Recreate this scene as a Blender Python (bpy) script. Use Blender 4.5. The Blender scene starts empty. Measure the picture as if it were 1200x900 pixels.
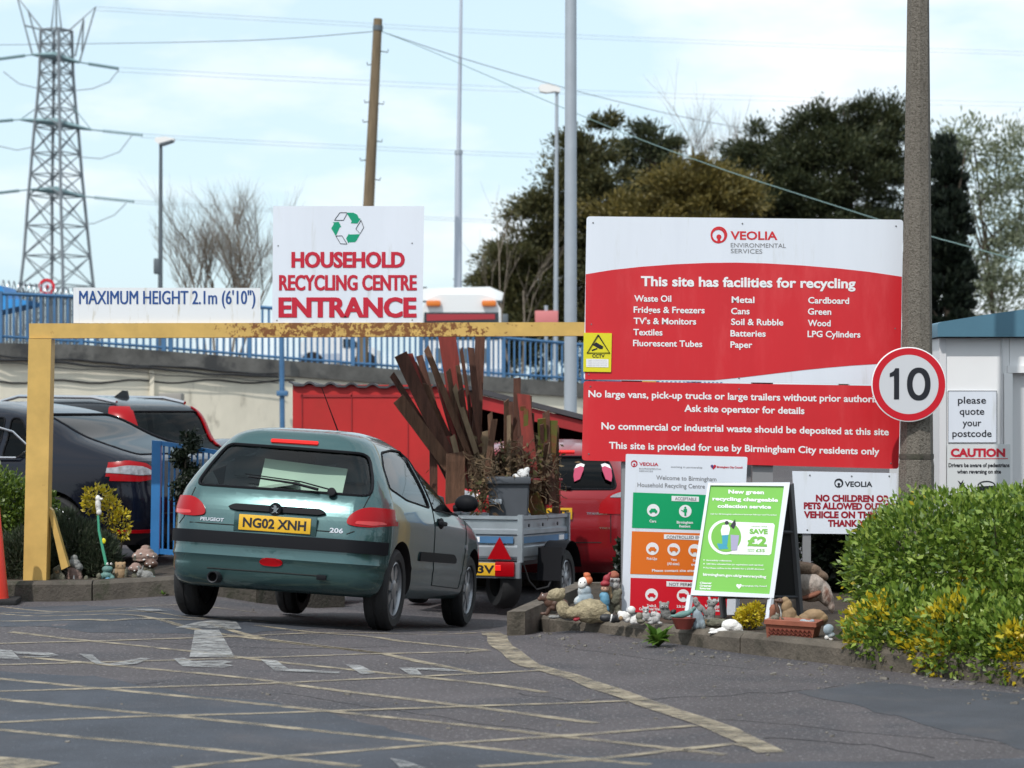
import bpy, bmesh, math, random
import numpy as np
from mathutils import Vector, Matrix, Euler, noise
from mathutils.bvhtree import BVHTree
R = math.radians
random.seed(7)
S = bpy.context.scene
COL = S.collection

# ------------------------------------------------------------------ camera, sky, sun, exposure
FPX = 2700.0; CX = 600.0; HY = 482.0; HC = 1.5      # focal length in photo pixels, horizon row, eye height
cam_d = bpy.data.cameras.new('camera'); cam = bpy.data.objects.new('camera', cam_d); COL.objects.link(cam)
cam.location = (0, 0, HC); cam.rotation_euler = (R(90), 0, 0)
cam_d.sensor_width = 36; cam_d.lens = 36 * FPX / 1200; cam_d.shift_y = (HY - 450) / 1200
cam_d.clip_start = .1; cam_d.clip_end = 4000
cam_d.dof.use_dof = True; cam_d.dof.focus_distance = 16.6; cam_d.dof.aperture_fstop = 3.6
S.camera = cam

SUN_EL, SUN_AZ = 50, 208      # azimuth clockwise from +Y (camera looks along +Y): behind the camera, to the left
wd = bpy.data.worlds.new('World'); S.world = wd; wd.use_nodes = True
nt = wd.node_tree; nt.nodes.clear()
def wn(t, **k):
    n = nt.nodes.new(t)
    for a, b in k.items(): setattr(n, a, b)
    return n
sky = wn('ShaderNodeTexSky', sky_type='NISHITA', sun_disc=False, sun_elevation=R(SUN_EL), sun_rotation=R(SUN_AZ))
sky.air_density = 1.0; sky.dust_density = 1.6; sky.ozone_density = 1.5
tc = wn('ShaderNodeTexCoord'); mp = wn('ShaderNodeMapping'); mp.inputs['Scale'].default_value = (3.2, 3.2, 9.5)
mp.inputs['Location'].default_value = (.9, .2, 2.1)
nz = wn('ShaderNodeTexNoise'); nz.inputs['Scale'].default_value = 1.7; nz.inputs['Detail'].default_value = 7; nz.inputs['Roughness'].default_value = .52
rp = wn('ShaderNodeValToRGB'); rp.color_ramp.elements[0].position = .43; rp.color_ramp.elements[1].position = .58
mx = wn('ShaderNodeMix', data_type='RGBA'); mx.inputs[7].default_value = (6.35, 6.6, 6.85, 1)
hs = wn('ShaderNodeHueSaturation'); hs.inputs['Saturation'].default_value = .72; hs.inputs['Value'].default_value = 1.0
bg = wn('ShaderNodeBackground'); bg.inputs['Strength'].default_value = .133; ow = wn('ShaderNodeOutputWorld')
L = nt.links.new
L(tc.outputs['Generated'], mp.inputs['Vector']); L(mp.outputs['Vector'], nz.inputs['Vector']); L(nz.outputs['Fac'], rp.inputs['Fac'])
mf = wn('ShaderNodeMath', operation='MULTIPLY_ADD'); mf.inputs[1].default_value = .85; mf.inputs[2].default_value = .0
L(rp.outputs['Color'], mf.inputs[0]); L(mf.outputs[0], mx.inputs[0]); L(sky.outputs['Color'], hs.inputs['Color']); 
mv = wn('ShaderNodeMix', data_type='RGBA'); mv.inputs[0].default_value = .62; mv.inputs[7].default_value = (4.45, 5.85, 6.55, 1)     # thin high veil
L(mv.outputs[2], mx.inputs[6]); L(hs.outputs['Color'], mv.inputs[6])
L(mx.outputs[2], bg.inputs['Color']); L(bg.outputs[0], ow.inputs['Surface'])
sd = bpy.data.lights.new('sun', 'SUN'); sd.energy = 2.3; sd.angle = R(.6); sd.color = (1, .965, .92)
sun = bpy.data.objects.new('sun', sd); COL.objects.link(sun)
_d = Vector((math.sin(R(SUN_AZ)) * math.cos(R(SUN_EL)), math.cos(R(SUN_AZ)) * math.cos(R(SUN_EL)), math.sin(R(SUN_EL))))
sun.rotation_euler = _d.to_track_quat('Z', 'Y').to_euler()
S.view_settings.view_transform = 'Standard'; S.view_settings.look = 'None'
S.view_settings.gamma = 1; S.view_settings.exposure = .38; S.view_settings.use_curve_mapping = False
S.cycles.use_denoising = True; S.cycles.max_bounces = 8; S.cycles.transparent_max_bounces = 12
S.cycles.caustics_reflective = False; S.cycles.caustics_refractive = False

# ------------------------------------------------------------------ helpers
def P(x, y, Y):                       # photo pixel + distance -> world point
    return Vector(((x - CX) * Y / FPX, Y, HC - (y - HY) * Y / FPX))
def sm(t): t = max(0, min(1, t)); return t * t * (3 - 2 * t)
_gy = [0, 16.0, 16.5, 17.5, 18.75, 20.5, 23, 30, 40]; _gz = [0, 0, -.018, -.105, -.195, -.255, -.29, -.3, -.3]
def gz(x, y):                         # ground height
    d = float(np.interp(y, _gy, _gz))
    m = 1 - .43 * sm((-1.7 - x) / 1.1)
    m *= 1 - sm((-2.4 - x) / .6) * sm((y - 20.7) / .9)
    m *= 1 - sm((x - .45) / .5) * sm((18.2 - y) / .6)
    c = -.062 * max(-1, min(1, x + 1.62)) * sm((y - 15.2) / 1.0) * (1 - sm((y - 20) / 2)) * (1 - sm((-2.6 - x) / 1.2))
    return d * m + c * (1 - sm((x - .1) / .5))
def G(x, y, n=8):                     # photo pixel on the ground -> world point
    Y = HC * FPX / (y - HY)
    for _ in range(n):
        Y = (HC - gz((x - CX) * Y / FPX, Y)) * FPX / (y - HY)
    X = (x - CX) * Y / FPX
    return Vector((X, Y, gz(X, Y)))

def tag(o, label=None, cat=None, group=None, kind=None):
    if label: o['label'] = label
    if cat: o['category'] = cat
    if group: o['group'] = group
    if kind: o['kind'] = kind
    return o
WM = {}
def thing(name, label, cat, loc=(0, 0, 0), rot=(0, 0, 0), group=None):
    o = bpy.data.objects.new(name, None); COL.objects.link(o); o.empty_display_size = .2
    o.location = loc; o.rotation_euler = rot
    WM[o] = Matrix.Translation(Vector(loc)) @ Euler(rot).to_matrix().to_4x4()
    return tag(o, label, cat, group)
def copy_tree(o, parent=None, **kw):
    c = o.copy(); COL.objects.link(c); c.parent = parent
    for ch in list(o.children): copy_tree(ch, c)
    if kw:
        if 'loc' in kw: c.location = kw['loc']
        if 'rz' in kw: c.rotation_euler.z = kw['rz']
        if 'label' in kw: c['label'] = kw['label']
        if 'scale' in kw: c.scale = kw['scale']
    return c

class MB:
    def __init__(s): s.bm = bmesh.new()
    def face(s, pts):
        return s.bm.faces.new([s.bm.verts.new(p) for p in pts])
    def box(s, c, d, rot=None, bev=0):
        m = Matrix.Translation(Vector(c))
        if rot is not None: m = m @ (rot if isinstance(rot, Matrix) else Euler(rot).to_matrix().to_4x4())
        m = m @ Matrix.Diagonal((d[0], d[1], d[2], 1))
        r = bmesh.ops.create_cube(s.bm, size=1, matrix=m)
        if bev:
            es = list({e for v in r['verts'] for e in v.link_edges})
            bmesh.ops.bevel(s.bm, geom=es, offset=bev, segments=2, affect='EDGES', profile=.6)
        return s
    def box2(s, a, b, bev=0):
        a = Vector(a); b = Vector(b)
        return s.box((a + b) / 2, [abs(v) for v in (b - a)], None, bev)
    def prism(s, pts, ext):           # polygon pts (world) extruded by vector ext
        e = Vector(ext); a = [s.bm.verts.new(p) for p in pts]; b = [s.bm.verts.new(Vector(p) + e) for p in pts]
        s.bm.faces.new(a); s.bm.faces.new(b[::-1]); n = len(a)
        for i in range(n): s.bm.faces.new((a[i], b[i], b[(i + 1) % n], a[(i + 1) % n]))
        return s
    def tube(s, pts, r, seg=8, cap=True):
        pts = [Vector(p) for p in pts]; n = len(pts)
        rs = r if isinstance(r, (list, tuple)) else [r] * n
        rings = []; up = None
        for i, p in enumerate(pts):
            t = (pts[min(i + 1, n - 1)] - pts[max(i - 1, 0)])
            t = t.normalized() if t.length > 1e-9 else Vector((0, 0, 1))
            if up is None: up = Vector((0, 0, 1)) if abs(t.z) < .9 else Vector((0, 1, 0))
            a = t.cross(up)
            a = a.normalized() if a.length > 1e-6 else t.orthogonal().normalized()
            b = a.cross(t).normalized(); up = b
            rings.append([s.bm.verts.new(p + (a * math.cos(q) + b * math.sin(q)) * rs[i]) for q in [2 * math.pi * k / seg for k in range(seg)]])
        for i in range(n - 1):
            for k in range(seg):
                s.bm.faces.new((rings[i][k], rings[i + 1][k], rings[i + 1][(k + 1) % seg], rings[i][(k + 1) % seg]))
        if cap:
            s.bm.faces.new(rings[0]); s.bm.faces.new(rings[-1][::-1])
        return s
    def lathe(s, c, prof, seg=24, axis=(0, 0, 1), sx=1):      # prof: (radius, height) list
        q = Vector((0, 0, 1)).rotation_difference(Vector(axis).normalized()); c = Vector(c); rings = []
        for (r, h) in prof:
            if r < 1e-6: rings.append([s.bm.verts.new(c + q @ Vector((0, 0, h)))])
            else: rings.append([s.bm.verts.new(c + q @ Vector((r * sx * math.cos(2 * math.pi * k / seg), r * math.sin(2 * math.pi * k / seg), h))) for k in range(seg)])
        for a, b in zip(rings, rings[1:]):
            for k in range(seg):
                k2 = (k + 1) % seg
                if len(a) == 1 and len(b) == 1: continue
                if len(a) == 1: s.bm.faces.new((a[0], b[k], b[k2]))
                elif len(b) == 1: s.bm.faces.new((a[k], b[0], a[k2]))
                else: s.bm.faces.new((a[k], b[k], b[k2], a[k2]))
        return s
    def ell(s, c, r, rot=(0, 0, 0), sub=2):
        m = Matrix.Translation(Vector(c)) @ Euler(rot).to_matrix().to_4x4() @ Matrix.Diagonal((r[0], r[1], r[2], 1))
        bmesh.ops.create_icosphere(s.bm, subdivisions=sub, radius=1, matrix=m); return s
    def build(s, name, mat, parent=None, local=False, smooth=True, ang=38, recalc=True):
        me = bpy.data.meshes.new(name)
        if recalc: bmesh.ops.recalc_face_normals(s.bm, faces=s.bm.faces[:])
        if parent is not None and not local:
            s.bm.transform(WM[parent].inverted())
        s.bm.to_mesh(me); s.bm.free()
        o = bpy.data.objects.new(name, me); COL.objects.link(o)
        for m in (mat if isinstance(mat, (list, tuple)) else [mat]): me.materials.append(m)
        if smooth:
            me.shade_smooth()
            me.set_sharp_from_angle(angle=R(ang))
        if parent is not None: o.parent = parent; WM[o] = WM[parent]
        else: WM[o] = Matrix.Identity(4)
        return o

# ------------------------------------------------------------------ materials
M = {}
def mat(name, c, rough=.6, metal=0, var=0, vs=6, c2=None, ds=3, dlo=.5, dhi=.65, bump=0, bs=60, coat=0, spec=.5, stretch=(1, 1, 1), emit=0, alpha_wear=None, speck=None):
    m = bpy.data.materials.new(name); m.use_nodes = True; t = m.node_tree; N = t.nodes; b = N['Principled BSDF']; l = t.links.new
    b.inputs['Base Color'].default_value = (*c, 1); b.inputs['Roughness'].default_value = rough; b.inputs['Metallic'].default_value = metal
    b.inputs['Specular IOR Level'].default_value = spec
    if coat: b.inputs['Coat Weight'].default_value = coat; b.inputs['Coat Roughness'].default_value = .04
    if emit: b.inputs['Emission Color'].default_value = (*c, 1); b.inputs['Emission Strength'].default_value = emit
    co = N.new('ShaderNodeTexCoord'); mpn = N.new('ShaderNodeMapping'); mpn.inputs['Scale'].default_value = stretch
    l(co.outputs['Object'], mpn.inputs['Vector'])
    def nzn(sc, det=4, ro=.6):
        n = N.new('ShaderNodeTexNoise'); n.inputs['Scale'].default_value = sc; n.inputs['Detail'].default_value = det; n.inputs['Roughness'].default_value = ro
        l(mpn.outputs['Vector'], n.inputs['Vector']); return n
    cur = None
    if var:
        n = nzn(vs); mr = N.new('ShaderNodeMapRange'); mr.inputs[1].default_value = .3; mr.inputs[2].default_value = .7
        mr.inputs[3].default_value = 1 - var; mr.inputs[4].default_value = 1 + var; l(n.outputs['Fac'], mr.inputs[0])
        mm = N.new('ShaderNodeMix'); mm.data_type = 'RGBA'; mm.blend_type = 'MULTIPLY'; mm.inputs[0].default_value = 1
        mm.inputs[6].default_value = (*c, 1); l(mr.outputs[0], mm.inputs[7]); cur = mm.outputs[2]
    if c2 is not None:
        n = nzn(ds, 8, .65); rp_ = N.new('ShaderNodeMapRange'); rp_.interpolation_type = 'SMOOTHSTEP'
        rp_.inputs[1].default_value = dlo; rp_.inputs[2].default_value = dhi; l(n.outputs['Fac'], rp_.inputs[0])
        mm = N.new('ShaderNodeMix'); mm.data_type = 'RGBA'; l(rp_.outputs[0], mm.inputs[0])
        if cur: l(cur, mm.inputs[6])
        else: mm.inputs[6].default_value = (*c, 1)
        mm.inputs[7].default_value = (*c2, 1); cur = mm.outputs[2]
    if speck is not None:             # (colour, scale, threshold)
        v = N.new('ShaderNodeTexNoise'); v.inputs['Scale'].default_value = speck[1]; v.inputs['Detail'].default_value = 2
        l(mpn.outputs['Vector'], v.inputs['Vector'])
        rp_ = N.new('ShaderNodeMapRange'); rp_.inputs[1].default_value = speck[2]; rp_.inputs[2].default_value = speck[2] + .06; l(v.outputs['Fac'], rp_.inputs[0])
        mm = N.new('ShaderNodeMix'); mm.data_type = 'RGBA'; l(rp_.outputs[0], mm.inputs[0])
        if cur: l(cur, mm.inputs[6])
        else: mm.inputs[6].default_value = (*c, 1)
        mm.inputs[7].default_value = (*speck[0], 1); cur = mm.outputs[2]
    if cur: l(cur, b.inputs['Base Color'])
    if bump:
        n = nzn(bs, 5); bn = N.new('ShaderNodeBump'); bn.inputs['Strength'].default_value = bump; bn.inputs['Distance'].default_value = .02
        l(n.outputs['Fac'], bn.inputs['Height']); l(bn.outputs[0], b.inputs['Normal'])
    if alpha_wear is not None:        # worn paint: (scale, lo, hi)
        n = nzn(alpha_wear[0], 8, .7); rp_ = N.new('ShaderNodeMapRange'); rp_.inputs[1].default_value = alpha_wear[1]; rp_.inputs[2].default_value = alpha_wear[2]
        l(n.outputs['Fac'], rp_.inputs[0]); l(rp_.outputs[0], b.inputs['Alpha'])
    M[name] = m; return m
def glass(name, tint, ior=1.45, rough=.02):
    m = bpy.data.materials.new(name); m.use_nodes = True; t = m.node_tree; N = t.nodes; N.clear(); l = t.links.new
    o = N.new('ShaderNodeOutputMaterial'); tr = N.new('ShaderNodeBsdfTransparent'); tr.inputs[0].default_value = (*tint, 1)
    gl = N.new('ShaderNodeBsdfGlossy'); gl.inputs['Roughness'].default_value = rough; fr = N.new('ShaderNodeFresnel'); fr.inputs[0].default_value = ior
    mxs = N.new('ShaderNodeMixShader'); l(fr.outputs[0], mxs.inputs[0]); l(tr.outputs[0], mxs.inputs[1]); l(gl.outputs[0], mxs.inputs[2]); l(mxs.outputs[0], o.inputs[0])
    M[name] = m; return m

# ------------------------------------------------------------------ flat boards, lettering and symbols
class Board:
    """a flat sign: four photo-pixel corners tl,tr,br,bl and a distance (one, or one per corner)"""
    def __init__(s, tl, tr, br, bl, Y):
        s.c = [tl, tr, br, bl]; Ys = Y if isinstance(Y, (list, tuple)) else [Y] * 4
        s.w = [P(c[0], c[1], d) for c, d in zip(s.c, Ys)]
        s.n = (s.w[3] - s.w[0]).cross(s.w[1] - s.w[0]).normalized()
        if s.n.y > 0: s.n = -s.n
    def uv(s, x, y):
        (ax, ay), (bx, by), (cx, cy), (dx, dy) = s.c; u = v = .5
        for _ in range(6):
            px = (1-u)*(1-v)*ax + u*(1-v)*bx + u*v*cx + (1-u)*v*dx; py = (1-u)*(1-v)*ay + u*(1-v)*by + u*v*cy + (1-u)*v*dy
            ju = ((1-v)*(bx-ax) + v*(cx-dx), (1-v)*(by-ay) + v*(cy-dy)); jv = ((1-u)*(dx-ax) + u*(cx-bx), (1-u)*(dy-ay) + u*(cy-by))
            det = ju[0]*jv[1] - ju[1]*jv[0]; ex, ey = x - px, y - py
            u += (ex*jv[1] - ey*jv[0]) / det; v += (ju[0]*ey - ju[1]*ex) / det
        return u, v
    def p(s, x, y, off=0):
        u, v = s.uv(x, y); a, b, c, d = s.w
        return a*(1-u)*(1-v) + b*u*(1-v) + c*u*v + d*(1-u)*v + s.n*off
    def slab(s, mb, th=.012, r=0):
        if r:
            pts = []
            for i in range(4):
                q = Vector(s.c[i]); a = (Vector(s.c[i-1]) - q).normalized(); b = (Vector(s.c[(i+1) % 4]) - q).normalized()
                for k in range(6):
                    t = k / 5; p0 = q + a*r; p2 = q + b*r
                    pts.append((1-t)**2*p0 + 2*t*(1-t)*q + t*t*p2)
            pts = [s.p(*q) for q in pts]
        else: pts = s.w
        return mb.prism(pts, -s.n*th)
    def poly(s, mb, pts, off=.002):
        f = mb.face([s.p(x, y, off) for x, y in pts]); f.normal_update()
        if f.normal.dot(s.n) < 0: f.normal_flip()
        return f
    def disc(s, mb, x, y, r, off=.002, r0=0, seg=40, ry=None):
        ry = ry or r; k0 = r0 / r
        a = [s.p(x + r*math.cos(q), y + ry*math.sin(q), off) for q in [2*math.pi*k/seg for k in range(seg)]]
        if not r0: mb.face(a); return
        b = [s.p(x + r0*math.cos(q), y + ry*k0*math.sin(q), off) for q in [2*math.pi*k/seg for k in range(seg)]]
        for k in range(seg): mb.face([a[k], a[(k+1) % seg], b[(k+1) % seg], b[k]])
    def text(s, mb, st, x0, x1, yb0, yb1, cap, bold=.0, off=.002, shear=0, dbl=0):
        for k in range(dbl): d = (k % 2 * 2 - 1) * dbl * .16; s.text(mb, st, x0 + d, x1 + d, yb0, yb1, cap, bold, off + .0007 * (k + 1))
        text_into(mb, st, lambda u, v: s.p(x0 + (x1 - x0)*u + shear*0, yb0 + (yb1 - yb0)*u - cap*v, off), bold, shear=shear)
_fc = {}
def text_mesh(st, bold):
    k = (st, round(bold, 3))
    if k not in _fc:
        c = bpy.data.curves.new('t', 'FONT'); c.body = st; c.fill_mode = 'FRONT'; c.offset = bold; c.resolution_u = 3
        o = bpy.data.objects.new('t', c); COL.objects.link(o)
        dg = bpy.context.evaluated_depsgraph_get(); dg.update()
        me = bpy.data.meshes.new_from_object(o.evaluated_get(dg))
        _fc[k] = ([tuple(v.co) for v in me.vertices], [tuple(p.vertices) for p in me.polygons])
        bpy.data.objects.remove(o); bpy.data.curves.remove(c); bpy.data.meshes.remove(me)
    return _fc[k]
def text_into(mb, st, fn, bold=0, shear=0):
    vs, fs = text_mesh(st, bold)
    if not vs: return
    hv, _ = text_mesh('H', bold); ch = max(v[1] for v in hv); ym = min(v[1] for v in hv)
    x0 = min(v[0] for v in vs); x1 = max(v[0] for v in vs)
    nv = [mb.bm.verts.new(fn((v[0] - x0 + shear*v[1]) / (x1 - x0), (v[1] - ym) / (ch - ym))) for v in vs]
    for f in fs:
        try: mb.bm.faces.new([nv[i] for i in f])
        except ValueError: pass
# ------------------------------------------------------------------ palette
mat('asphalt', (.090, .079, .083), .88, var=.2, vs=1.3, c2=(.064, .060, .067), ds=.8, dlo=.48, dhi=.62, bump=1, bs=60, speck=((.20, .19, .19), 45, .60))
mat('asphalt_blue', (.050, .056, .070), .84, var=.25, vs=2, c2=(.078, .074, .082), ds=1.3, dlo=.5, dhi=.75, bump=.6, bs=90, speck=((.17, .18, .2), 60, .66))
mat('asphalt_dark', (.046, .050, .060), .84, var=.25, vs=2, c2=(.075, .070, .074), ds=1.6, dlo=.5, dhi=.75, bump=.5, bs=90, speck=((.14, .15, .17), 65, .68))
mat('paint_cream', (.29, .245, .175), .8, var=.2, vs=3, alpha_wear=(6, .30, .62))
mat('paint_white', (.32, .32, .315), .8, var=.25, vs=3, alpha_wear=(7, .32, .64))
mat('kerb', (.115, .096, .075), .9, var=.35, vs=5, c2=(.055, .048, .035), ds=4, dlo=.5, dhi=.68, bump=.6, bs=40)
mat('kerb_dark', (.085, .073, .06), .9, var=.35, vs=4, c2=(.04, .042, .025), ds=5, dlo=.5, dhi=.68, bump=.6, bs=40)
mat('soil', (.05, .037, .026), .95, var=.4, vs=9, bump=1, bs=25)
mat('grass_far', (.05, .075, .025), .95, var=.4, vs=.4)
mat('concrete_pale', (.33, .31, .28), .9, var=.2, vs=.8, bump=.3)
mat('cream_wall', (.79, .725, .585), .85, var=.1, vs=.9, c2=(.30, .265, .20), ds=1.5, dlo=.56, dhi=.74, stretch=(1, 1, .45), bump=.5, bs=5)
mat('coping', (.13, .125, .115), .9, var=.35, vs=1.6, c2=(.05, .05, .05), ds=1.3, bump=.5, bs=8)
mat('cable_black', (.02, .02, .022), .6)
mat('railing_blue', (.055, .15, .29), .5, var=.2, vs=1.5)
mat('gate_blue', (.03, .17, .42), .42, var=.12, vs=4, c2=(.12, .06, .03), ds=9, dlo=.68, dhi=.72)
mat('shed_red', (.47, .019, .018), .5, var=.1, vs=1.5, c2=(.4, .02, .016), ds=1.1, dlo=.5, dhi=.7)
mat('red_trim', (.33, .018, .02), .55, var=.2, vs=3)
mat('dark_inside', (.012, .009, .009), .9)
mat('roof_sheet', (.05, .05, .056), .6, var=.3, vs=2)
mat('galv', (.34, .37, .40), .38, metal=.55, var=.14, vs=5)
mat('pole_grey', (.36, .40, .44), .5, metal=.2, var=.08, vs=2)
mat('pole_dark', (.11, .13, .145), .5, metal=.3)
mat('mast', (.44, .48, .55), .5, metal=.15)
mat('pylon_steel', (.23, .255, .275), .6, metal=.3)  # steel colour lightened to stand for distance haze
mat('pylon_plate', (.22, .33, .35), .5)
mat('wood_pole', (.17, .125, .075), .9, var=.3, vs=2, stretch=(6, 6, .6), bump=.6, bs=14)
mat('concrete_pole', (.20, .178, .148), .95, var=.12, vs=2, c2=(.115, .10, .08), ds=60, dlo=.45, dhi=.62, bump=1, bs=90)
mat('white_lamp', (.8, .78, .75), .35)
mat('yellow_steel', (.60, .385, .11), .45, var=.12, vs=5, c2=(.20, .075, .02), ds=7, dlo=.68, dhi=.74)
mat('sign_white', (.72, .76, .83), .32, var=.03, vs=1.5, c2=(.58, .60, .61), ds=3, dlo=.55, dhi=.8, stretch=(3, 3, .35))
mat('sign_back', (.30, .30, .31), .5, metal=.4)
mat('sign_red', (.60, .022, .03), .34, var=.05, vs=1.2, c2=(.66, .06, .065), ds=2.2, dlo=.48, dhi=.8, stretch=(2, 2, .5))
mat('ink_red', (.52, .012, .035), .4)
mat('ink_blue', (.015, .07, .26), .4)
mat('ink_grey', (.20, .20, .21), .4)
mat('ink_dark', (.012, .013, .02), .4)
mat('ink_white', (.82, .82, .83), .4)
mat('ink_green', (.0, .30, .16), .4)
mat('poster_green', (.0, .33, .12), .4)
mat('poster_orange', (.74, .16, .012), .4)
mat('poster_red', (.62, .006, .02), .4)
mat('poster_lime', (.18, .50, .07), .4)
mat('cctv_yellow', (.72, .65, .02), .4)
mat('cabin_white', (.83, .83, .83), .4, var=.03, vs=1)
mat('cabin_roof', (.07, .17, .235), .5, var=.1, vs=1)
mat('screw', (.25, .25, .25), .4, metal=.8)
mat('bark_pale', (.17, .14, .11), .95, var=.3, vs=5)
mat('bark', (.08, .062, .045), .95, var=.3, vs=5)
def leafmat(name, cols, rough=.55, trans=.25):
    m = bpy.data.materials.new(name); m.use_nodes = True; t = m.node_tree; N = t.nodes; l = t.links.new; b = N['Principled BSDF']
    g = N.new('ShaderNodeNewGeometry'); r = N.new('ShaderNodeValToRGB'); e = r.color_ramp.elements
    while len(e) < len(cols): e.new(.5)
    for i, c in enumerate(cols): e[i].position = i / max(1, len(cols) - 1); e[i].color = (*c, 1)
    l(g.outputs['Random Per Island'], r.inputs[0]); l(r.outputs[0], b.inputs['Base Color']); b.inputs['Roughness'].default_value = rough
    tl = N.new('ShaderNodeBsdfTranslucent'); l(r.outputs[0], tl.inputs[0]); ms = N.new('ShaderNodeMixShader'); ms.inputs[0].default_value = trans
    l(b.outputs[0], ms.inputs[1]); l(tl.outputs[0], ms.inputs[2]); l(ms.outputs[0], N['Material Output'].inputs[0]); M[name] = m
leafmat('conifer_dark', [(.030, .042, .020), (.050, .062, .026), (.078, .082, .032)])
leafmat('conifer_mid', [(.050, .058, .024), (.082, .082, .031), (.13, .115, .038)])
leafmat('conifer_olive', [(.10, .09, .027), (.16, .13, .035), (.23, .175, .042)])
leafmat('cypress', [(.008, .014, .010), (.014, .024, .014), (.024, .034, .018)])
leafmat('willow', [(.12, .145, .085), (.22, .25, .15), (.36, .385, .27)], trans=.4)
leafmat('hedge_leaf', [(.04, .085, .014), (.12, .20, .026), (.20, .30, .042), (.32, .40, .08)], .36)
leafmat('hedge_leaf_left', [(.035, .07, .015), (.09, .15, .02), (.17, .23, .03)], .45)
leafmat('yellow_leaf', [(.48, .36, .015), (.62, .46, .02), (.42, .40, .03)], .42)
leafmat('heather', [(.025, .04, .022), (.05, .07, .035), (.07, .075, .05)], .6)
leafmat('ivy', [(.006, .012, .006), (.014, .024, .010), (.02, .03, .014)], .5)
leafmat('weed_leaf', [(.10, .20, .03), (.17, .30, .05)], .45)

# ------------------------------------------------------------------ ground: one sheet to the horizon
xs = np.concatenate([[-1500, -500, -150, -60, -25, -12], np.arange(-8, 6.01, .25), [8, 12, 25, 60, 150, 500, 1500]])
ys = np.concatenate([[-60, -10, 3, 8], np.arange(10, 24.01, .25), [25, 27, 30, 40, 60, 100, 200, 500, 1500, 3000]])
bm = bmesh.new(); grid = [[bm.verts.new((x, y, gz(x, y))) for x in xs] for y in ys]
for j in range(len(ys) - 1):
    for i in range(len(xs) - 1): bm.faces.new((grid[j][i], grid[j][i+1], grid[j+1][i+1], grid[j+1][i]))
o = bpy.data.meshes.new('road'); bm.to_mesh(o); bm.free(); o.materials.append(M['asphalt']); o.shade_smooth()
road = bpy.data.objects.new('road', o); COL.objects.link(road); tag(road, kind='structure')
def drape(mb, poly, off, step=.25):   # polygon of ground points, cut along the ground's own grid so that it lies on it
    b = bmesh.new(); f = b.faces.new([b.verts.new((p[0], p[1], 0)) for p in poly])
    x0, x1 = min(p[0] for p in poly), max(p[0] for p in poly); y0, y1 = min(p[1] for p in poly), max(p[1] for p in poly)
    if y1 > 15.0:
        for ax, lo, hi in ((0, x0, x1), (1, y0, y1)):
            k = math.floor(lo / step) * step
            while k < hi:
                if k > lo: bmesh.ops.bisect_plane(b, geom=b.verts[:] + b.edges[:] + b.faces[:], plane_co=(k, 0, 0) if ax == 0 else (0, k, 0), plane_no=(1, 0, 0) if ax == 0 else (0, 1, 0))
                k += step
    mp_ = {v: mb.bm.verts.new((v.co.x, v.co.y, gz(v.co.x, v.co.y) + off)) for v in b.verts}
    for f in b.faces:
        g = mb.bm.faces.new([mp_[v] for v in f.verts]); g.normal_update()
        if g.normal.z < 0: g.normal_flip()
    b.free()
def rough_poly(pts, n=6, amp=.05):
    out = []
    for a, b in zip(pts, pts[1:] + pts[:1]):
        for k in range(n):
            t = k / n; q = a.lerp(b, t); q.x += noise.noise(q * 3.1) * amp * (k > 0); q.y += noise.noise(q * 2.7 + Vector((5, 1, 0))) * amp * 2 * (k > 0); out.append(q)
    return out
def patch(pix, m='asphalt_blue'):
    mb = MB(); drape(mb, rough_poly([G(*p) for p in pix], 14, .07), .0016); tag(mb.build('road_patch', M[m], smooth=False, recalc=False), kind='structure')
patch([(-60, 783), (110, 792), (220, 813), (330, 826), (450, 851), (560, 877), (680, 886), (900, 893), (1260, 888), (1260, 940), (-60, 940)])
patch([(934, 812), (1021, 799), (1120, 808), (1260, 817), (1260, 888), (1200, 879), (1130, 861), (1046, 839)], 'asphalt_dark')
patch([(-60, 712), (100, 709), (240, 722), (330, 731), (420, 737), (300, 742), (190, 743), (100, 741), (-60, 730)])

# painted markings
marks = MB()
LZO = .003
def stripe(pts, w, seg=8):
    q = [G(*p) for p in pts]; l, r = [], []
    fine = []
    for a, b in zip(q, q[1:]):
        for k in range(seg): fine.append(a.lerp(b, k / seg))
    fine.append(q[-1])
    for i, p in enumerate(fine):
        t = fine[min(i+1, len(fine)-1)] - fine[max(i-1, 0)]; t.z = 0; t.normalize(); nrm = Vector((-t.y, t.x, 0))
        ww = w * (1 + .22 * noise.noise(p * 2.3)); c = p + nrm * .02 * noise.noise(p * 1.7 + Vector((3, 3, 3)))
        l.append(c + nrm*ww/2); r.append(c - nrm*ww/2)
    for i in range(len(l) - 1): drape(marks, [l[i], l[i+1], r[i+1], r[i]], LZO)
W_ = .062
for pts in ([(-20, 718), (225, 737), (445, 766)], [(12, 741), (230, 764), (325, 776), (580, 803), (640, 812)], [(25, 770), (300, 796), (355, 804), (700, 848)],
            [(-20, 794), (300, 825), (580, 854), (850, 885)], [(-20, 818), (280, 847), (580, 879), (760, 897)], [(-20, 854), (300, 884), (420, 899)],
            [(240, 729), (310, 749), (445, 766), (560, 790)], [(300, 733), (420, 745), (470, 752), (570, 762)], [(0, 711), (220, 724), (330, 730), (440, 733), (520, 741)]):
    stripe(pts, W_)
LZO = .0042
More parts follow.
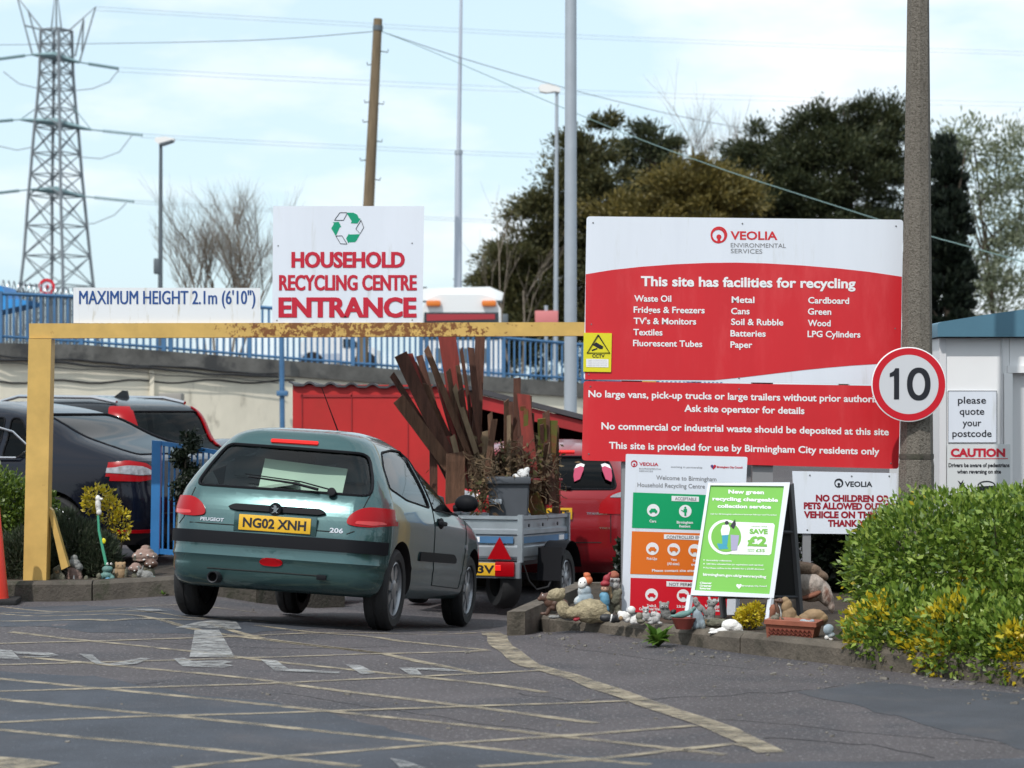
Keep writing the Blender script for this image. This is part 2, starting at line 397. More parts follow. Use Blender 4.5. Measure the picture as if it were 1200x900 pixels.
for pts in ([(-20, 755), (100, 752), (290, 746), (420, 742), (560, 742)], [(-20, 780), (110, 777), (300, 771), (440, 767), (575, 763)],
            [(-20, 811), (140, 807), (300, 802), (480, 794), (640, 786)], [(-20, 848), (170, 840), (300, 837), (560, 828), (735, 822)],
            [(205, 901), (330, 887), (520, 873), (700, 860), (815, 851)], [(560, 899), (700, 890), (860, 872), (905, 880)],
            [(-20, 728), (130, 728), (240, 727)], [(0, 718), (120, 716), (300, 718)]):
    stripe(pts, W_)
tag(marks.build('yellow_box_markings', M['paint_cream'], smooth=False, recalc=False), kind='structure')
marks = MB(); LZO = .0054
stripe([(575, 741), (588, 758), (620, 780), (680, 797), (760, 826), (850, 856), (905, 883)], .14, 14)
stripe([(60, 699), (20, 703), (-30, 706)], .16); stripe([(-30, 893), (10, 897), (40, 901)], .3)
tag(marks.build('yellow_edge_line', M['paint_cream'], smooth=False, recalc=False), kind='structure')
marks = MB()
def gpoly(*pix): drape(marks, [G(*p) for p in pix], .0066)
gpoly((228, 739), (257, 739), (263, 750), (275, 771), (222, 771)); gpoly((205, 737), (248, 728), (276, 729), (283, 738))     # arrow
gpoly((-8, 762), (14, 763), (24, 774), (-8, 772)); gpoly((14, 764), (60, 766), (69, 769), (55, 771), (30, 771), (52, 769), (20, 767))   # P
gpoly((92, 767), (108, 768), (118, 777), (128, 779), (150, 775), (165, 772), (176, 773), (160, 779), (135, 781), (112, 779))            # U
gpoly((203, 773), (216, 772), (226, 776), (262, 775), (273, 777), (262, 779), (274, 781), (262, 783.5), (214, 782))                     # B
gpoly((305, 774), (324, 775), (338, 785), (398, 788), (398, 790.5), (322, 787))                                                          # L
gpoly((405, 780), (422, 780.5), (441, 790), (424, 791.5))                                                                                # I
gpoly((467, 783.5), (487, 784), (495, 792), (480, 792)); gpoly((480, 783.5), (520, 784.5), (540, 787.5), (520, 787.5), (488, 785.6))     # C
gpoly((150, 714.5), (185, 714.8), (197, 717), (172, 717))
gpoly((457, 890), (475, 893), (500, 902), (470, 902))
tag(marks.build('white_road_lettering', M['paint_white'], smooth=False, recalc=False), kind='structure')

mb = MB()
def crack(pix, w):
    q = [G(*p) for p in pix]; f = []
    for a, b in zip(q, q[1:]):
        for k in range(14): p = a.lerp(b, k/14); f.append(p + Vector((noise.noise(p*5)*.05, noise.noise(p*5 + Vector((4, 0, 0)))*.09, 0)))
    for i in range(len(f) - 1):
        t = (f[i+1] - f[i]); t.z = 0; n = Vector((-t.y, t.x, 0)).normalized() * w * (.6 + abs(noise.noise(f[i]*9)))
        drape(mb, [f[i] + n, f[i+1] + n, f[i+1] - n, f[i] - n], .0010)
for pix, w in (([(600, 812), (680, 822), (790, 818), (900, 812), (1040, 800)], .007), ([(820, 842), (930, 850), (1040, 862), (1210, 874)], .006), ([(640, 755), (760, 772), (900, 786)], .005), ([(60, 747), (180, 752), (330, 761), (470, 758)], .006), ([(330, 812), (470, 834), (640, 858)], .006), ([(900, 866), (1010, 872), (1100, 889)], .012), ([(0, 800), (90, 806), (200, 800)], .005)): crack(pix, w)
tag(mb.build('tarmac_cracks', mat('crack', (.022, .02, .022), .95), smooth=False, recalc=False), kind='structure')
# kerbed islands
def island(front, back, h, kerbmat, kw=.13, joints=()):
    n = len(front); F = [Vector(p) for p in front]; top = []; mb = MB()
    B_ = []
    for i, p in enumerate(F):
        t = F[min(i+1, n-1)] - F[max(i-1, 0)]; t.z = 0; t.normalize(); q = Vector((-t.y, t.x, 0))
        if q.y < 0: q = -q
        B_.append(p + q * kw)
    for i in range(n - 1):
        a, b, c, d = F[i], F[i+1], B_[i+1], B_[i]
        jj = .006
        ab = (b - a).normalized() * jj
        A = [a + ab, b - ab, c - ab, d + ab]; ha = [h + .008 * noise.noise(Vector((i*1.7, 0, q_))) for q_ in (0, 0, 5, 5)]
        lo = [v - Vector((0, 0, .08)) for v in A]; hi = [v + Vector((0, 0, h_)) for v, h_ in zip(A, ha)]
        hi[0] += (d - a).normalized() * .03; hi[1] += (c - b).normalized() * .03
        e1 = [hi[0] - Vector((0, 0, .03)) - (d - a).normalized() * .028, hi[1] - Vector((0, 0, .03)) - (c - b).normalized() * .028]
        v = [mb.bm.verts.new(p) for p in lo + hi + e1]
        for f in ((0, 1, 9, 8), (8, 9, 5, 4), (4, 5, 6, 7), (7, 6, 2, 3), (0, 8, 4, 7, 3), (1, 2, 6, 5, 9)): mb.bm.faces.new([v[k] for k in f])
    tag(mb.build('kerb', kerbmat, smooth=False), kind='structure')
    mb = MB(); rows = []
    for b, k in zip(B_, back):
        k = Vector(k); rows.append([mb.bm.verts.new(b.lerp(k, t) + Vector((0, 0, h - .012 + .02 * noise.noise(b.lerp(k, t) * 4) * (t > 0)))) for t in [q / 12 for q in range(13)]])
    for a, b in zip(rows, rows[1:]):
        for k in range(12): mb.bm.faces.new((a[k], b[k], b[k+1], a[k+1]))
    tag(mb.build('island_soil', M['soil']), kind='structure')
KH = .125
fr = [G(594, 737.5), G(643, 741.5), G(867, 765.5), G(1105, 794), G(1330, 821), G(1500, 842)]
bk = [(.55 + k * 1.0, 18.55, 0) for k in range(len(fr))]
island(fr, bk, KH, M['kerb'])
mb = MB(); mb.prism([(-.035, 15.86, -.4), (.09, 15.9, -.4), (.62, 18.5, -.4), (.5, 18.5, -.4)], (0, 0, .52)); mb.box2((.5, 18.505, -.4), (6.1, 18.62, .12)); tag(mb.build('kerb', M['kerb']), kind='structure')
LH = .17; LK = 19.75
fr = [(x, LK, gz(x, LK)) for x in np.arange(-9, -2.3, .9)] + [(-2.2, LK + .15, gz(-2.2, LK)), (-1.5, LK + 1.0, gz(-1.5, LK + 1.))]
bk = [(p[0] + (.2 if p[0] > -2.5 else 0), 21.6, p[2]) for p in fr]
island(fr, bk, LH, M['kerb_dark'])
mb = MB(); mb.box2((-2.6, 23.6, -.35), (1.8, 23.8, -.16)); tag(mb.build('kerb', M['kerb']), kind='structure')
def isl_z(x, y): return KH - .012
LZ = gz(-4, LK) + LH - .012

# ------------------------------------------------------------------ retaining wall, upper road and railing
wall_line = [(-80, 398, 49), (0, 402, 49.5), (100, 404, 50.5), (330, 422, 53), (480, 434, 55), (680, 449, 58), (860, 460, 62)]
WT = [P(*p) for p in wall_line]
rw = thing('retaining_wall', 'tall cream rendered retaining wall with dirty concrete coping below the blue railing', 'wall', (WT[2].x, WT[2].y, 0))
def strip_wall(mb, zt, zb, dy0, dy1):
    for a, b, t0, t1, b0, b1 in zip(WT, WT[1:], zt, zt[1:], zb, zb[1:]):
        c = [Vector((p.x, p.y + d, z)) for p, d, z in ((a, dy0, b0), (b, dy0, b1), (b, dy1, b1), (a, dy1, b0), (a, dy0, t0), (b, dy0, t1), (b, dy1, t1), (a, dy1, t0))]
        v = [mb.bm.verts.new(p) for p in c]
        for f in ((0, 1, 5, 4), (1, 2, 6, 5), (2, 3, 7, 6), (3, 0, 4, 7), (4, 5, 6, 7), (0, 3, 2, 1)): mb.bm.faces.new([v[k] for k in f])
zt = [p.z for p in WT]
mb = MB(); strip_wall(mb, [z - .36 for z in zt], [-.35] * 7, 0, .5); mb.build('wall_face', M['cream_wall'], rw)
mb = MB(); strip_wall(mb, zt, [z - .357 for z in zt], -.12, .5); mb.build('coping', M['coping'], rw)
mb = MB()
def wz(x, dy=0):                       # wall point under pixel column x
    for a, b in zip(wall_line, wall_line[1:]):
        if a[0] <= x <= b[0]:
            t = (x - a[0]) / (b[0] - a[0]); Y = a[2] + (b[2] - a[2]) * t; return Y + dy
    return 62
for x0, x1 in ((175, 181),):
    Y = wz(x0); a = P(x0, 433, Y - .08); b = P(x1, 520, Y - .002); mb.box2((a.x, Y - .07, -.3), (b.x, Y - .003, a.z))
mb.build('pilaster', M['cream_wall'], rw)
mb = MB()
for k, (dy, w) in enumerate(((13, 3), (17, 4), (22, 1.6))):
    pts = [P(x, (wall_line[0][1] + (x + 80) * .068) + dy + 1.1 * math.sin(x * .05 + k * 2) + .5 * math.sin(x * .13 + k), wz(x) - .16 - .02 * k) for x in range(-70, 330, 12)]
    mb.tube(pts, .007 * w, 6)
mb.tube([P(x, 447 + 2 * math.sin(x * .07), wz(x) - .03) for x in range(-60, 360, 15)], .02, 6)
mb.build('cable', M['cable_black'], rw)
mb = MB(); a = P(190, 461, 51.6); b = P(214, 475, 51.2); mb.box2((a.x, 51.0, b.z), (b.x, 51.5, a.z), .04); mb.build('ledge', M['concrete_pale'], rw)
mb = MB(); mb.tube([P(330, 395, 52.6), P(331, 520, 52.6)], .06, 8); mb.box(P(331, 461, 52.58), (.26, .2, .12), None, .03); mb.build('drainpipe', M['railing_blue'], rw)
mb = MB()
v = [mb.bm.verts.new(p) for p in [Vector((p.x, p.y + .4, p.z - .03)) for p in WT] + [Vector((p.x * 1.5, 84, p.z + .1)) for p in WT[::-1]]]
n = len(WT)
for i in range(n - 1): mb.bm.faces.new((v[i], v[i+1], v[2*n-2-i], v[2*n-1-i]))
tag(mb.build('upper_road', M['asphalt']), kind='structure')
UP = lambda x: float(np.interp(x, [p[0] for p in wall_line], zt))

def railing(name, label, line, hgt, barw, step, post_every, m):   # line: (px, py top, px py bottom, Y)
    T = thing(name, label, 'railing', P(line[0][0], line[0][2], line[0][3]))
    bars = MB(); rails = MB()
    for a, b in zip(line, line[1:]):
        A0, A1, B0, B1 = P(a[0], a[1], a[3]), P(a[0], a[2], a[3]), P(b[0], b[1], b[3]), P(b[0], b[2], b[3])
        L_ = (B0 - A0).length; k = max(1, round(L_ / step))
        for i in range(k):
            t = i / k; p0 = A0.lerp(B0, t); p1 = A1.lerp(B1, t); bars.box2((p0.x - barw/2, p0.y - barw/2, p1.z - .08), (p0.x + barw/2, p0.y + barw/2, p0.z - .01))
            if i % post_every == 0:
                pb = MB(); pb.box2((p0.x - .05, p0.y - .051, p1.z - .3), (p0.x + .05, p0.y + .049, p0.z + .05)); pb.build('post', m, T, smooth=False)
        rails.tube([A0, B0], .045, 6); rails.tube([A1, B1], .035, 6)
    bars.build('bars', m, T, smooth=False); rails.build('rails', m, T)
    return T
rl = [(-60, 343, 393, 49.7), (0, 344, 394, 49.9), (95, 348, 400, 50.9), (200, 352, 408, 52), (330, 362, 419, 53.4), (500, 384, 432, 55.6), (590, 396, 438, 57), (683, 404, 444, 58.4), (850, 418, 455, 62)]
railing('blue_railing', 'long blue metal railing along the raised road above the cream wall', rl, 1, .05, .16, 12, M['railing_blue'])
# palisade with razor wire at the far left
T = thing('security_fence', 'grey palisade fence topped with coils of razor wire behind the blue railing', 'fence', P(-40, 380, 62))
mb = MB()
for i in range(44): p = P(-70 + i * 3.9, 330 + i * .45, 62); mb.box2((p.x - .035, 62, 2.5), (p.x + .035, 62.03, p.z))
mb.build('pales', M['pole_dark'], T, smooth=False)
mb = MB()
mb.tube([P(-70 + t * .5, 326 + t * .06 + 7 * math.sin(t * .5), 62 + .25 * math.cos(t * .5)) for t in range(0, 320)], .018, 4)
mb.build('razor_wire', M['galv'], T)
# right-hand bit of blue fence between the concrete pole and the cabin
railing('blue_fence', 'short stretch of blue fence between the concrete pole and white cabin', [(1060, 502, 566, 29), (1160, 502, 566, 29)], 1, .06, .12, 20, M['gate_blue'])
# blue canopy and round sign far left
T = thing('blue_skip', 'bright blue angled steel skip poking in above the railing', 'skip', P(-30, 362, 58))
mb = MB(); mb.prism([P(-90, 325, 58), P(2, 335, 58), P(8, 350, 58), P(34, 352, 58), P(30, 357, 58), P(-10, 366, 58), P(-90, 372, 58)], (0, 1.6, 0)); mb.build('skip_body', mat('skip_blue', (.03, .25, .6), .5, var=.15, vs=2), T)
T = thing('round_road_sign', 'small blurred red ringed road sign beyond the railing', 'sign', P(55, 380, 66))
bd = Board((45, 326), (65, 326), (65, 346), (45, 346), 66)
mb = MB(); mb.lathe(P(55, 336, 66.02), [(0, 0), (.22, 0), (.22, .02), (0, .02)], 24, (0, -1, 0)); mb.build('face', M['sign_white'], T)
mb = MB(); bd.disc(mb, 55, 336, 9.6, .03, 6.5); mb.build('ring', M['poster_red'], T); mb = MB(); bd.disc(mb, 55, 336, 2.6, .03); mb.build('emblem', M['poster_red'], T)
mb = MB(); mb.tube([P(55, 336, 66.1), P(55, 395, 66.1)], .04); mb.build('post', M['pole_dark'], T)
T = thing('pink_sign', 'small faded pink sign on a post behind the blue railing', 'sign', P(640, 430, 63))
mb = MB(); a = P(627, 364, 63); b = P(654, 379, 63.04); mb.box2((a.x, 63, b.z), (b.x, 63.05, a.z), .01); mb.build('face', mat('pink', (.62, .2, .2), .5), T)
mb = MB(); mb.tube([P(640, 358, 63.1), P(640, 440, 63.1)], .05); mb.build('post', M['pole_grey'], T)

# ------------------------------------------------------------------ lorry and van on the upper road
LY = 64
T = thing('white_lorry', 'white lorry cab facing the camera with orange roof beacons behind the railing', 'lorry', P(540, 440, LY))
lw = mat('lorry_white', (.75, .76, .76), .3, coat=.4); ld = mat('lorry_glass', (.02, .03, .04), .08); 
mb = MB(); mb.prism([P(493, 365, LY), P(494, 362, LY), P(502, 350, LY), P(515, 345, LY), P(565, 345, LY), P(579, 349, LY), P(587, 362, LY), P(588, 448, LY), P(493, 448, LY)], (0, 2.2, 0)); mb.build('cab', lw, T)
mb = MB(); mb.prism([P(497, 366, LY-.02), P(584, 366, LY-.02), P(585, 398, LY-.02), P(496, 398, LY-.02)], (0, .03, 0)); mb.build('windscreen', ld, T)
mb = MB(); mb.prism([P(500, 368, LY-.04), P(580, 368, LY-.04), P(580, 374, LY-.04), P(500, 376, LY-.04)], (0, .015, 0)); mb.build('red_reflection', mat('reflection_red', (.35, .03, .04), .4), T)  # red strip painted over the windscreen as its reflection
mb = MB(); mb.prism([P(510, 408, LY-.02), P(570, 408, LY-.02), P(570, 425, LY-.02), P(510, 425, LY-.02)], (0, .03, 0)); mb.build('grille', M['pole_dark'], T)
mb = MB(); mb.prism([P(492, 432, LY-.06), P(589, 432, LY-.06), P(589, 446, LY-.06), P(492, 446, LY-.06)], (0, .07, 0)); mb.build('bumper', M['mast'], T)
mb = MB(); mb.prism([P(494, 338, LY+.8), P(574, 336, LY+.8), P(590, 343, LY+.8), P(588, 352, LY+.8), P(494, 352, LY+.8)], (0, 1.5, 0)); mb.build('hopper', lw, T)
mb = MB(); mb.prism([P(487, 337, LY+2.3), P(500, 336, LY+2.3), P(500, 350, LY+2.3), P(490, 350, LY+2.3)], (0, .2, 0)); mb.build('hoist', M['pole_dark'], T)
for x in (508, 573):
    mb = MB(); mb.box(P(x, 355.5, LY - .05), (.40, .22, .16), None, .05); mb.build('beacon', mat('beacon', (.62, .17, .03), .25, emit=.12), T)
for x in (488, 592):
    mb = MB(); mb.box(P(x, 377, LY - .1), (.16, .1, .42), None, .03); mb.build('mirror', M['pole_dark'], T)
T = thing('white_van', 'white van passing on the upper road behind the blue railing', 'van', P(405, 425, 66))
mb = MB(); mb.prism([P(352, 426, 66), P(352, 402, 66), P(360, 394, 66), P(415, 393, 66), P(432, 405, 66), P(442, 410, 66), P(444, 426, 66)], (0, 1.9, 0)); mb.build('body', lw, T)
mb = MB(); mb.prism([P(402, 397, 65.97), P(413, 397, 65.97), P(425, 407, 65.97), P(402, 407, 65.97)], (0, .02, 0)); mb.build('window', ld, T)
mb = MB(); mb.prism([P(352, 415, 65.97), P(400, 414, 65.97), P(400, 422, 65.97), P(352, 422, 65.97)], (0, .02, 0)); mb.build('stripe', M['mast'], T)
for x in (366, 428):
    mb = MB(); mb.lathe(P(x, 426, 65.95), [(0, 0), (.32, 0), (.34, .03), (.34, .2), (0, .2)], 20, (0, 1, 0)); mb.build('wheel', M['dark_inside'], T)

# ------------------------------------------------------------------ red storage shed
SY = 27.0
T = thing('red_shed', 'red storage shed with corrugated roof and a dark open lean-to on its right', 'shed', (P(440, 500, SY).x, SY, -.3))
def px(x, y, Y): return P(x, y, Y)
mb = MB(); a = P(343, 456, SY); b = P(548, 456, SY); mb.box2((a.x, SY, -.3), (b.x, SY + 2.6, a.z + .05)); mb.build('front_wall', M['shed_red'], T, smooth=False)
mb = MB()
for x in (354, 412, 478, 540): q = P(x, 460, SY); mb.box2((q.x - .006, SY - .012, -.3), (q.x + .006, SY - .002, q.z))
q0 = P(352, 464, SY); q1 = P(541, 466, SY); mb.box2((q0.x, SY - .012, q0.z - .015), (q1.x, SY - .002, q0.z + .015)); mb.build('seams', M['red_trim'], T, smooth=False)
mb = MB(); L0 = P(338, 449, SY - .06); R0 = P(560, 454, SY - .06); n = 150
for row in range(2): pass
prev = None
for i in range(n + 1):
    t = i / n; x = L0.x + (R0.x - L0.x) * t; z = L0.z + (R0.z - L0.z) * t + .028 * max(-.3, math.cos(t * 2 * math.pi * 9))
    cur = [mb.bm.verts.new((x, SY - .06, z)), mb.bm.verts.new((x, SY + 2.7, z - .02)), mb.bm.verts.new((x, SY - .06, z - .025)), mb.bm.verts.new((x, SY + 2.7, z - .045))]
    if prev:
        for f in ((0, 1), (2, 3), (0, 2), (1, 3)): mb.bm.faces.new((prev[f[0]], cur[f[0]], cur[f[1]], prev[f[1]]))
    prev = cur
mb.build('roof', M['roof_sheet'], T, smooth=False)
mb = MB(); mb.prism([P(549, 452, SY), P(700, 490, SY), P(700, 496, SY), P(549, 458, SY)], (0, 2.6, 0)); mb.build('lean_to_roof', M['roof_sheet'], T, smooth=False)
mb = MB(); mb.prism([P(550, 459.5, SY+.05), P(700, 497.5, SY+.05), P(700, 511, SY+.05), P(550, 476, SY+.05)], (0, .08, 0)); mb.build('fascia', M['red_trim'], T, smooth=False)
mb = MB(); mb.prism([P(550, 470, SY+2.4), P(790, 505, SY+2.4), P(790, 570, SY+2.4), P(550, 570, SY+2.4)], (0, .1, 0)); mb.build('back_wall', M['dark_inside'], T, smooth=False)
mb = MB(); q = P(700, 492, SY); mb.box2((q.x, SY, -.3), (q.x + .12, SY + 2.5, q.z)); mb.build('side_wall', M['red_trim'], T, smooth=False)

# ------------------------------------------------------------------ height barrier with its two signs
BY = 20.0
ym = M['yellow_steel'].copy(); ym.name = 'yellow_beam'; t = ym.node_tree; N = t.nodes
tcn = [n for n in N if n.type == 'TEX_COORD'][0]; sx = N.new('ShaderNodeSeparateXYZ'); t.links.new(tcn.outputs['Object'], sx.inputs[0])
cr = N.new('ShaderNodeValToRGB'); e = cr.color_ramp.elements
for pos, v in ((0, .16), (.30, .2), (.42, .66), (.74, .70), (.82, .42), (.92, .22)):
    q = e.new(pos) if pos not in (0,) else e[0]; q.position = pos; q.color = (v, v, v, 1)
e[-1].position = 1; e[-1].color = (.05, .05, .05, 1)
mr = N.new('ShaderNodeMapRange'); mr.inputs[1].default_value = 0; mr.inputs[2].default_value = 4.85; t.links.new(sx.outputs[0], mr.inputs[0]); t.links.new(mr.outputs[0], cr.inputs[0])
ns = [n for n in N if n.type == 'TEX_NOISE' and abs(n.inputs['Scale'].default_value - 7) < .01][0]; ns.inputs['Scale'].default_value = 15; ns.inputs['Roughness'].default_value = .75
ad = N.new('ShaderNodeMath'); ad.operation = 'MULTIPLY_ADD'; ad.inputs[1].default_value = .33; t.links.new(cr.outputs[0], ad.inputs[0]); t.links.new(ns.outputs['Fac'], ad.inputs[2])
for lk in list(ns.outputs['Fac'].links):
    if lk.to_node.type == 'MAP_RANGE': t.links.new(ad.outputs[0], lk.to_socket)
M['yellow_beam'] = ym
bx0 = P(34, 396, BY); T = thing('height_barrier', 'rusty yellow steel height barrier spanning the entrance', 'barrier', (bx0.x, BY, LZ))
mb = MB(); mb.prism([P(34, 379, BY - .06), P(684, 377.5, BY - .06), P(684, 393.5, BY - .06), P(34, 396.5, BY - .06)], (0, .12, 0)); mb.build('beam', ym, T, smooth=False)
mb = MB(); mb.prism([P(33.5, 397, BY - .09), P(60, 397, BY - .09), P(54, 682, BY - .09), P(27, 682, BY - .09)], (.0, .17, 0)); mb.build('post', M['yellow_steel'], T, smooth=False)
mb = MB(); a = P(56, 600, BY + .02); b = P(74, 660, BY + .02); mb.prism([P(55, 592, BY - .02), P(61, 598, BY - .02), P(80, 664, BY - .02), P(72, 668, BY - .02)], (0, .09, 0)); mb.build('brace', M['yellow_steel'], T, smooth=False)
mb = MB(); mb.prism([P(684, 377.5, BY - .06), P(768, 377, BY - .06), P(768, 393, BY - .06), P(684, 393.5, BY - .06)], (0, .12, 0)); mb.box2((P(746, 377, BY).x, BY - .09, -.3), (P(768, 377, BY).x, BY + .08, P(686, 394, BY).z)); mb.build('post', M['yellow_steel'], T, smooth=False)

def screws(bd, pts, T, r=1.1):
    mb = MB()
    for x, y in pts: mb.lathe(bd.p(x, y, .0), [(0, 0), (r * .006, 0), (r * .005, .004), (0, .005)], 8, bd.n)
    mb.build('screws', M['screw'], T)
bd = Board((86, 337), (305, 337.5), (305, 378.5), (86, 378.5), BY - .03)
T = thing('maximum_height_sign', 'low white maximum height sign with blue letters standing on the left of the beam', 'sign', bd.p(195, 378))
mb = MB(); bd.slab(mb, .012); mb.build('panel', mat('sign_white_dirty', (.77, .79, .81), .4, c2=(.55, .52, .44), ds=5, dlo=.55, dhi=.75, stretch=(3, 3, .5)), T, smooth=False)
mb = MB(); bd.text(mb, 'MAXIMUM HEIGHT 2.1m (6\'10")', 93, 299, 356.3, 356.3, 15.4, 0, dbl=2); mb.build('lettering', M['ink_blue'], T, smooth=False)
bd = Board((320, 241.5), (497, 241.5), (495, 379), (319, 379), BY - .035)
T = thing('entrance_sign', 'tall white household recycling centre entrance sign standing on the yellow beam', 'sign', bd.p(408, 379))
mb = MB(); bd.slab(mb, .012); mb.build('panel', M['sign_white'], T, smooth=False)
mb = MB()
bd.text(mb, 'HOUSEHOLD', 342, 474, 313.7, 313.7, 18.5, .028, dbl=3); bd.text(mb, 'RECYCLING CENTRE', 327.5, 488, 340.3, 340.3, 18, .02, dbl=3); bd.text(mb, 'ENTRANCE', 327, 487.5, 372, 372, 23.5, .028, dbl=4)
mb.build('lettering', M['ink_red'], T, smooth=False)
def z1(x, y): return (310 + x * .17778, 230 + y * .17778)
green = [[(540, 108), (585, 108), (612, 122), (622, 145), (634, 148), (612, 180), (568, 178), (575, 165)], [(450, 172), (490, 168), (506, 204), (497, 204), (470, 262), (440, 212), (458, 180)],
         [(556, 246), (560, 252), (630, 250), (608, 290), (595, 303), (556, 303), (552, 310), (538, 278)]]
outl = [[(497, 108), (540, 108), (545, 112), (520, 158), (460, 158), (470, 145)], [(636, 158), (654, 205), (630, 246), (602, 215)], [(470, 262), (510, 260), (535, 300), (545, 315), (500, 312)]]
mb = MB()
for g in green: bd.poly(mb, [z1(*p) for p in g])
mb.build('recycling_symbol', M['ink_green'], T, smooth=False)
mb = MB()
for g in outl:
    q = [z1(*p) for p in g]; mb.tube([bd.p(*p, .002) for p in q + q[:1]], .0028, 5)
mb.build('symbol_outline', M['ink_dark'], T)
screws(bd, [(326, 288), (483, 285), (324.5, 375.5), (483, 375)], T)

# ------------------------------------------------------------------ the big red and white site sign (two panels)
VY = 17.4
def zb(x, y): return (670 + x / 2.8125, 240 + y / 2.8125)
bu = Board((687.5, 253.5), (1058.5, 257.5), (1055.5, 451), (684, 445), VY)
SG = thing('site_sign', 'large red and white facilities sign on legs, biggest board on the right island', 'sign', (P(870, 550, VY).x, VY, .11))
mb = MB(); bu.slab(mb, .03, 4); mb.build('upper_panel', M['sign_white'], SG, smooth=False)
red = [zb(x, y) for x, y in ((46, 228),)] 
arc = [(46, 229), (130, 215), (230, 204), (340, 196), (450, 191.5), (540, 190.5), (640, 193), (760, 200), (880, 210), (980, 221), (1088, 237)]
arc2 = [(1084, 524), (1000, 525), (920, 530), (840, 537), (760, 545), (660, 557), (560, 569), (470, 578)]
mb = MB(); f = bu.poly(mb, [zb(*p) for p in arc + arc2 + [(44, 576)]], .002); mb.build('red_field', M['sign_red'], SG, smooth=False)
mb = MB()
bu.text(mb, 'This site has facilities for recycling', *[zb(v, 0)[0] for v in (228, 935)], zb(0, 268)[1], zb(0, 276)[1], 33 / 2.8125, .03, .005); mb.build('heading', M['ink_white'], SG, smooth=False)
for st, a, b, yl, yr in (('Waste Oil', 206, 328, 319, 320), ('Fridges & Freezers', 204, 438, 356, 358), ("TV's & Monitors", 204, 410, 393, 395), ('Textiles', 203, 299, 430, 431), ('Fluorescent Tubes', 202, 430, 466, 469),
                         ('Metal', 527, 602, 323, 324), ('Cans', 525, 586, 361, 361), ('Soil & Rubble', 525, 697, 396, 398), ('Batteries', 523, 639, 434, 435), ('Paper', 523, 595, 471, 472),
                         ('Cardboard', 779, 914, 325, 327), ('Green', 778, 855, 362, 363), ('Wood', 778, 853, 400, 401), ('LPG Cylinders', 777, 951, 436, 438)):
    mb = MB(); bu.text(mb, st, zb(a, 0)[0], zb(b, 0)[0], zb(0, yl)[1], zb(0, yr)[1], 21 / 2.8125, .02, .005); mb.build('lettering', M['ink_white'], SG, smooth=False)
def veolia_logo(bd, T, cx, cy, r, x0, x1, yb0, yb1, cap, m, ring=True, name='company_name'):
    mb = MB(); bd.disc(mb, cx, cy, r, .002, r * .78); bd.disc(mb, cx - r*.08, cy + r*.12, r * .9, .0025, r * .72)
    bd.disc(mb, cx, cy + r * .25, r * .3, .002); bd.poly(mb, [(cx - r*.14, cy + r*.4), (cx + r*.14, cy + r*.4), (cx + r*.22, cy + r*.85), (cx - r*.22, cy + r*.85)], .0023); mb.build('emblem', m, T, smooth=False)
    mb = MB(); bd.text(mb, 'VEOLIA', x0, x1, yb0, yb1, cap, .025); mb.build(name, m, T, smooth=False)
veolia_logo(bu, SG, *zb(485, 99), 27.5 / 2.8125, zb(523, 0)[0], zb(678, 0)[0], zb(0, 115)[1], zb(0, 116)[1], 28 / 2.8125, M['sign_red'])
mb = MB(); bu.text(mb, 'ENVIRONMENTAL', zb(524, 0)[0], zb(706, 0)[0], zb(0, 140)[1], zb(0, 142)[1], 14 / 2.8125); bu.text(mb, 'SERVICES', zb(524, 0)[0], zb(628, 0)[0], zb(0, 159)[1], zb(0, 161)[1], 14 / 2.8125); mb.build('small_lettering', M['ink_grey'], SG, smooth=False)
bl = Board((684, 446.5), (1055.5, 452.5), (1053, 549.5), (682, 539.5), VY)
mb = MB(); bl.slab(mb, .03, 4); mb.build('lower_panel', M['sign_red'], SG, smooth=False)
mb = MB()
for st, a, b, yl, yr in (('No large vans, pick-up trucks or large trailers without prior authorisation', 55, 1079, 634, 653), ('Ask site operator for details', 371, 767, 682, 690),
                         ('No commercial or industrial waste should be deposited at this site', 98, 1045, 740, 760), ('This site is provided for use by Birmingham City residents only', 123, 1014, 804, 824)):
    mb = MB(); bl.text(mb, st, zb(a, 0)[0], zb(b, 0)[0], zb(0, yl)[1], zb(0, yr)[1], 23 / 2.8125, .022); mb.build('lettering', M['ink_white'], SG, smooth=False)
for x in (740, 893):
    mb = MB(); a = P(x - 12, 400, VY + .09); b = P(x + 12, 400, VY + .09); mb.box2((a.x, VY + .04, .08), (b.x, VY + .14, P(x, 275, VY).z)); mb.build('leg', M['sign_back'], SG, smooth=False)
mb = MB()
for y in (290, 420, 500): a = P(692, y, VY); b = P(1050, y, VY); mb.box2((a.x, VY + .033, a.z - .03), (b.x, VY + .06, a.z + .03))
mb.build('rail', M['sign_back'], SG, smooth=False)

screws(bu, [(695, 261), (870, 262), (1050, 265), (693, 380), (1049, 385), (690, 439), (866, 443)], SG); screws(bl, [(692, 453), (866, 456), (1046, 459), (690, 532), (864, 538), (1044, 543)], SG)
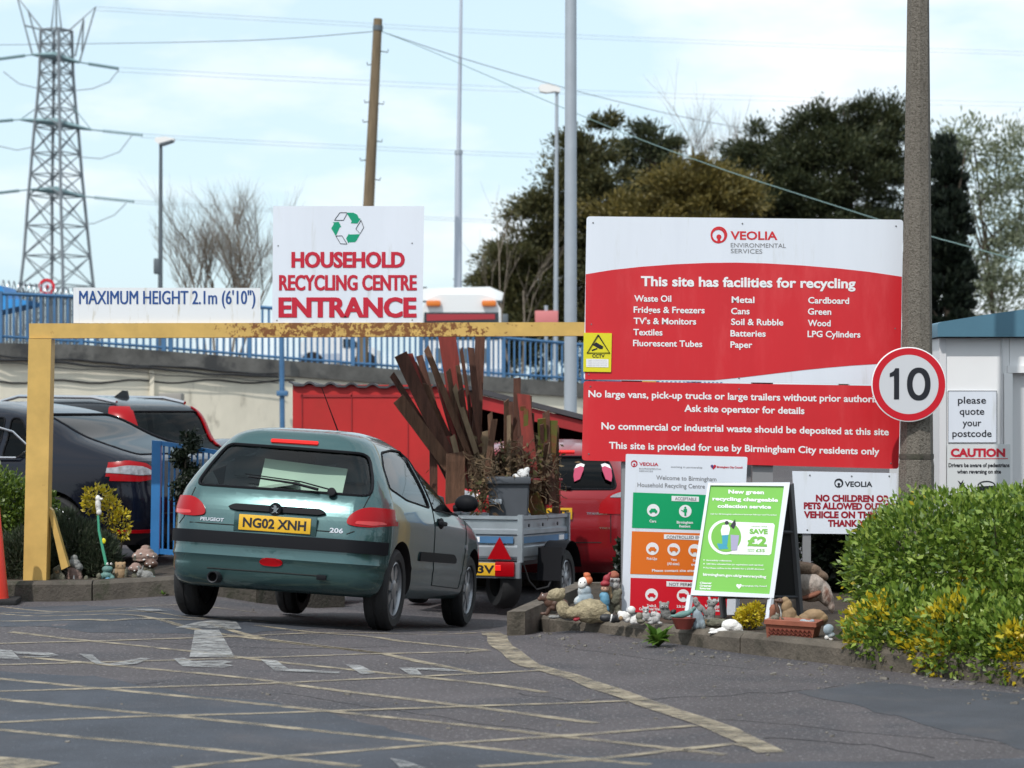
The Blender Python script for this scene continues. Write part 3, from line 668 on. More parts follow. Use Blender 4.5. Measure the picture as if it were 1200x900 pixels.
# CCTV sign fixed over the left edge
bd = Board((684, 390), (717, 390.5), (716, 436), (683.5, 435.5), VY - .012)
T = thing('cctv_sign', 'small yellow camera warning sign on the left edge of the big red sign', 'sign', bd.p(700, 436))
mb = MB(); bd.slab(mb, .01); mb.build('panel', M['cctv_yellow'], T, smooth=False)
mb = MB(); bd.poly(mb, [(687, 420.5), (713, 421), (713, 430.5), (687, 430)]); mb.build('white_label', M['ink_white'], T, smooth=False)
mb = MB(); tri = [(701, 392.5), (714.5, 413.5), (688, 413.5), (701, 392.5)]; mb.tube([bd.p(*p, .003) for p in tri], .0052, 5); mb.build('warning_triangle', M['ink_dark'], T)
mb = MB(); bd.poly(mb, [(694, 404), (698.5, 401), (707, 406), (706, 409), (703, 409)]); bd.poly(mb, [(693, 410), (700, 407.5), (700, 409), (694, 411.5)], .0024); bd.text(mb, 'CCTV', 694, 708.5, 419, 419.2, 4, .03)
for k in range(4): bd.text(mb, 'images are being monitored', 689, 711, 422.5 + k*2.1, 422.6 + k*2.1, 1.1)
mb.build('lettering', M['ink_dark'], T, smooth=False)

# ------------------------------------------------------------------ concrete lamp column and speed sign
CYp = 17.15
T = thing('concrete_column', 'tall weathered concrete column in front of the big sign\'s right edge', 'column', (P(1074, 620, CYp).x, CYp, .1))
mb = MB(); top = P(1077, -260, CYp); bot = P(1073.5, 600, CYp)
mb.tube([(bot.x, CYp, -.1), (bot.x, CYp, bot.z), P(1074, 545, CYp), P(1074, 538, CYp), P(1076, 0, CYp), top], [.135, .134, .132, .125, .082, .07], 8); mb.build('shaft', M['concrete_pole'], T, ang=20)
mb = MB(); q = P(1074, 535, CYp); mb.lathe((q.x, CYp, q.z), [(.1285, -.02), (.131, 0), (.1285, .02)], 8); mb.build('band', M['kerb_dark'], T)
bd = Board((1021, 406), (1109, 406), (1109, 494), (1021, 494), CYp - .17)
T = thing('speed_limit_sign', 'round white ten sign with red ring fixed to the concrete column', 'sign', bd.p(1065, 494))
mb = MB(); mb.lathe(bd.p(1065, 450.5, -.012), [(0, 0), (.272, 0), (.276, .004), (.276, .012), (.272, .014), (0, .014)], 64, bd.n); mb.build('plate', M['ink_white'], T)
mb = MB(); bd.disc(mb, 1065, 450.5, 42.6, .0035, 34.8, 72); mb.build('ring', mat('ring_red', (.56, .008, .02), .35), T, smooth=False)
mb = MB(); bd.disc(mb, 1065, 450.5, 34.7, .0035, 0, 64); mb.build('centre', mat('sign_grey_white', (.60, .61, .64), .35), T, smooth=False)
mb = MB()
bd.poly(mb, [(1047.5, 468), (1053.5, 468), (1053.5, 431.5), (1049, 431.5), (1047, 435), (1042.5, 437.5), (1042.5, 442), (1047.5, 440.5)], .006)
oc, a, b = (1076.5, 450), (13.8, 19.3), (7.3, 13.2); seg = 48
A = [bd.p(oc[0] + a[0]*math.copysign(abs(math.cos(q))**.9, math.cos(q)), oc[1] + a[1]*math.copysign(abs(math.sin(q))**.9, math.sin(q)), .006) for q in [2*math.pi*k/seg for k in range(seg)]]
B_ = [bd.p(oc[0] + b[0]*math.cos(q), oc[1] + b[1]*math.sin(q), .006) for q in [2*math.pi*k/seg for k in range(seg)]]
for k in range(seg): mb.face([A[k], A[(k+1) % seg], B_[(k+1) % seg], B_[k]])
mb.build('numerals', M['ink_dark'], T, smooth=False)
mb = MB()
for y in (432, 468): q = P(1070, y, CYp - .10); mb.box((q.x, CYp - .1, q.z), (.2, .12, .03))
mb.build('bracket', M['galv'], T)

# ------------------------------------------------------------------ welcome board
WY = 15.85
def zw(x, y): return (725 + x / 7.5, 525 + y / 7.5)
bd = Board((733.5, 532), (876, 535.5), (866, 722), (728.5, 716), WY)
T = thing('welcome_board', 'white welcome board with green, orange and red panels behind the A-board', 'sign', bd.p(798, 719))
mb = MB(); bd.slab(mb, .02, 2); mb.build('panel', M['sign_white'], T, smooth=False)
for nm, c, m in (('acceptable_panel', [(742, 577), (858, 581), (855, 622), (740.5, 618.5)], 'poster_green'), ('controlled_panel', [(740.5, 622.5), (855, 626), (852, 676), (738.5, 672.5)], 'poster_orange'), ('not_permitted_panel', [(739, 677), (853, 681), (851, 722), (738, 717)], 'poster_red')):
    mb = MB(); bd.poly(mb, c); mb.build(nm, M[m], T, smooth=False)
mb = MB()
for c in ([(787, 581), (819, 582), (819, 588), (787, 587)], [(778, 626), (832, 628), (832, 633.5), (778, 631.5)], [(781, 681), (826, 683), (826, 689), (781, 687)]): bd.poly(mb, c, .004)
for x, y in ((765.5, 598), (803, 599), (838, 600.5), (764.5, 643), (789.5, 644), (814, 645), (839, 646), (763.5, 697), (800.5, 698), (837, 699.5)): bd.disc(mb, x, y, 7.4, .004, 0, 28)
for st, a, b, y in (('Cars', 761, 769, 612), ('Birmingham', 793, 812, 613.5), ('Resident', 796, 809, 618), ('Cycles', 833, 844, 614), ('Pick-Ups', 758, 770, 656), ('Vans', 786, 793, 657), ('(All sizes)', 782, 796, 662), ('Small', 812, 820, 658), ('trailers', 810, 822, 663),
                    ('Please contact site attendant', 764, 826, 670), ('Trade &', 758, 769, 711), ('Commercial Waste', 749, 776, 715), ('3.5t Limit', 793, 806, 712), ('Skips', 833, 842, 713), ('Walking', 826, 843, 711.5), ('residents', 827, 843, 716.5)):
    bd.text(mb, st, a, b, y, y + .3, 3.1, .025, .004)
mb.build('pictogram_discs', M['ink_white'], T, smooth=False)
mb = MB()
for st, a, b, y, c in (('ACCEPTABLE', 791, 816, 586, 3.6), ('CONTROLLED ENTRY', 781, 830, 631, 3.6), ('NOT PERMITTED', 784, 824, 686.3, 3.6)): bd.text(mb, st, a, b, y, y + .7, c, .01, .006)
bd.text(mb, 'working in partnership', 786, 823, 548, 549, 2.2); bd.text(mb, 'Welcome to Birmingham', 769, 839.5, 562, 564, 5, .005); bd.text(mb, 'Household Recycling Centre', 747, 826, 570.5, 572.5, 5, .005)
bd.text(mb, 'ENVIRONMENTAL', 749, 775, 550, 550.6, 1.8); bd.text(mb, 'SERVICES', 749, 765, 552.8, 553.2, 1.8)
mb.build('grey_lettering', M['ink_grey'], T, smooth=False)
veolia_logo(bd, T, 743.2, 543.2, 3.9, 749, 771.5, 545.6, 546.2, 3.9, M['ink_red'])
def heart(mb, cx, cy, r, off, bd=bd):
    pts = []
    for k in range(28):
        q = 2*math.pi*k/28; pts.append((cx + r*math.sin(q)**3, cy - r*(.8125*math.cos(q) - .3125*math.cos(2*q) - .125*math.cos(3*q) - .0625*math.cos(4*q))))
    bd.poly(mb, pts, off)
mb = MB(); heart(mb, 836, 547, 3.3, .002); bd.text(mb, 'Birmingham City Council', 840, 870, 548.3, 549, 2.4, .03); mb.build('council_logo', M['ink_red'], T, smooth=False)
mb = MB(); bd.poly(mb, [(832.9, 545), (835, 544.6), (836, 547), (834.8, 549)], .004); mb.build('logo_corner', M['ink_blue'], T, smooth=False)
def carico(mb, x, y, o=.006, van=False, bd=bd):
    if van: bd.poly(mb, [(x-5, y-2.4), (x+2, y-2.4), (x+2, y-1.6), (x+4, y-1.2), (x+5, y+.4), (x+5, y+2), (x-5, y+2)], o)
    else: bd.poly(mb, [(x-4.7, y+.2), (x-3.4, y-.2), (x-2.6, y-2), (x+2.6, y-2), (x+3.4, y-.2), (x+4.7, y+.2), (x+4.7, y+2.2), (x-4.7, y+2.2)], o)
    for k in (-2.8, 2.8): bd.disc(mb, x + k, y + 2.4, 1.1, o + .0012, 0, 12)
mb = MB(); carico(mb, 765.5, 598); bd.disc(mb, 803, 594.8, 1.2, .006, 0, 12); bd.poly(mb, [(801, 596.2), (805, 596.2), (805, 600.5), (804.2, 600.5), (804.2, 604.5), (801.9, 604.5), (801.9, 600.5), (798, 598.2), (798, 597.2), (801, 598.6)], .006); carico(mb, 838, 600); mb.build('pictogram', M['poster_green'], T, smooth=False)
mb = MB(); carico(mb, 764.5, 643); carico(mb, 789.5, 643.5, van=True); carico(mb, 814, 645, van=True); carico(mb, 839, 646); mb.build('pictogram', M['poster_orange'], T, smooth=False)
mb = MB(); carico(mb, 763.5, 697); carico(mb, 800.5, 697.5, van=True); carico(mb, 837, 699); mb.build('pictogram', M['poster_red'], T, smooth=False)
for x in (742, 857): mb = MB(); a = P(x, 540, WY + .04); mb.box2((a.x - .025, WY + .022, .08), (a.x + .025, WY + .06, a.z)); mb.build('leg', M['sign_back'], T, smooth=False)

# ------------------------------------------------------------------ A-board
AY = 15.12
def za(x, y): return (800 + x * .17766, 555 + y * .17778)
fb = [(829.5, 566.5), (925.5, 566), (906.5, 701.5), (809, 698)]
bd = Board(*fb, [AY + .28, AY + .28, AY, AY])
T = thing('a_board', 'green garden waste A-board in silver frame standing at the kerb edge', 'sign', (P(868, 725, AY).x, AY + .25, .11))
mb = MB(); bd.slab(mb, .008); mb.build('backing', M['sign_back'], T, smooth=False)
mb = MB(); inner = [(832.2, 569.5), (918.6, 570.5), (901.5, 697), (814, 692.5)]
for i in range(4):
    o0, o1, i1, i0 = fb[i], fb[(i+1) % 4], inner[(i+1) % 4], inner[i]
    mb.prism([bd.p(*o0, .0), bd.p(*o1, .0), bd.p(*i1, .0), bd.p(*i0, .0)], bd.n * .014)
mb.build('frame', mat('frame_silver', (.72, .74, .78), .3, metal=.25), T, smooth=False)
mb = MB(); bd.poly(mb, [(831.5, 568.8), (919, 569.6), (902, 697.6), (813.6, 693.2)], .002); mb.build('poster', M['poster_lime'], T, smooth=False)
mb = MB()
for st, a, b, yl, yr, c, bo in (('New green', 301, 536, 134, 139, 27, .04), ('recycling chargeable', 196, 628, 180, 190, 25, .04), ('collection service', 229, 582, 229, 236, 25, .04), ('Call for 28 fortnightly collections between February and November', 183, 622, 274, 281, 9, .015),
                         ('fortnightly collections', 156, 322, 580, 584, 10, .02), ('240 litre wheeled bin (or equivalent sack service)', 156, 530, 604, 612, 10, .02), ('Purchase online to be eligible for a £2.00 discount', 152, 538, 630, 639, 10, .02), ('birmingham.gov.uk/greenrecycling', 134, 550, 676, 692, 18, .03),
                         ('Cleaner', 113, 192, 729, 731, 13, .04), ('Greener', 112, 192, 747, 749, 13, .04), ('Smarter', 111, 188, 764, 766, 13, .04), ('Birmingham City Council', 392, 554, 746, 749, 9, .03)):
    bd.text(mb, st, za(a, 0)[0], za(b, 0)[0], za(0, yl)[1], za(0, yr)[1], c * .1777, bo, .004)
bd.disc(mb, *za(283, 422), 20.5, .003, 0, 44); bd.poly(mb, [za(*p) for p in ((340, 322), (596, 332), (607, 345), (583, 532), (570, 541), (320, 535))], .0034)
heart(mb, *za(371, 744), 3.3, .004, bd)
for y in (573, 598, 623): bd.poly(mb, [za(140, y - 5), za(145, y), za(140, y + 5), za(135, y)], .004)
mb.build('white_print', M['ink_white'], T, smooth=False)
mb = MB(); bd.disc(mb, *za(286, 422), 17.6, .005, 0, 40); 
for st, a, b, yl, yr, c, bo in (('ONLINE OFFER', 452, 558, 356, 359, 8, .0), ('SAVE', 440, 560, 402, 404, 34, .05), ('£2', 425, 555, 482, 487, 66, .05), ('NORMAL', 427, 476, 508, 509, 8, .0), ('PRICE', 427, 470, 520, 521, 8, 0), ('£35', 482, 540, 521, 522, 20, .02)):
    bd.text(mb, st, za(a, 0)[0], za(b, 0)[0], za(0, yl)[1], za(0, yr)[1], c * .1777, bo, .006)
mb.build('green_print', mat('ink_lime', (.16, .45, .05), .4), T, smooth=False)
mb = MB(); bd.poly(mb, [za(*p) for p in ((258, 412), (300, 408), (296, 450), (292, 480), (262, 480))], .0062); bd.poly(mb, [za(*p) for p in ((225, 465), (285, 470), (300, 500), (240, 505))], .0058); mb.build('blue_print', mat('ink_teal', (.03, .30, .42), .4), T, smooth=False)
mb = MB(); bd.poly(mb, [za(*p) for p in ((262, 345), (300, 340), (312, 365), (304, 408), (256, 412), (250, 380))], .0065); mb.build('shirt_print', M['ink_white'], T, smooth=False)
mb = MB(); bd.poly(mb, [za(*p) for p in ((312, 350), (345, 305), (350, 340), (335, 372))], .0068); bd.disc(mb, *za(290, 330), 2.4, .007, 0, 16); mb.build('dark_print', M['ink_dark'], T, smooth=False)
mb = MB(); bd.poly(mb, [za(*p) for p in ((315, 408), (372, 412), (358, 510), (318, 512))], .0062); mb.build('bin_print', mat('ink_lilac', (.35, .33, .48), .4), T, smooth=False)
fd = (bd.w[3] - bd.w[0]).normalized()
for (x, y) in ((809, 700), (903.5, 703)):
    a = bd.p(x, y - 2, -.004); mb = MB(); e = a + fd * ((a.z - .113) / -fd.z); mb.tube([a, e], .021, 4); mb.build('leg', M['frame_silver'], T, smooth=False)
bk_ = Board((834, 566), (926, 566), (936, 700), (846, 700), [AY + .30, AY + .30, AY + .50, AY + .50])
mb = MB(); bk_.slab(mb, .012); mb.build('rear_panel', mat('chalk_black', (.035, .037, .04), .6), T, smooth=False)
bdir = (bk_.w[2] - bk_.w[1]).normalized()
for i, j in ((0, 3), (1, 2)):
    a = bk_.w[i]; e = a + (bk_.w[j] - a).normalized() * ((a.z - .108) / -(bk_.w[j] - a).normalized().z); mb = MB(); mb.tube([a + bk_.n*.012, e + bk_.n*.012], .023, 4); mb.build('leg', mat('frame_dark', (.12, .125, .135), .45, metal=.3), T, smooth=False)
mb = MB()
for t in (.42, .99): mb.tube([bk_.w[0].lerp(bk_.w[3], t) + bk_.n*.02, bk_.w[1].lerp(bk_.w[2], t) + bk_.n*.02], .012, 4)
mb.build('crossbar', M['frame_dark'], T, smooth=False)

# ------------------------------------------------------------------ no children sign
def zn(x, y): return (900 + x / 3.46, 540 + y / 3.46)
NY = 17.2
bd = Board((928.5, 552), (1051, 554.5), (1050, 626.5), (932, 625), NY)
T = thing('no_children_sign', 'white sign with dark red capitals partly behind the hedge', 'sign', bd.p(990, 626))
mb = MB(); bd.slab(mb, .012); mb.build('panel', M['sign_white'], T, smooth=False)
veolia_logo(bd, T, *zn(287, 90), 5.3, zn(311, 0)[0], zn(423, 0)[0], zn(0, 105)[1], zn(0, 106)[1], 6.3, M['ink_dark'])
mb = MB()
for st, a, b, yl, yr in (('NO CHILDREN OR', 194, 493, 165, 168), ('PETS ALLOWED OUT OF', 145, 545, 196, 200), ('VEHICLE ON THIS SITE', 145, 520, 232, 234), ('THANK YOU', 243, 440, 267, 268)):
    bd.text(mb, st, zn(a, 0)[0], zn(b, 0)[0] if zn(b, 0)[0] < 1049 else 1049, zn(0, yl)[1], zn(0, yr)[1], 28 / 3.46, .05)
mb.build('lettering', mat('ink_maroon', (.30, .006, .02), .4), T, smooth=False)
screws(bd, [(949, 557), (998, 558), (1042, 558), (946, 621)], T)
for x in (945, 1035): mb = MB(); a = P(x, 560, NY + .04); mb.box2((a.x - .03, NY + .014, .08), (a.x + .03, NY + .06, a.z)); mb.build('leg', M['sign_back'], T, smooth=False)

# ------------------------------------------------------------------ site cabin
KY = 19.3
k0 = P(1102, 396, KY); T = thing('site_cabin', 'white site office cabin with curved blue roof at the right edge', 'cabin', (k0.x, KY, -.2))
mb = MB(); kd = P(1183, 437, KY)
mb.box2((k0.x, KY, -.3), (kd.x - .003, KY + 2.6, k0.z)); mb.box2((kd.x, KY, kd.z), (kd.x + .9, KY + 2.6, k0.z)); mb.box2((kd.x + .9, KY, -.3), (kd.x + 2.3, KY + 2.6, k0.z)); mb.build('wall', M['cabin_white'], T, smooth=False)
mb = MB()
mb.box2((k0.x - .012, KY - .018, -.3), (k0.x + .045, KY - .002, k0.z)); q = P(1173, 437, KY); mb.box2((q.x, KY - .014, -.3), (q.x + .014, KY - .002, k0.z)); mb.build('trim', mat('cabin_trim', (.68, .68, .69), .4), T, smooth=False)
mb = MB(); mb.box2((kd.x - .02, KY - .03, kd.z - .0), (kd.x + .93, KY - .002, kd.z + .06)); mb.box2((kd.x - .05, KY - .03, -.3), (kd.x + .02, KY - .004, kd.z - .003)); mb.build('door_frame', M['cabin_white'], T, smooth=False)
mb = MB(); mb.box2((kd.x + .01, KY + .06, -.3), (kd.x + .89, KY + .1, kd.z - .002)); d = mb.build('door', M['cabin_trim'], T, smooth=False)
mb = MB(); prof = [(1099, 394.5), (1098.5, 383), (1099.5, 379), (1104, 377), (1150, 369.5), (1200, 362.5), (1290, 356), (1400, 362), (1480, 378), (1482, 394.5)]
mb.prism([P(x, y, KY - .12) for x, y in prof], (0, 2.85, 0)); mb.build('roof', M['cabin_roof'], T)
bd = Board((1111, 458), (1168, 458), (1168, 518.5), (1111, 518.5), KY - .018)
T = thing('postcode_sign', 'white please quote your postcode notice on the cabin wall', 'sign', bd.p(1140, 518))
mb = MB(); bd.slab(mb, .01); mb.build('panel', M['sign_white'], T, smooth=False)
mb = MB()
for st, a, b, y, c in (('please', 1122.5, 1155.5, 473, 8.2), ('quote', 1124.5, 1153.5, 486, 8.2), ('your', 1128, 1150, 499.5, 8.2), ('postcode', 1116, 1162, 512, 8.2)): bd.text(mb, st, a, b, y, y, c, .012)
mb.build('lettering', M['ink_dark'], T, smooth=False)
mb = MB(); mb.tube([bd.p(*q, .001) for q in ((1111, 458), (1168, 458), (1168, 518.5), (1111, 518.5), (1111, 458))], .003, 4); mb.build('edge', M['ink_grey'], T)
bd = Board((1110, 520.5), (1184, 520.5), (1184, 580), (1110, 580), KY - .034)
T = thing('caution_sign', 'pale caution notice with red heading below the postcode notice', 'sign', bd.p(1147, 580))
mb = MB(); bd.slab(mb, .01); mb.build('panel', mat('sign_pale', (.66, .68, .68), .4), T, smooth=False)
mb = MB(); bd.text(mb, 'CAUTION', 1114, 1178, 535.5, 535.5, 10, .05); bd.poly(mb, [(1113, 537), (1181, 537), (1181, 537.9), (1113, 537.9)]); mb.build('heading', M['ink_red'], T, smooth=False)
mb = MB(); bd.text(mb, 'Drivers be aware of pedestrians', 1111.5, 1183, 547.5, 547.5, 4.8, .03); bd.text(mb, 'when reversing on site', 1121.5, 1173, 555, 555, 4.8, .03)
bd.poly(mb, [(1122, 563), (1124, 564), (1126, 566), (1129, 562), (1128, 567), (1131, 569), (1128, 575), (1124, 575), (1125, 568)], .002); mb.tube([bd.p(1156 + 10*math.cos(q), 569 + 5*math.sin(q), .002) for q in [math.pi + math.pi*k/10 for k in range(11)]], .005, 4); bd.poly(mb, [(1145, 570), (1167, 569), (1167, 576), (1145, 576)], .002)
mb.build('lettering', M['ink_dark'], T, smooth=False)
# ------------------------------------------------------------------ vehicles
def carpaint(name, c, metal=.5, rough=.28, coat=.9, spec=.5):
    mat(name, c, rough, metal=metal, coat=coat, var=.04, vs=90, spec=spec)
carpaint('teal_paint', (.053, .113, .114), .55, .24, .7, .4); carpaint('navy_paint', (.004, .005, .012), 0, .2, .4, .2); carpaint('black_paint', (.006, .007, .010), 0, .2, .4, .2); carpaint('crimson_paint', (.25, .007, .013), .3, .28, .45, .4)
mat('rubber', (.012, .012, .013), .75, bump=.2, bs=60); mat('trim_black', (.007, .0075, .010), .62, spec=.15); mat('wheel_silver', (.33, .34, .36), .35, metal=.7); mat('hub_dark', (.04, .04, .045), .5, metal=.5)
mat('lamp_red', (.33, .002, .006), .3, coat=.12, spec=.2); mat('lamp_lens', (.55, .03, .03), .2, coat=.4); mat('lamp_dark_red', (.16, .003, .008), .15, coat=1); mat('lamp_clear', (.34, .34, .36), .2, metal=.3, coat=.5, var=.3, vs=25); mat('brake_on', (.62, .015, .012), .3, emit=.2, coat=.1, spec=.2); mat('lamp_lit', (.85, .02, .015), .2, coat=1, emit=.25)
mat('plate_yellow', (.72, .42, .025), .4, var=.06, vs=14); mat('chrome', (.6, .6, .62), .15, metal=1); mat('seat_fabric', (.06, .063, .068), .9); mat('cabin_liner', (.13, .13, .125), .9); mat('card_pale', (.60, .70, .58), .8)
mat('line_dark', (.006, .008, .008), .8)
glass('car_glass', (.74, .82, .80)); glass('dark_glass', (.10, .11, .12), 1.28)

def interp_rows(cps, zs):             # smooth interpolation of control rows by height
    z = [c[0] for c in cps]; out = []
    for k in range(1, len(cps[0])):
        v = [c[k] for c in cps]; n = len(z); d = [(v[i+1]-v[i])/(z[i+1]-z[i]) for i in range(n-1)]
        m = [d[0]] + [0 if d[i-1]*d[i] <= 0 else 2*d[i-1]*d[i]/(d[i-1]+d[i]) for i in range(1, n-1)] + [d[-1]]
        res = []
        for q in zs:
            i = min(max(int(np.searchsorted(z, q, side='right')) - 1, 0), n-2); h = z[i+1]-z[i]; t = (q-z[i])/h
            res.append((2*t**3-3*t**2+1)*v[i] + (t**3-2*t**2+t)*h*m[i] + (-2*t**3+3*t**2)*v[i+1] + (t**3-t**2)*h*m[i+1])
        out.append(res)
    return out
def car_shell(cps, extra_z=(), taper=.05, bulge=.05):
    """cps rows: (z, rear y, front y, half width, corner rx, corner ry). Returns a bmesh."""
    z0, z1 = cps[0][0], cps[-1][0]
    zs = sorted(set([round(z0 + (z1 - z0) * (1 - (1 - t) ** 1.6), 4) for t in np.linspace(0, 1, 58)]) | set(extra_z))
    zs = [q for i, q in enumerate(zs) if q in extra_z or all(abs(q - e) > .006 for e in extra_z)]
    yr, yf, w, rx, ry = interp_rows(cps, zs); bm = bmesh.new(); rings = []
    for i, q in enumerate(zs):
        half = []; W, a, b = w[i], min(rx[i], w[i]*.9), min(ry[i], (yf[i]-yr[i])*.45)
        def sx(y):
            ym = (yf[i] + yr[i]) / 2; return 1 - taper * abs((y - ym) / max(.3, (yf[i] - yr[i]) / 2)) ** 3
        for t in np.linspace(0, 1, 16): x = (W - a) * t; half.append((x, yr[i] + bulge * (x / W) ** 2, 0))
        y0 = yr[i] + bulge * ((W - a) / W) ** 2
        for t in np.linspace(0, 1, 12)[1:]: half.append((W - a + a*math.sin(t*math.pi/2), y0 + b*(1 - math.cos(t*math.pi/2)), 1))
        y1 = y0 + b; y2 = yf[i] - min(.5, (yf[i] - yr[i]) * .3)
        for t in np.linspace(0, 1, 46)[1:]: half.append((W, y1 + (y2 - y1)*t, 1))
        for t in np.linspace(0, 1, 12)[1:]: half.append((W*math.cos(t*math.pi/2)**.8 if t < 1 else 0, y2 + (yf[i]-y2)*math.sin(t*math.pi/2), 1))
        pts = [(x * (sx(y) if k else 1 - taper * .0 - taper * (1 if True else 0) * (x / max(W, .01))), y) for x, y, k in half]
        ring = [(x, y, q) for x, y in pts] + [(-x, y, q) for x, y in pts[-2:0:-1]]
        rings.append([bm.verts.new(p) for p in ring])
    for A, B in zip(rings, rings[1:]):
        n = len(A)
        for k in range(n): bm.faces.new((A[k], A[(k+1) % n], B[(k+1) % n], B[k]))
    bm.faces.new(rings[0][::-1]); bm.faces.new(rings[-1])
    bmesh.ops.recalc_face_normals(bm, faces=bm.faces[:]); return bm
def round_poly(pts, r, n=4):
    out = []; m = len(pts)
    for i in range(m):
        q = Vector(pts[i]); a = Vector(pts[i-1]) - q; b = Vector(pts[(i+1) % m]) - q
        ra = min(r, a.length*.45); rb = min(r, b.length*.45); p0 = q + a.normalized()*ra; p2 = q + b.normalized()*rb
        for k in range(n + 1): t = k / n; out.append(tuple((1-t)**2*p0 + 2*t*(1-t)*q + t*t*p2))
    return out
def inpoly(x, y, pl):
    c = False; j = len(pl) - 1
    for i in range(len(pl)):
        if (pl[i][1] > y) != (pl[j][1] > y) and x < (pl[j][0]-pl[i][0])*(y-pl[i][1])/(pl[j][1]-pl[i][1]) + pl[i][0]: c = not c
        j = i
    return c
AX = {'rear': (0, 2, Vector((0, -1, 0))), 'front': (0, 2, Vector((0, 1, 0))), 'right': (1, 2, Vector((1, 0, 0))), 'left': (1, 2, Vector((-1, 0, 0))), 'top': (0, 1, Vector((0, 0, 1)))}
def carve(bm, side, outline, thr=.12, ylim=None):
    """cut the outline into the shell and return the faces inside it"""
    i, j, d = AX[side]; xs_ = [p[0] for p in outline]; ys_ = [p[1] for p in outline]; x0, x1, y0, y1 = min(xs_)-.08, max(xs_)+.08, min(ys_)-.08, max(ys_)+.08
    bm.normal_update()
    loc = [f for f in bm.faces if f.normal.dot(d) > thr and x0 < f.calc_center_median()[i] < x1 and y0 < f.calc_center_median()[j] < y1 and (ylim is None or ylim(f.calc_center_median()))]
    geom = loc + list({e for f in loc for e in f.edges}) + list({v for f in loc for v in f.verts})
    for a, b in zip(outline, outline[1:] + outline[:1]):
        t = Vector((b[0]-a[0], b[1]-a[1]))
        if t.length < 1e-5: continue
        n = Vector((0, 0, 0)); n[i] = -t.y; n[j] = t.x; co = Vector((0, 0, 0)); co[i] = a[0]; co[j] = a[1]
        geom = bmesh.ops.bisect_plane(bm, geom=geom, dist=1e-5, plane_co=co, plane_no=n.normalized())['geom']
    bm.normal_update()
    return [f for f in geom if isinstance(f, bmesh.types.BMFace) and inpoly(f.calc_center_median()[i], f.calc_center_median()[j], outline)]
def lift(bm, faces, off, skirt=True, remove=False):
    """copy faces to a new MB pushed out by off, with a skirt back to the shell"""
    mb = MB(); mp_ = {}
    vn = {}
    for f in faces:
        for v in f.verts: vn.setdefault(v, Vector()); vn[v] += f.normal * f.calc_area()
    for v, n in vn.items(): mp_[v] = mb.bm.verts.new(v.co + n.normalized() * off)
    fs = set(faces)
    for f in faces: mb.bm.faces.new([mp_[v] for v in f.verts])
    loop = []
    for e in {e for f in faces for e in f.edges}:
        if sum(1 for f in e.link_faces if f in fs) == 1: loop.append(e)
    if skirt:
        low = {}
        for e in loop:
            q = []
            for v in e.verts:
                if v not in low: low[v] = mb.bm.verts.new(v.co - vn[v].normalized() * .004)
                q.append(v)
            try: mb.bm.faces.new((mp_[q[0]], mp_[q[1]], low[q[1]], low[q[0]]))
            except ValueError: pass
    seal = [[v.co.copy() for v in e.verts] for e in loop]
    if remove: bmesh.ops.delete(bm, geom=faces, context='FACES')
    return mb, seal
def seal_mb(seal, r):
    mb = MB()
    for a, b in seal:
        if (a - b).length > 1e-5: mb.tube([a, b], r, 5)
    return mb
def surf_line(bm, pts, side, r=.004, n=14, sink=.0):
    """thin shut line along a polyline laid on the shell"""
    i, j, d = AX[side]; bv = BVHTree.FromBMesh(bm); mb = MB(); out = []
    for a, b in zip(pts, pts[1:]):
        for k in range(n):
            t = k / n; o = d * 5; o = Vector(o); o[i] = a[0] + (b[0]-a[0])*t; o[j] = a[1] + (b[1]-a[1])*t
            h = bv.ray_cast(o, -d)
            if h[0]: out.append(h[0] - d * sink)
    if len(out) > 1: mb.tube(out, r, 5)
    return mb
def wheel(T, c, r, w, spokes, side, rimr, m_rim='wheel_silver', style='cover'):
    """c: hub centre in car space; side +1 right"""
    x, y, z = c
    mb = MB(); ax = (side, 0, 0); hw = w / 2
    prof = [(rimr, -hw + .01), (r - .03, -hw), (r - .006, -hw + .018), (r, -hw + .035), (r, -.01), (r - .006, -.008), (r - .006, .008), (r, .01), (r, hw - .035), (r - .006, hw - .018), (r - .03, hw), (rimr + .012, hw - .004), (rimr, hw - .02)]
    mb.lathe((x, y, z), prof, 48, ax); t = mb.build('wheel', M['rubber'], T, local=True)
    mb = MB(); mb.lathe((x, y, z), [(rimr + .002, -hw + .02), (rimr + .002, hw - .02), (rimr - .012, hw - .012), (rimr - .02, hw - .03), (rimr * .9, hw - .055)], 48, ax)
    mb.lathe((x, y, z), [(0, hw - .075), (rimr * .97, hw - .075)], 40, ax); mb.build('rim', M[m_rim], t, local=True)
    mb = MB(); mb.lathe((x, y, z), [(rimr * .93, hw - .062), (rimr * .5, hw - .058), (0, hw - .055)], 36, ax); mb.build('rim_recess', M['hub_dark'], t, local=True)
    mb = MB()
    for k in range(spokes):
        a = 2 * math.pi * k / spokes + .2; ca, sa = math.cos(a), math.sin(a); da = .30 if style == 'cover' else .17
        def q(rr, aa, h): return Vector((x + side * h, y + rr * math.cos(a + aa), z + rr * math.sin(a + aa)))
        mb.prism([q(rimr*.22, -da*1.7, hw - .022), q(rimr*.95, -da*.75, hw - .03), q(rimr*.95, da*.75, hw - .03), q(rimr*.22, da*1.7, hw - .022)], (-side * .02, 0, 0))
    mb.lathe((x, y, z), [(rimr*.34, hw - .04), (rimr*.34, hw - .018), (rimr*.24, hw - .012), (0, hw - .010)], 24, ax); mb.build('spokes', M[m_rim], t, local=True, ang=25)
    return t
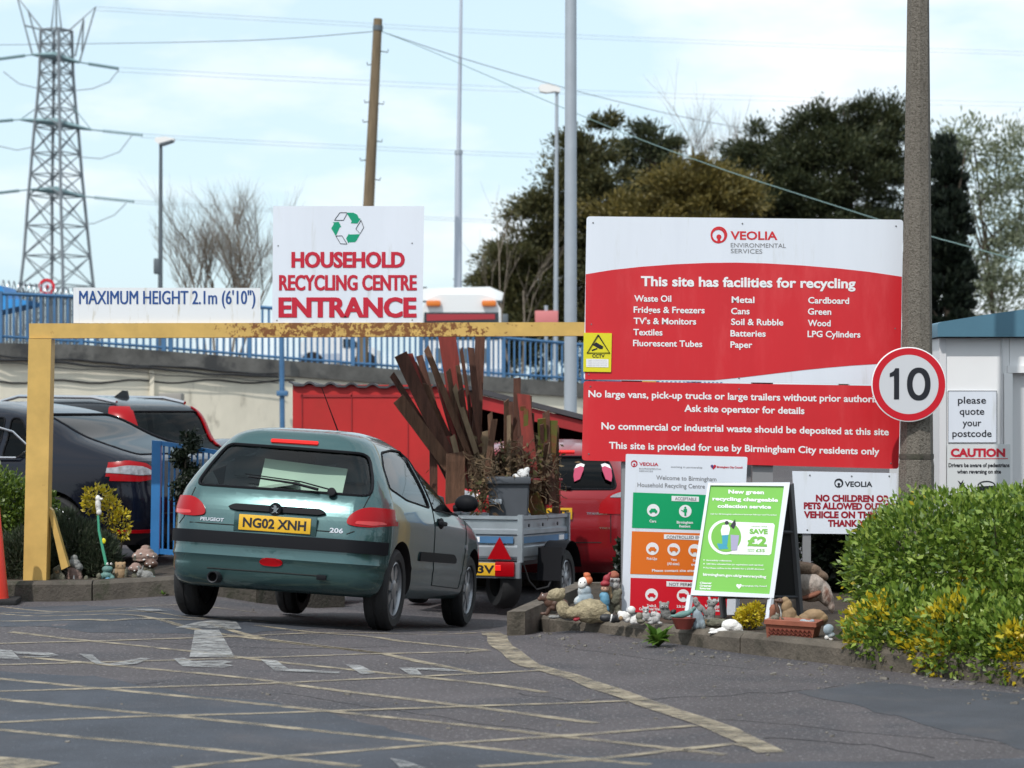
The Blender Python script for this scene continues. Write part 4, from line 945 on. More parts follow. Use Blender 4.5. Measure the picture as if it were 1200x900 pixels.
def plate(T, st, x, y, z, w, h, yaw=0, hidden=0):
    rot = Matrix.Translation((x, y, z)) @ Euler((0, 0, yaw)).to_matrix().to_4x4()
    mb = MB(); mb.box((0, 0, 0), (w, .012, h), None, .003); mb.bm.transform(rot); p = mb.build('number_plate', M['plate_yellow'], T, local=True)
    hv, _ = text_mesh(st, .02); mb = MB(); cap = h * .62
    text_into(mb, st, lambda u, v: rot @ Vector((-w*.44 + w*.88*u, -.0085, -cap/2 + cap*v)), .03); mb.build('registration', M['ink_dark'], p, local=True, smooth=False)
def badge(bm, T, st, x0, x1, zc, cap, m='chrome', name='badge', bold=.03):
    bv = BVHTree.FromBMesh(bm); mb = MB()
    def fn(u, v):
        o = Vector((x0 + (x1-x0)*u, -5, zc - cap/2 + cap*v)); h = bv.ray_cast(o, Vector((0, 1, 0))); return (h[0] if h[0] else Vector((o.x, 0, o.z))) + Vector((0, -.005, 0))
    text_into(mb, st, fn, bold); mb.build(name, M[m], T, local=True, smooth=False)
def arches(bm, centres, r, w):
    """wheel arch openings: boolean on the finished shell"""
    me = bpy.data.meshes.new('tmp'); bm.to_mesh(me); o = bpy.data.objects.new('tmp', me); COL.objects.link(o); cut = MB()
    for (y, z) in centres: cut.lathe((-w, y, z), [(0, 0), (r, 0), (r, 2*w), (0, 2*w)], 56, (1, 0, 0))
    bmesh.ops.recalc_face_normals(cut.bm, faces=cut.bm.faces[:]); cm = bpy.data.meshes.new('tmpc'); cut.bm.to_mesh(cm); co = bpy.data.objects.new('tmpc', cm); COL.objects.link(co)
    me.materials.append(M['trim_black']); cm.materials.append(M['dark_inside'])
    md = o.modifiers.new('b', 'BOOLEAN'); md.operation = 'DIFFERENCE'; md.object = co; md.solver = 'EXACT'; md.material_mode = 'TRANSFER'
    dg = bpy.context.evaluated_depsgraph_get(); dg.update(); nm = bpy.data.meshes.new_from_object(o.evaluated_get(dg))
    b2 = bmesh.new(); b2.from_mesh(nm)
    for q in (o, co): bpy.data.objects.remove(q)
    return b2
def side_mirror_pair(pl): return [(-a, b) for a, b in pl]

def interior(T, yb, hw, z0, zs, rear=True, fy=2.0):
    mb = MB(); mb.box((0, (yb + fy) / 2, z0), (hw*2 - .1, fy - yb, .04)); mb.build('floor', M['seat_fabric'], T, local=True, smooth=False)
    for x in (-.36, .36):
        mb = MB(); mb.box((x, yb + 1.35, z0 + .28), (.46, .5, .16), None, .05); mb.box((x, yb + 1.08, z0 + .58), (.46, .14, .56), (-.2, 0, 0), .05); s_ = mb.build('front_seat', M['seat_fabric'], T, local=True)
        mb = MB(); mb.box((x, yb + 1.0, zs), (.26, .1, .19), (-.15, 0, 0), .04); mb.build('headrest', M['seat_fabric'], s_, local=True)
    mb = MB(); mb.box((0, yb + .42, z0 + .45), (hw*1.6, .16, .55), (-.2, 0, 0), .05); s_ = mb.build('rear_seat', M['seat_fabric'], T, local=True)
    for x in (-.38, .38):
        mb = MB(); mb.box((x, yb + .35, zs - .06), (.25, .09, .16), (-.15, 0, 0), .04); mb.build('headrest', M['seat_fabric'], s_, local=True)
    mb = MB(); mb.box((0, fy - .25, z0 + .5), (hw*1.75, .45, .25), None, .08); mb.build('dashboard', M['seat_fabric'], T, local=True)

# ---- the teal hatchback waiting in front
TH = R(11.5); PIT = R(-4.6)
rrc = Vector((-.927, 16.40, 0)); fwd = Vector((math.sin(TH), math.cos(TH), 0)); rgt = Vector((math.cos(TH), -math.sin(TH), 0))
base = rrc - rgt * .70; base.z = -.016
A = thing('hatchback_car', 'teal green three door hatchback waiting on the box markings, nearest car', 'car', base, (PIT, R(3.2), -TH))
cps = [(.225, -.47, 2.90, .74, .16, .28), (.275, -.555, 3.02, .79, .22, .30), (.36, -.59, 3.10, .808, .25, .32), (.435, -.597, 3.13, .812, .27, .34), (.452, -.612, 3.14, .818, .27, .34), (.48, -.606, 3.15, .814, .27, .34), (.52, -.605, 3.15, .815, .27, .34), (.62, -.598, 3.10, .817, .27, .34), (.66, -.589, 3.09, .817, .26, .33),
       (.76, -.564, 2.92, .815, .25, .31), (.84, -.535, 2.62, .80, .24, .29), (.90, -.505, 2.22, .783, .22, .28), (.935, -.48, 2.08, .768, .20, .27), (1.05, -.395, 1.83, .71, .17, .25), (1.18, -.285, 1.52, .63, .155, .24), (1.27, -.205, 1.29, .57, .15, .23),
       (1.325, -.165, 1.13, .52, .15, .25), (1.36, -.13, 1.0, .47, .2, .3), (1.39, .0, .88, .41, .22, .35), (1.41, .2, .72, .33, .2, .3), (1.42, .38, .60, .24, .15, .2)]
bm = car_shell(cps, (.528, .616))
WR = .291
bm = arches(bm, [(0, WR), (2.442, WR)], .345, .9)
def window(T, bm, side, outline, name, m, seal_r=.009, inset=.006, r=.05, thr=.1, ylim=None, lab=None):
    f = carve(bm, side, round_poly(outline, r), thr, ylim); mb, seal = lift(bm, f, -inset, skirt=False, remove=True)
    w = mb.build(name, M[m], T, local=True, ang=80, recalc=False); seal_mb(seal, seal_r).build('window_seal', M['trim_black'], w, local=True)
    return w
def lamp(T, bm, side, outline, name, m, off=.008, r=.03, thr=.02, ylim=None):
    f = carve(bm, side, round_poly(outline, r), thr, ylim); mb, seal = lift(bm, f, off); return mb.build(name, M[m], T, local=True, ang=50)
# bumper strip, lamps first (they keep the shell), then the openings
bm.normal_update()
strip_faces = [f for f in bm.faces if (.527) < f.calc_center_median().z < .617 and f.calc_center_median().y < -.34 and abs(f.normal.z) < .8]
mbx, _ = lift(bm, strip_faces, .016); bump = mbx.build('bumper_strip', M['trim_black'], A, local=True, ang=50)
LO = [(.53, .70), (.545, .765), (.60, .82), (.66, .845), (.83, .845), (.86, .80), (.86, .76), (.80, .715), (.70, .685), (.60, .683)]
for sgn in (1, -1):
    LQ = [(a if sgn > 0 or a > .7 else a - .045, .775 + (b - .765) * .86 + .006) for a, b in LO]
    L_ = lamp(A, bm, 'rear', [(sgn*a, b) for a, b in LQ][::sgn], 'tail_lamp', 'lamp_red', .012, ylim=lambda c: c.y < -.2)
    lens = lamp(A, bm, 'rear', [(sgn*a, b) for a, b in [(.59, .728), (.60, .748), (.74, .756), (.77, .742), (.70, .724)]][::sgn], 'lens_band', 'lamp_lens', .0145, .012, ylim=lambda c: c.y < -.2); lens.parent = L_
    mb = MB(); 
lamp(A, bm, 'rear', [(-.06, .425), (-.03, .452), (.09, .452), (.12, .425), (.09, .398), (-.03, .398)], 'fog_lamp', 'lamp_red', .012, .04)
lamp(A, bm, 'rear', [(-.165, 1.272), (.185, 1.272), (.185, 1.297), (-.165, 1.297)], 'brake_light', 'brake_on', .012, .01)
lamp(A, bm, 'rear', [(-.33, .785), (-.28, .81), (.34, .81), (.39, .785), (.34, .768), (-.28, .768)], 'boot_handle', 'trim_black', .022, .02)
lamp(A, bm, 'right', [(.50, .505), (.52, .575), (1.62, .575), (1.72, .54), (1.70, .505)], 'side_moulding', 'trim_black', .012, .03, .3)
lamp(A, bm, 'left', [(.72, .505), (1.70, .505), (1.72, .54), (1.62, .575), (.74, .575)], 'side_moulding', 'trim_black', .012, .03, .3)
lamp(A, bm, 'right', [(2.05, .62), (2.05, .66), (2.12, .66), (2.12, .62)], 'side_repeater', 'lamp_clear', .008, .02)
for pts, sd_ in (([(-.70, .655), (-.66, .70), (-.61, .93)], 'rear'), ([(.545, .655), (.60, .68)], 'rear'), ([(.63, .845), (.655, .95)], 'rear'), ([(-.60, .665), (.55, .665)], 'rear'),
                 ([(.93, .93), (.95, .62), (1.0, .33), (1.95, .31), (2.06, .60), (2.07, .92)], 'right'), ([(-.44, .355), (.44, .355)], 'rear'), ([(2.1, .93), (2.6, .82), (2.95, .68)], 'right')):
    surf_line(bm, pts, sd_, .0045).build('shut_line', M['line_dark'], A, local=True)
badge(bm, A, 'PEUGEOT', -.52, -.345, .695, .024); badge(bm, A, '206', .425, .52, .675, .034)
# rearing lion emblem on the handle
mb = MB(); lion = [(-.03, -.034), (-.012, -.02), (-.008, .0), (-.026, .004), (-.03, .014), (-.012, .014), (-.008, .026), (-.018, .034), (.004, .036), (.014, .026), (.016, .01), (.03, .016), (.034, .004), (.02, -.006), (.018, -.018), (.032, -.03), (.022, -.034), (.008, -.024), (-.006, -.026), (-.014, -.034)]
mb.prism([(x * .8 + .03, -.612, .792 + z * .8) for x, z in lion], (0, .008, 0)); mb.build('lion_emblem', M['chrome'], A, local=True, smooth=False)
mb = MB(); mb.lathe((.03, -.592, .792), [(0, 0), (.048, 0), (.042, .014), (0, .016)], 28, (0, -1, 0)); mb.build('emblem_boss', M['trim_black'], A, local=True)
plate(A, 'NG02 XNH', .035, -.602, .69, .52, .108)
mb = MB(); mb.box((.035, -.588, .69), (.60, .02, .135), None, .008); mb.build('plate_recess', M['teal_paint'], A, local=True)
window(A, bm, 'rear', [(-.615, .935), (.66, .93), (.635, 1.05), (.545, 1.235), (-.49, 1.25), (-.565, 1.07)], 'rear_window', 'car_glass', .011, .008, .06)
QW = [(-.15, 1.0), (-.05, 1.15), (.12, 1.265), (.5, 1.305), (.82, 1.315), (.86, .905), (.2, .935)]
DW = [(.92, 1.315), (1.10, 1.31), (1.36, 1.205), (1.84, .95), (1.90, .885), (.955, .895)]
for sd_ in ('right', 'left'):
    for nm, W_o in (('quarter_window', QW), ('door_window', DW)):
        window(A, bm, sd_, W_o, nm, 'car_glass', .008, .006, .04, .25)
window(A, bm, 'front', [(-.60, .97), (.60, .97), (.50, 1.29), (-.50, 1.29)], 'windscreen', 'car_glass', .009, .006, .05)
me_b = MB(); me_b.bm.free(); me_b.bm = bm
me_b.build('body', [M['teal_paint'], M['dark_inside']], A, local=True, ang=32, recalc=False)
for f in bpy.data.objects['body'].data.polygons: pass
mb = MB(); mb.box((0, 1.3, .33), (1.3, 2.9, .22)); mb.build('underbody', M['dark_inside'], A, local=True, smooth=False)
mb = MB(); mb.lathe((-.37, -.56, .295), [(.032, .08), (.032, -.09), (.039, -.095), (.041, -.06), (.041, .3)], 24, (0, 1, 0)); e_ = mb.build('exhaust', M['hub_dark'], A, local=True); mb = MB(); mb.lathe((-.37, -.56, .295), [(0, -.02), (.033, -.02)], 20, (0, 1, 0)); mb.build('pipe_bore', M['dark_inside'], e_, local=True)
mb = MB(); mb.box((.40, -.603, .345), (.07, .02, .035), None, .006); mb.build('tow_eye_cover', M['trim_black'], A, local=True)
for x, s_ in ((.70, 1), (-.70, -1)):
    for y in (0, 2.442): wheel(A, (x, y, WR), WR, .175, 7 if s_ else 7, s_, .198)
interior(A, -.30, .74, .42, 1.16, fy=2.05)
mb = MB(); mb.box((.06, -.10, 1.00), (.62, .012, .30), (-.3, .06, 0)); mb.box((-.20, -.14, .955), (.5, .3, .02), (.1, -.2, 0)); mb.build('parcel_sheet', M['card_pale'], A, local=True, smooth=False)
mb = MB(); mb.box((0, -.18, .93), (1.15, .42, .02)); mb.build('parcel_shelf', M['cabin_liner'], A, local=True, smooth=False)
bv_w = [Vector((.30, -.487, .952)), Vector((.12, -.478, .985)), Vector((-.22, -.462, 1.012))]
mb = MB(); mb.tube([v + Vector((0, -.02, 0)) for v in bv_w], [.012, .010, .007], 6); mb.tube([(.42, -.50, .95), (.16, -.482, 1.0), (-.25, -.462, 1.03)], [.006, .005, .004], 5); mb.lathe((.40, -.49, .935), [(.03, -.01), (.03, .03), (0, .035)], 14, (0, -1, .3)); mb.build('wiper', M['trim_black'], A, local=True)
for s_ in (1, -1):
    mb = MB(); mb.ell((s_*.845, 1.84, .985), (.098, .06, .07), (0, 0, s_*-.15), 3); mb.tube([(s_*.74, 1.86, .94), (s_*.82, 1.85, .95)], .028, 8); mb.build('door_mirror', M['trim_black'], A, local=True)
    mb = MB(); mb.box((s_*.826, 1.14, .80), (.035, .20, .035), None, .012); mb.ell((s_*.812, 1.14, .80), (.012, .10, .045)); mb.build('door_handle', M['trim_black'], A, local=True)
mb = MB(); mb.tube([(.0, 1.0, 1.418), (-.06, .62, 1.75)], [.006, .003], 5); mb.build('aerial', M['trim_black'], A, local=True)

# ---- generic rear three-quarter cars
def big_car(name, label, loc, rz, paint, hgt=1.5, wdt=.92, wb=2.85, lamps=None, group=None, roofrail=False, glassm='dark_glass', wr=.34, estate=False, pitch=0, side_lamps=()):
    T = thing(name, label, 'car', loc, (pitch, 0, rz)); h = hgt
    if estate:
        cps = [(.22, -.80, 3.5, .80, .2, .3), (.34, -.93, 3.62, .90, .28, .34), (.48, -.96, 3.66, .915, .30, .36), (.64, -.96, 3.64, .92, .30, .36), (.78, -.93, 3.55, .92, .28, .34), (.92, -.90, 3.2, .905, .26, .32), (1.0, -.87, 2.7, .885, .24, .30), (1.05, -.84, 2.5, .87, .22, .3), (1.2, -.68, 2.1, .81, .20, .28),
               (h*.87, -.52, 1.8, .76, .18, .28), (h*.925, -.42, 1.5, .70, .18, .3), (h*.965, -.2, 1.25, .60, .25, .35), (h*.99, .2, 1.0, .42, .25, .3), (h, .5, .8, .25, .15, .15)]
    else:
        cps = [(.22, -.84, 3.5, .80, .2, .3), (.34, -.98, 3.62, .90, .30, .36), (.48, -1.0, 3.66, .92, .32, .38), (.64, -1.0, 3.64, .925, .32, .38), (.80, -.97, 3.5, .92, .30, .36), (.95, -.95, 3.0, .905, .28, .32), (1.02, -.93, 2.6, .88, .26, .30), (1.06, -.86, 2.45, .86, .24, .3), (1.14, -.60, 2.2, .82, .20, .30), (1.25, -.22, 1.95, .765, .18, .28),
               (h*.90, .22, 1.65, .70, .18, .3), (h*.95, .5, 1.4, .62, .2, .3), (h*.98, .75, 1.25, .48, .2, .3), (h, .95, 1.15, .28, .1, .1)]
    cps = [(z, a, b, w * wdt / .92, rx, ry) for z, a, b, w, rx, ry in cps]
    bm = arches(car_shell(cps), [(0, wr), (wb, wr)], wr + .055, 1.0); k = wdt / .92
    for pl, nm, m_, off in lamps:
        sides = (1, -1)
        for s_ in sides: lamp(T, bm, 'rear', [(s_*a*k, b) for a, b in pl][::s_], nm, m_, off, .03, ylim=lambda c: c.y < -.62)
    for nm, m_, off, pl in side_lamps:
        for sd_ in ('left', 'right'): lamp(T, bm, sd_, pl, nm, m_, off, .03, .1)
    for pts, sd_ in (([(-.62*k, .52), (-.62*k, .98)], 'rear'), ([(.62*k, .52), (.62*k, .98)], 'rear'), ([(-.62*k, .52), (.62*k, .52)], 'rear'), ([(.28, 1.0), (.40, .45), (1.32, .40), (1.32, 1.02)], 'left'), ([(1.34, 1.02), (1.34, .40), (2.4, .40), (2.5, 1.0)], 'left')):
        surf_line(bm, pts, sd_, .005).build('shut_line', M['line_dark'], T, local=True)
    lamp(T, bm, 'rear', [(-.86*k, .34), (-.86*k, .37), (-.62*k, .37), (-.62*k, .34)], 'reflector', 'lamp_red', .006, .01); lamp(T, bm, 'rear', [(.62*k, .34), (.62*k, .37), (.86*k, .37), (.86*k, .34)], 'reflector', 'lamp_red', .006, .01)
    if estate: window(T, bm, 'rear', [(-.68*k, 1.03), (.68*k, 1.03), (.62*k, h*.85), (.55*k, h*.895), (-.55*k, h*.895), (-.62*k, h*.85)], 'rear_window', glassm, .011, .006, .06)
    else: window(T, bm, 'rear', [(-.64*k, 1.085), (.64*k, 1.085), (.55*k, h*.92), (-.55*k, h*.92)], 'rear_window', glassm, .011, .006, .08, thr=.05)
    sh = .0 if estate else .35
    for sd_ in ('left', 'right'):
        for pl in ([(-.30 + sh, 1.06), (-.05 + sh*1.2, 1.27 if estate else 1.24), (.30 + sh*.6, h*.895), (.45 + sh*.5, h*.90), (.45 + sh*.5, 1.05)], [(.52 + sh*.5, h*.90), (1.25, h*.90), (1.25, 1.05), (.52 + sh*.5, 1.05)], [(1.32, h*.90), (1.5, h*.88), (2.2, 1.10), (2.2, 1.05), (1.32, 1.05)]):
            w_ = window(T, bm, sd_, pl, 'side_window', glassm, .009, .006, .05, .2)
    window(T, bm, 'front', [(-.66, 1.06), (.66, 1.06), (.55, h*.9), (-.55, h*.9)], 'windscreen', glassm, .009, .006, .05)
    keep = bm.copy(); bb = MB(); bb.bm.free(); bb.bm = bm; bb.build('body', [M[paint], M['dark_inside']], T, local=True, ang=32, recalc=False)
    mb = MB(); mb.box((0, 1.4, .36), (1.45, 3.4, .22)); mb.build('underbody', M['dark_inside'], T, local=True, smooth=False)
    for s_ in (1, -1):
        for y in (0, wb): wheel(T, (s_*(wdt - .125), y, wr), wr, .22, 5, s_, .235, style='alloy')
        mb = MB(); mb.ell((s_*(wdt + .08), 2.15, 1.05), (.12, .07, .085), (0, 0, 0), 3); mb.tube([(s_*(wdt - .1), 2.18, 1.0), (s_*(wdt + .03), 2.16, 1.02)], .03, 8); mb.build('door_mirror', M[paint], T, local=True)
        for y in (.55, 1.5): mb = MB(); mb.box((s_*(wdt - .005), y, .86), (.03, .22, .03), None, .01); mb.build('door_handle', M[paint], T, local=True)
    if roofrail:
        for s_ in (1, -1): mb = MB(); mb.tube([(s_*.60, -.25, h*.955), (s_*.62, .1, h*.99), (s_*.62, 1.3, h*1.0), (s_*.62, 1.6, h*.965)], .022, 8); mb.build('roof_rail', M['chrome'], T, local=True)
    interior(T, -.2, .8, .45, 1.12, fy=2.3)
    return T, keep
mondeo_l = [([(.55, .86), (.56, .93), (.66, 1.0), (.80, 1.03), (.93, .99), (.94, .93), (.92, .84), (.75, .83)], 'tail_lamp', 'lamp_red', .008), ([(.60, .895), (.62, .93), (.70, .97), (.82, .985), (.90, .95), (.90, .915), (.75, .89)], 'reversing_lamp', 'lamp_clear', .014)]
LYc = 22.6; lc = P(224, 560, LYc); hd = R(66)
T1, b1 = big_car('parked_car', 'shiny dark navy hatchback parked side-on behind the left post and blue gate', (0, 0, 0), hd, 'navy_paint', 1.6, .94, 2.85, mondeo_l)
f1 = Vector((-math.sin(hd), math.cos(hd), 0)); p1 = Vector((lc.x, LYc, .0)) + f1 * .98; T1.location = p1; WM[T1] = Matrix.Translation(p1)
plate(T1, 'CC09 YOP', 0, -1.01, .70, .52, .11)
for s_, sd_ in ((1, 'left'),):
    mb = MB(); pts = [(-.945, .30, 1.05), (-.86, .45, 1.26), (-.755, .95, 1.42), (-.75, 1.4, 1.43), (-.80, 1.9, 1.30), (-.9, 2.3, 1.12)]
    mb.tube([(-.925, 2.3, 1.045), (-.935, 1.2, 1.05), (-.925, .42, 1.05), (-.86, .30, 1.14), (-.80, .55, 1.30), (-.765, .85, 1.365)], .012, 6); mb.build('window_chrome', M['chrome'], T1, local=True)
suv_l = [([(.74, .86), (.80, 1.05), (.69, 1.22), (.63, 1.44), (.70, 1.47), (.80, 1.25), (.93, 1.06), (.94, .90)], 'tail_lamp', 'lamp_red', .012)]
hd = R(57); LYc = 27.0; lc = P(230, 540, LYc)
T2, b2 = big_car('parked_car', 'black tall estate with upright red tail lamps behind the navy hatchback', (0, 0, 0), hd, 'black_paint', 1.72, .94, 2.8, suv_l, roofrail=True, estate=True, side_lamps=[('tail_lamp', 'lamp_red', .016, [(-.80, 1.0), (-.62, 1.28), (-.44, 1.585), (-.22, 1.59), (-.36, 1.36), (-.54, 1.03)])])
f2 = Vector((-math.sin(hd), math.cos(hd), 0)); p2 = Vector((lc.x, LYc, -.04)) + f2 * .95; T2.location = p2; WM[T2] = Matrix.Translation(p2)
mb = MB(); mb.prism([(-.012, .1, 1.67), (-.012, .36, 1.70), (-.012, .2, 1.79), (-.012, .13, 1.785)], (.024, 0, 0)); mb.build('roof_fin', M['black_paint'], T2, local=True)
plate(T2, 'BX11 KLO', 0, -.97, .74, .52, .11)
T3, b3 = big_car('parked_car', 'dark car mostly hidden behind the teal hatchback, only its roof showing', (P(300, 520, 29).x, 29.4, -.3), R(20), 'black_paint', 1.44, .88, 2.6, mondeo_l)
red_l = [([(.50, .80), (.52, .90), (.62, .99), (.80, 1.05), (.93, 1.03), (.945, .93), (.93, .82), (.7, .79)], 'tail_lamp', 'lamp_red', .010), ([(.60, .95), (.66, .985), (.80, 1.025), (.90, 1.01), (.90, .965), (.75, .95)], 'reversing_lamp', 'lamp_clear', .016)]
RY = 22.3; rc = P(643, 600, RY)
T4, b4 = big_car('estate_car', 'dark red estate car beyond the trailer with red tail lamps and eye stickers', (rc.x, RY + .95, -.29), R(-2), 'crimson_paint', 1.5, .94, 2.85, red_l, estate=True)
plate(T4, 'BV62 XUT', 0, -.955, .80, .52, .11)
badge(b4, T4, 'TITANIUM X', .40, .60, .80, .022); badge(b4, T4, 'TDCi', .52, .62, .66, .018)
lamp(T4, b4, 'rear', [(-.28, 1.375), (.28, 1.375), (.28, 1.395), (-.28, 1.395)], 'brake_light', 'brake_on', .012, .006)
mb = MB(); mb.tube([(.25, -.875, 1.05), (-.1, -.87, 1.075), (-.35, -.865, 1.08)], [.014, .010, .007], 6); mb.build('wiper', M['trim_black'], T4, local=True)
bvr = BVHTree.FromBMesh(b4) if False else None
for s_ in (0, 1):                      # eye stickers on the glass
    cx = .31 + .30 * s_; k = 1 if s_ == 0 else -1
    def q(dx, dz): z = 1.20 + dz; return Vector((cx + k * dx, -.70 - (1.2 - z) * .95, z))
    mb = MB(); mb.face([q(-.035, .02), q(-.01, .065), q(.03, .08), q(.07, .07), q(.06, .045), q(.02, .04)]); e_ = mb.build('eye_sticker', M['ink_white'], T4, local=True, smooth=False)
    mb = MB(); mb.face([v + Vector((0, -.004, 0)) for v in (q(-.03, .03), q(.03, .055), q(.06, .045), q(.06, .02), q(.025, -.07), q(-.03, -.095), q(-.04, -.04))]); mb.build('iris', mat('sticker_pink', (.42, .04, .10), .4), e_, local=True, smooth=False)

# ---- trailer
TX = thing('box_trailer', 'small galvanised box trailer with blue stripe carrying planks ahead of the teal car', 'trailer', (.06, 20.2, -.25), (R(-1.5), 0, -R(17.8)))
Wt, Lt, z0, z1 = 1.06, 1.45, .455, .83
g = 'galv'
def bx(name, a, b, m, par=TX, bev=0, sm_=False): mb = MB(); mb.box2(a, b, bev); return mb.build(name, M[m], par, local=True, smooth=sm_)
bx('bed', (-Wt, .02, z0 - .02), (0, Lt, z0 + .02), 'galv')
def panel(name, a, b, nrm, ribs):
    """a,b: bottom corners; ribbed sheet panel"""
    a = Vector(a); b = Vector(b); n = Vector(nrm); mb = MB(); prof = [(0, 0), (.02, .018), (.10, .018), (.12, 0), (.20, 0), (.215, .016), (.25, .016), (.262, 0), (.335, .0), (.345, .022), (.375, .022)]
    v = [[mb.bm.verts.new(p + n*o + Vector((0, 0, h))) for h, o in prof] for p in (a, b)]
    for i in range(len(prof) - 1): mb.bm.faces.new((v[0][i], v[1][i], v[1][i+1], v[0][i+1]))
    w = [[mb.bm.verts.new(p - n*.015 + Vector((0, 0, h))) for h in (0, .375)] for p in (a, b)]
    mb.bm.faces.new((w[0][0], w[1][0], w[1][1], w[0][1])); mb.bm.faces.new((v[0][-1], v[1][-1], w[1][1], w[0][1]))
    return mb.build(name, M['galv'], TX, local=True, smooth=False)
panel('tailboard', (-Wt, 0, z0), (0, 0, z0), (0, -1, 0), 3); panel('side_panel', (0, .03, z0), (0, Lt, z0), (1, 0, 0), 3); panel('side_panel', (-Wt, .03, z0), (-Wt, Lt, z0), (-1, 0, 0), 3); panel('front_panel', (-Wt, Lt, z0), (0, Lt, z0), (0, 1, 0), 3)
for x in (-Wt - .01, .0):
    for y in (0, Lt): bx('corner_post', (x - .012, y - .024, z0 - .03), (x + .034, y + .02, z1 + .012), 'galv')
st_ = bx('blue_stripe', (-Wt + .03, -.022, z0 + .135), (-.05, -.018, z0 + .195), 'railing_blue'); bx('stripe_label', (-.52, -.026, z0 + .142), (-.36, -.0225, z0 + .19), 'ink_white', st_)
s2 = bx('blue_stripe', (.019, .06, z0 + .135), (.023, Lt - .02, z0 + .19), 'railing_blue'); bx('stripe_label', (.0235, Lt - .32, z0 + .14), (.027, Lt - .16, z0 + .185), 'ink_white', s2)
for y in (.2, .62, 1.08): mb = MB(); mb.lathe((.02, y, z0 + .29), [(0, .01), (.016, .01), (.016, 0)], 10, (1, 0, 0)); mb.build('eyelet', M['hub_dark'], TX, local=True)
bx('side_reflector', (.019, .52, z0 + .05), (.026, .62, z0 + .09), 'lamp_dark_red')
bx('light_board', (-Wt - .02, -.05, .285), (.02, .0, .425), 'galv')
mb = MB(); mb.prism([(-.28, -.045, .45), (-.06, -.045, .45), (-.17, -.045, .645)], (0, .012, 0)); mb.build('triangle_reflector', M['lamp_red'], TX, local=True, smooth=False)
mb = MB(); mb.prism([(-.94, -.045, .45), (-.72, -.045, .45), (-.83, -.045, .645)], (0, .012, 0)); mb.build('triangle_reflector', M['lamp_red'], TX, local=True, smooth=False)
for x in (-.11, -.95): 
    l_ = bx('tail_lamp', (x - .09, -.085, .30), (x + .09, -.05, .43), 'lamp_red', TX, .015, True); bx('lit_lens', (x - .085, -.092, .35), (x - .03, -.084, .40), 'lamp_lit', l_, .004)
plate(TX, 'KL23V', -.40, -.062, .362, .44, .112)
bx('axle', (-Wt - .02, .72, .24), (.02, .78, .30), 'hub_dark'); bx('chassis', (-Wt*.75, .05, .36), (-Wt*.25, Lt + .9, .44), 'hub_dark')
for x, s_ in ((.15, 1), (-Wt - .15, -1)):
    wheel(TX, (x, .75, .26), .26, .15, 8, s_, .165)
    mb = MB(); pr = [(.75 + .33*math.cos(q), .27 + .33*math.sin(q)) for q in [math.pi*(.08 + .84*k/12) for k in range(13)]]
    lo = [mb.bm.verts.new((x - s_*.10, a, b)) for a, b in pr]; hi = [mb.bm.verts.new((x + s_*.11, a, b)) for a, b in pr]
    for i in range(12): mb.bm.faces.new((lo[i], lo[i+1], hi[i+1], hi[i]))
    mb.box((x + s_*.005, .40, .40), (.22, .012, .30), (R(-8), 0, 0)); mb.build('mudguard', M['trim_black'], TX, local=True, ang=50)
mb = MB(); mb.lathe((-.20, .18, .235), [(.12, -.085), (.20, -.09), (.225, -.06), (.23, 0), (.225, .06), (.20, .09), (.12, .085)], 36, (.75, .65, 0)); mb.build('spare_wheel', M['rubber'], TX, local=True)
mb = MB(); mb.tube([(.03, .04, .40), (.06, .1, .26), (.1, .2, .18), (.16, .35, .2), (.18, .45, .30)], .008, 6); mb.build('cable', M['cable_black'], TX, local=True)
mb = MB()
for a, b in (((-.04, .9, z1), (-.04, .9, 1.16)), ((-.04, 1.35, z1), (-.04, 1.35, 1.16)), ((-.04, .4, 1.15), (-.04, 1.42, 1.15))): mb.tube([a, b], .012, 6)
mb.build('ladder_rack', M['red_trim'], TX, local=True)

# ---- load
mat('plank_dark', (.095, .040, .026), .9, var=.4, vs=3, stretch=(8, 8, .8), bump=.5, bs=25); mat('plank_brown', (.125, .062, .036), .9, var=.4, vs=3, stretch=(8, 8, .8), bump=.5, bs=25); mat('plank_red', (.20, .025, .017), .7, var=.35, vs=3, stretch=(6, 6, .7)); mat('plank_pale', (.20, .14, .085), .9, var=.3, vs=3, stretch=(8, 8, .8)); mat('plank_green', (.17, .04, .02), .85, c2=(.085, .095, .012), ds=3, dlo=.42, dhi=.56)
def plank(name, label, x0, y0, x1, y1, w, m, Yb, Yt, group=None, th=.022, twist=.2):
    a = P(x0, y0, Yb); b = P(x1, y1, Yt); d = (b - a).normalized(); ww = w * Yb / FPX; side = d.cross(Vector((math.sin(twist), -math.cos(twist), 0))).normalized(); nrm = side.cross(d).normalized()
    L_ = (b - a).length; n = 5; mb = MB(); rows = []
    for i in range(n + 1):
        t = i / n; c = a.lerp(b, t) + nrm * .012 * noise.noise(a * 3 + Vector((t*2, 0, 0)))
        k = ww/2 * (1 + .08 * noise.noise(a*5 + Vector((t*4, 1, 0)))); e = 0 if 0 < i < n else .03
        up = d * random.uniform(-e, e); u2 = d * random.uniform(-e, e)
        rows.append([mb.bm.verts.new(c + side*k*sx + nrm*th/2*sn + (up if sx < 0 else u2)) for sx, sn in ((-1, -1), (1, -1), (1, 1), (-1, 1))])
    for A_, B_ in zip(rows, rows[1:]):
        for k in range(4): mb.bm.faces.new((A_[k], A_[(k+1) % 4], B_[(k+1) % 4], B_[k]))
    mb.bm.faces.new(rows[0]); mb.bm.faces.new(rows[-1][::-1])
    o = mb.build(name, M[m], smooth=False); tag(o, label, 'plank', group or 'old planks loaded in the trailer'); return o
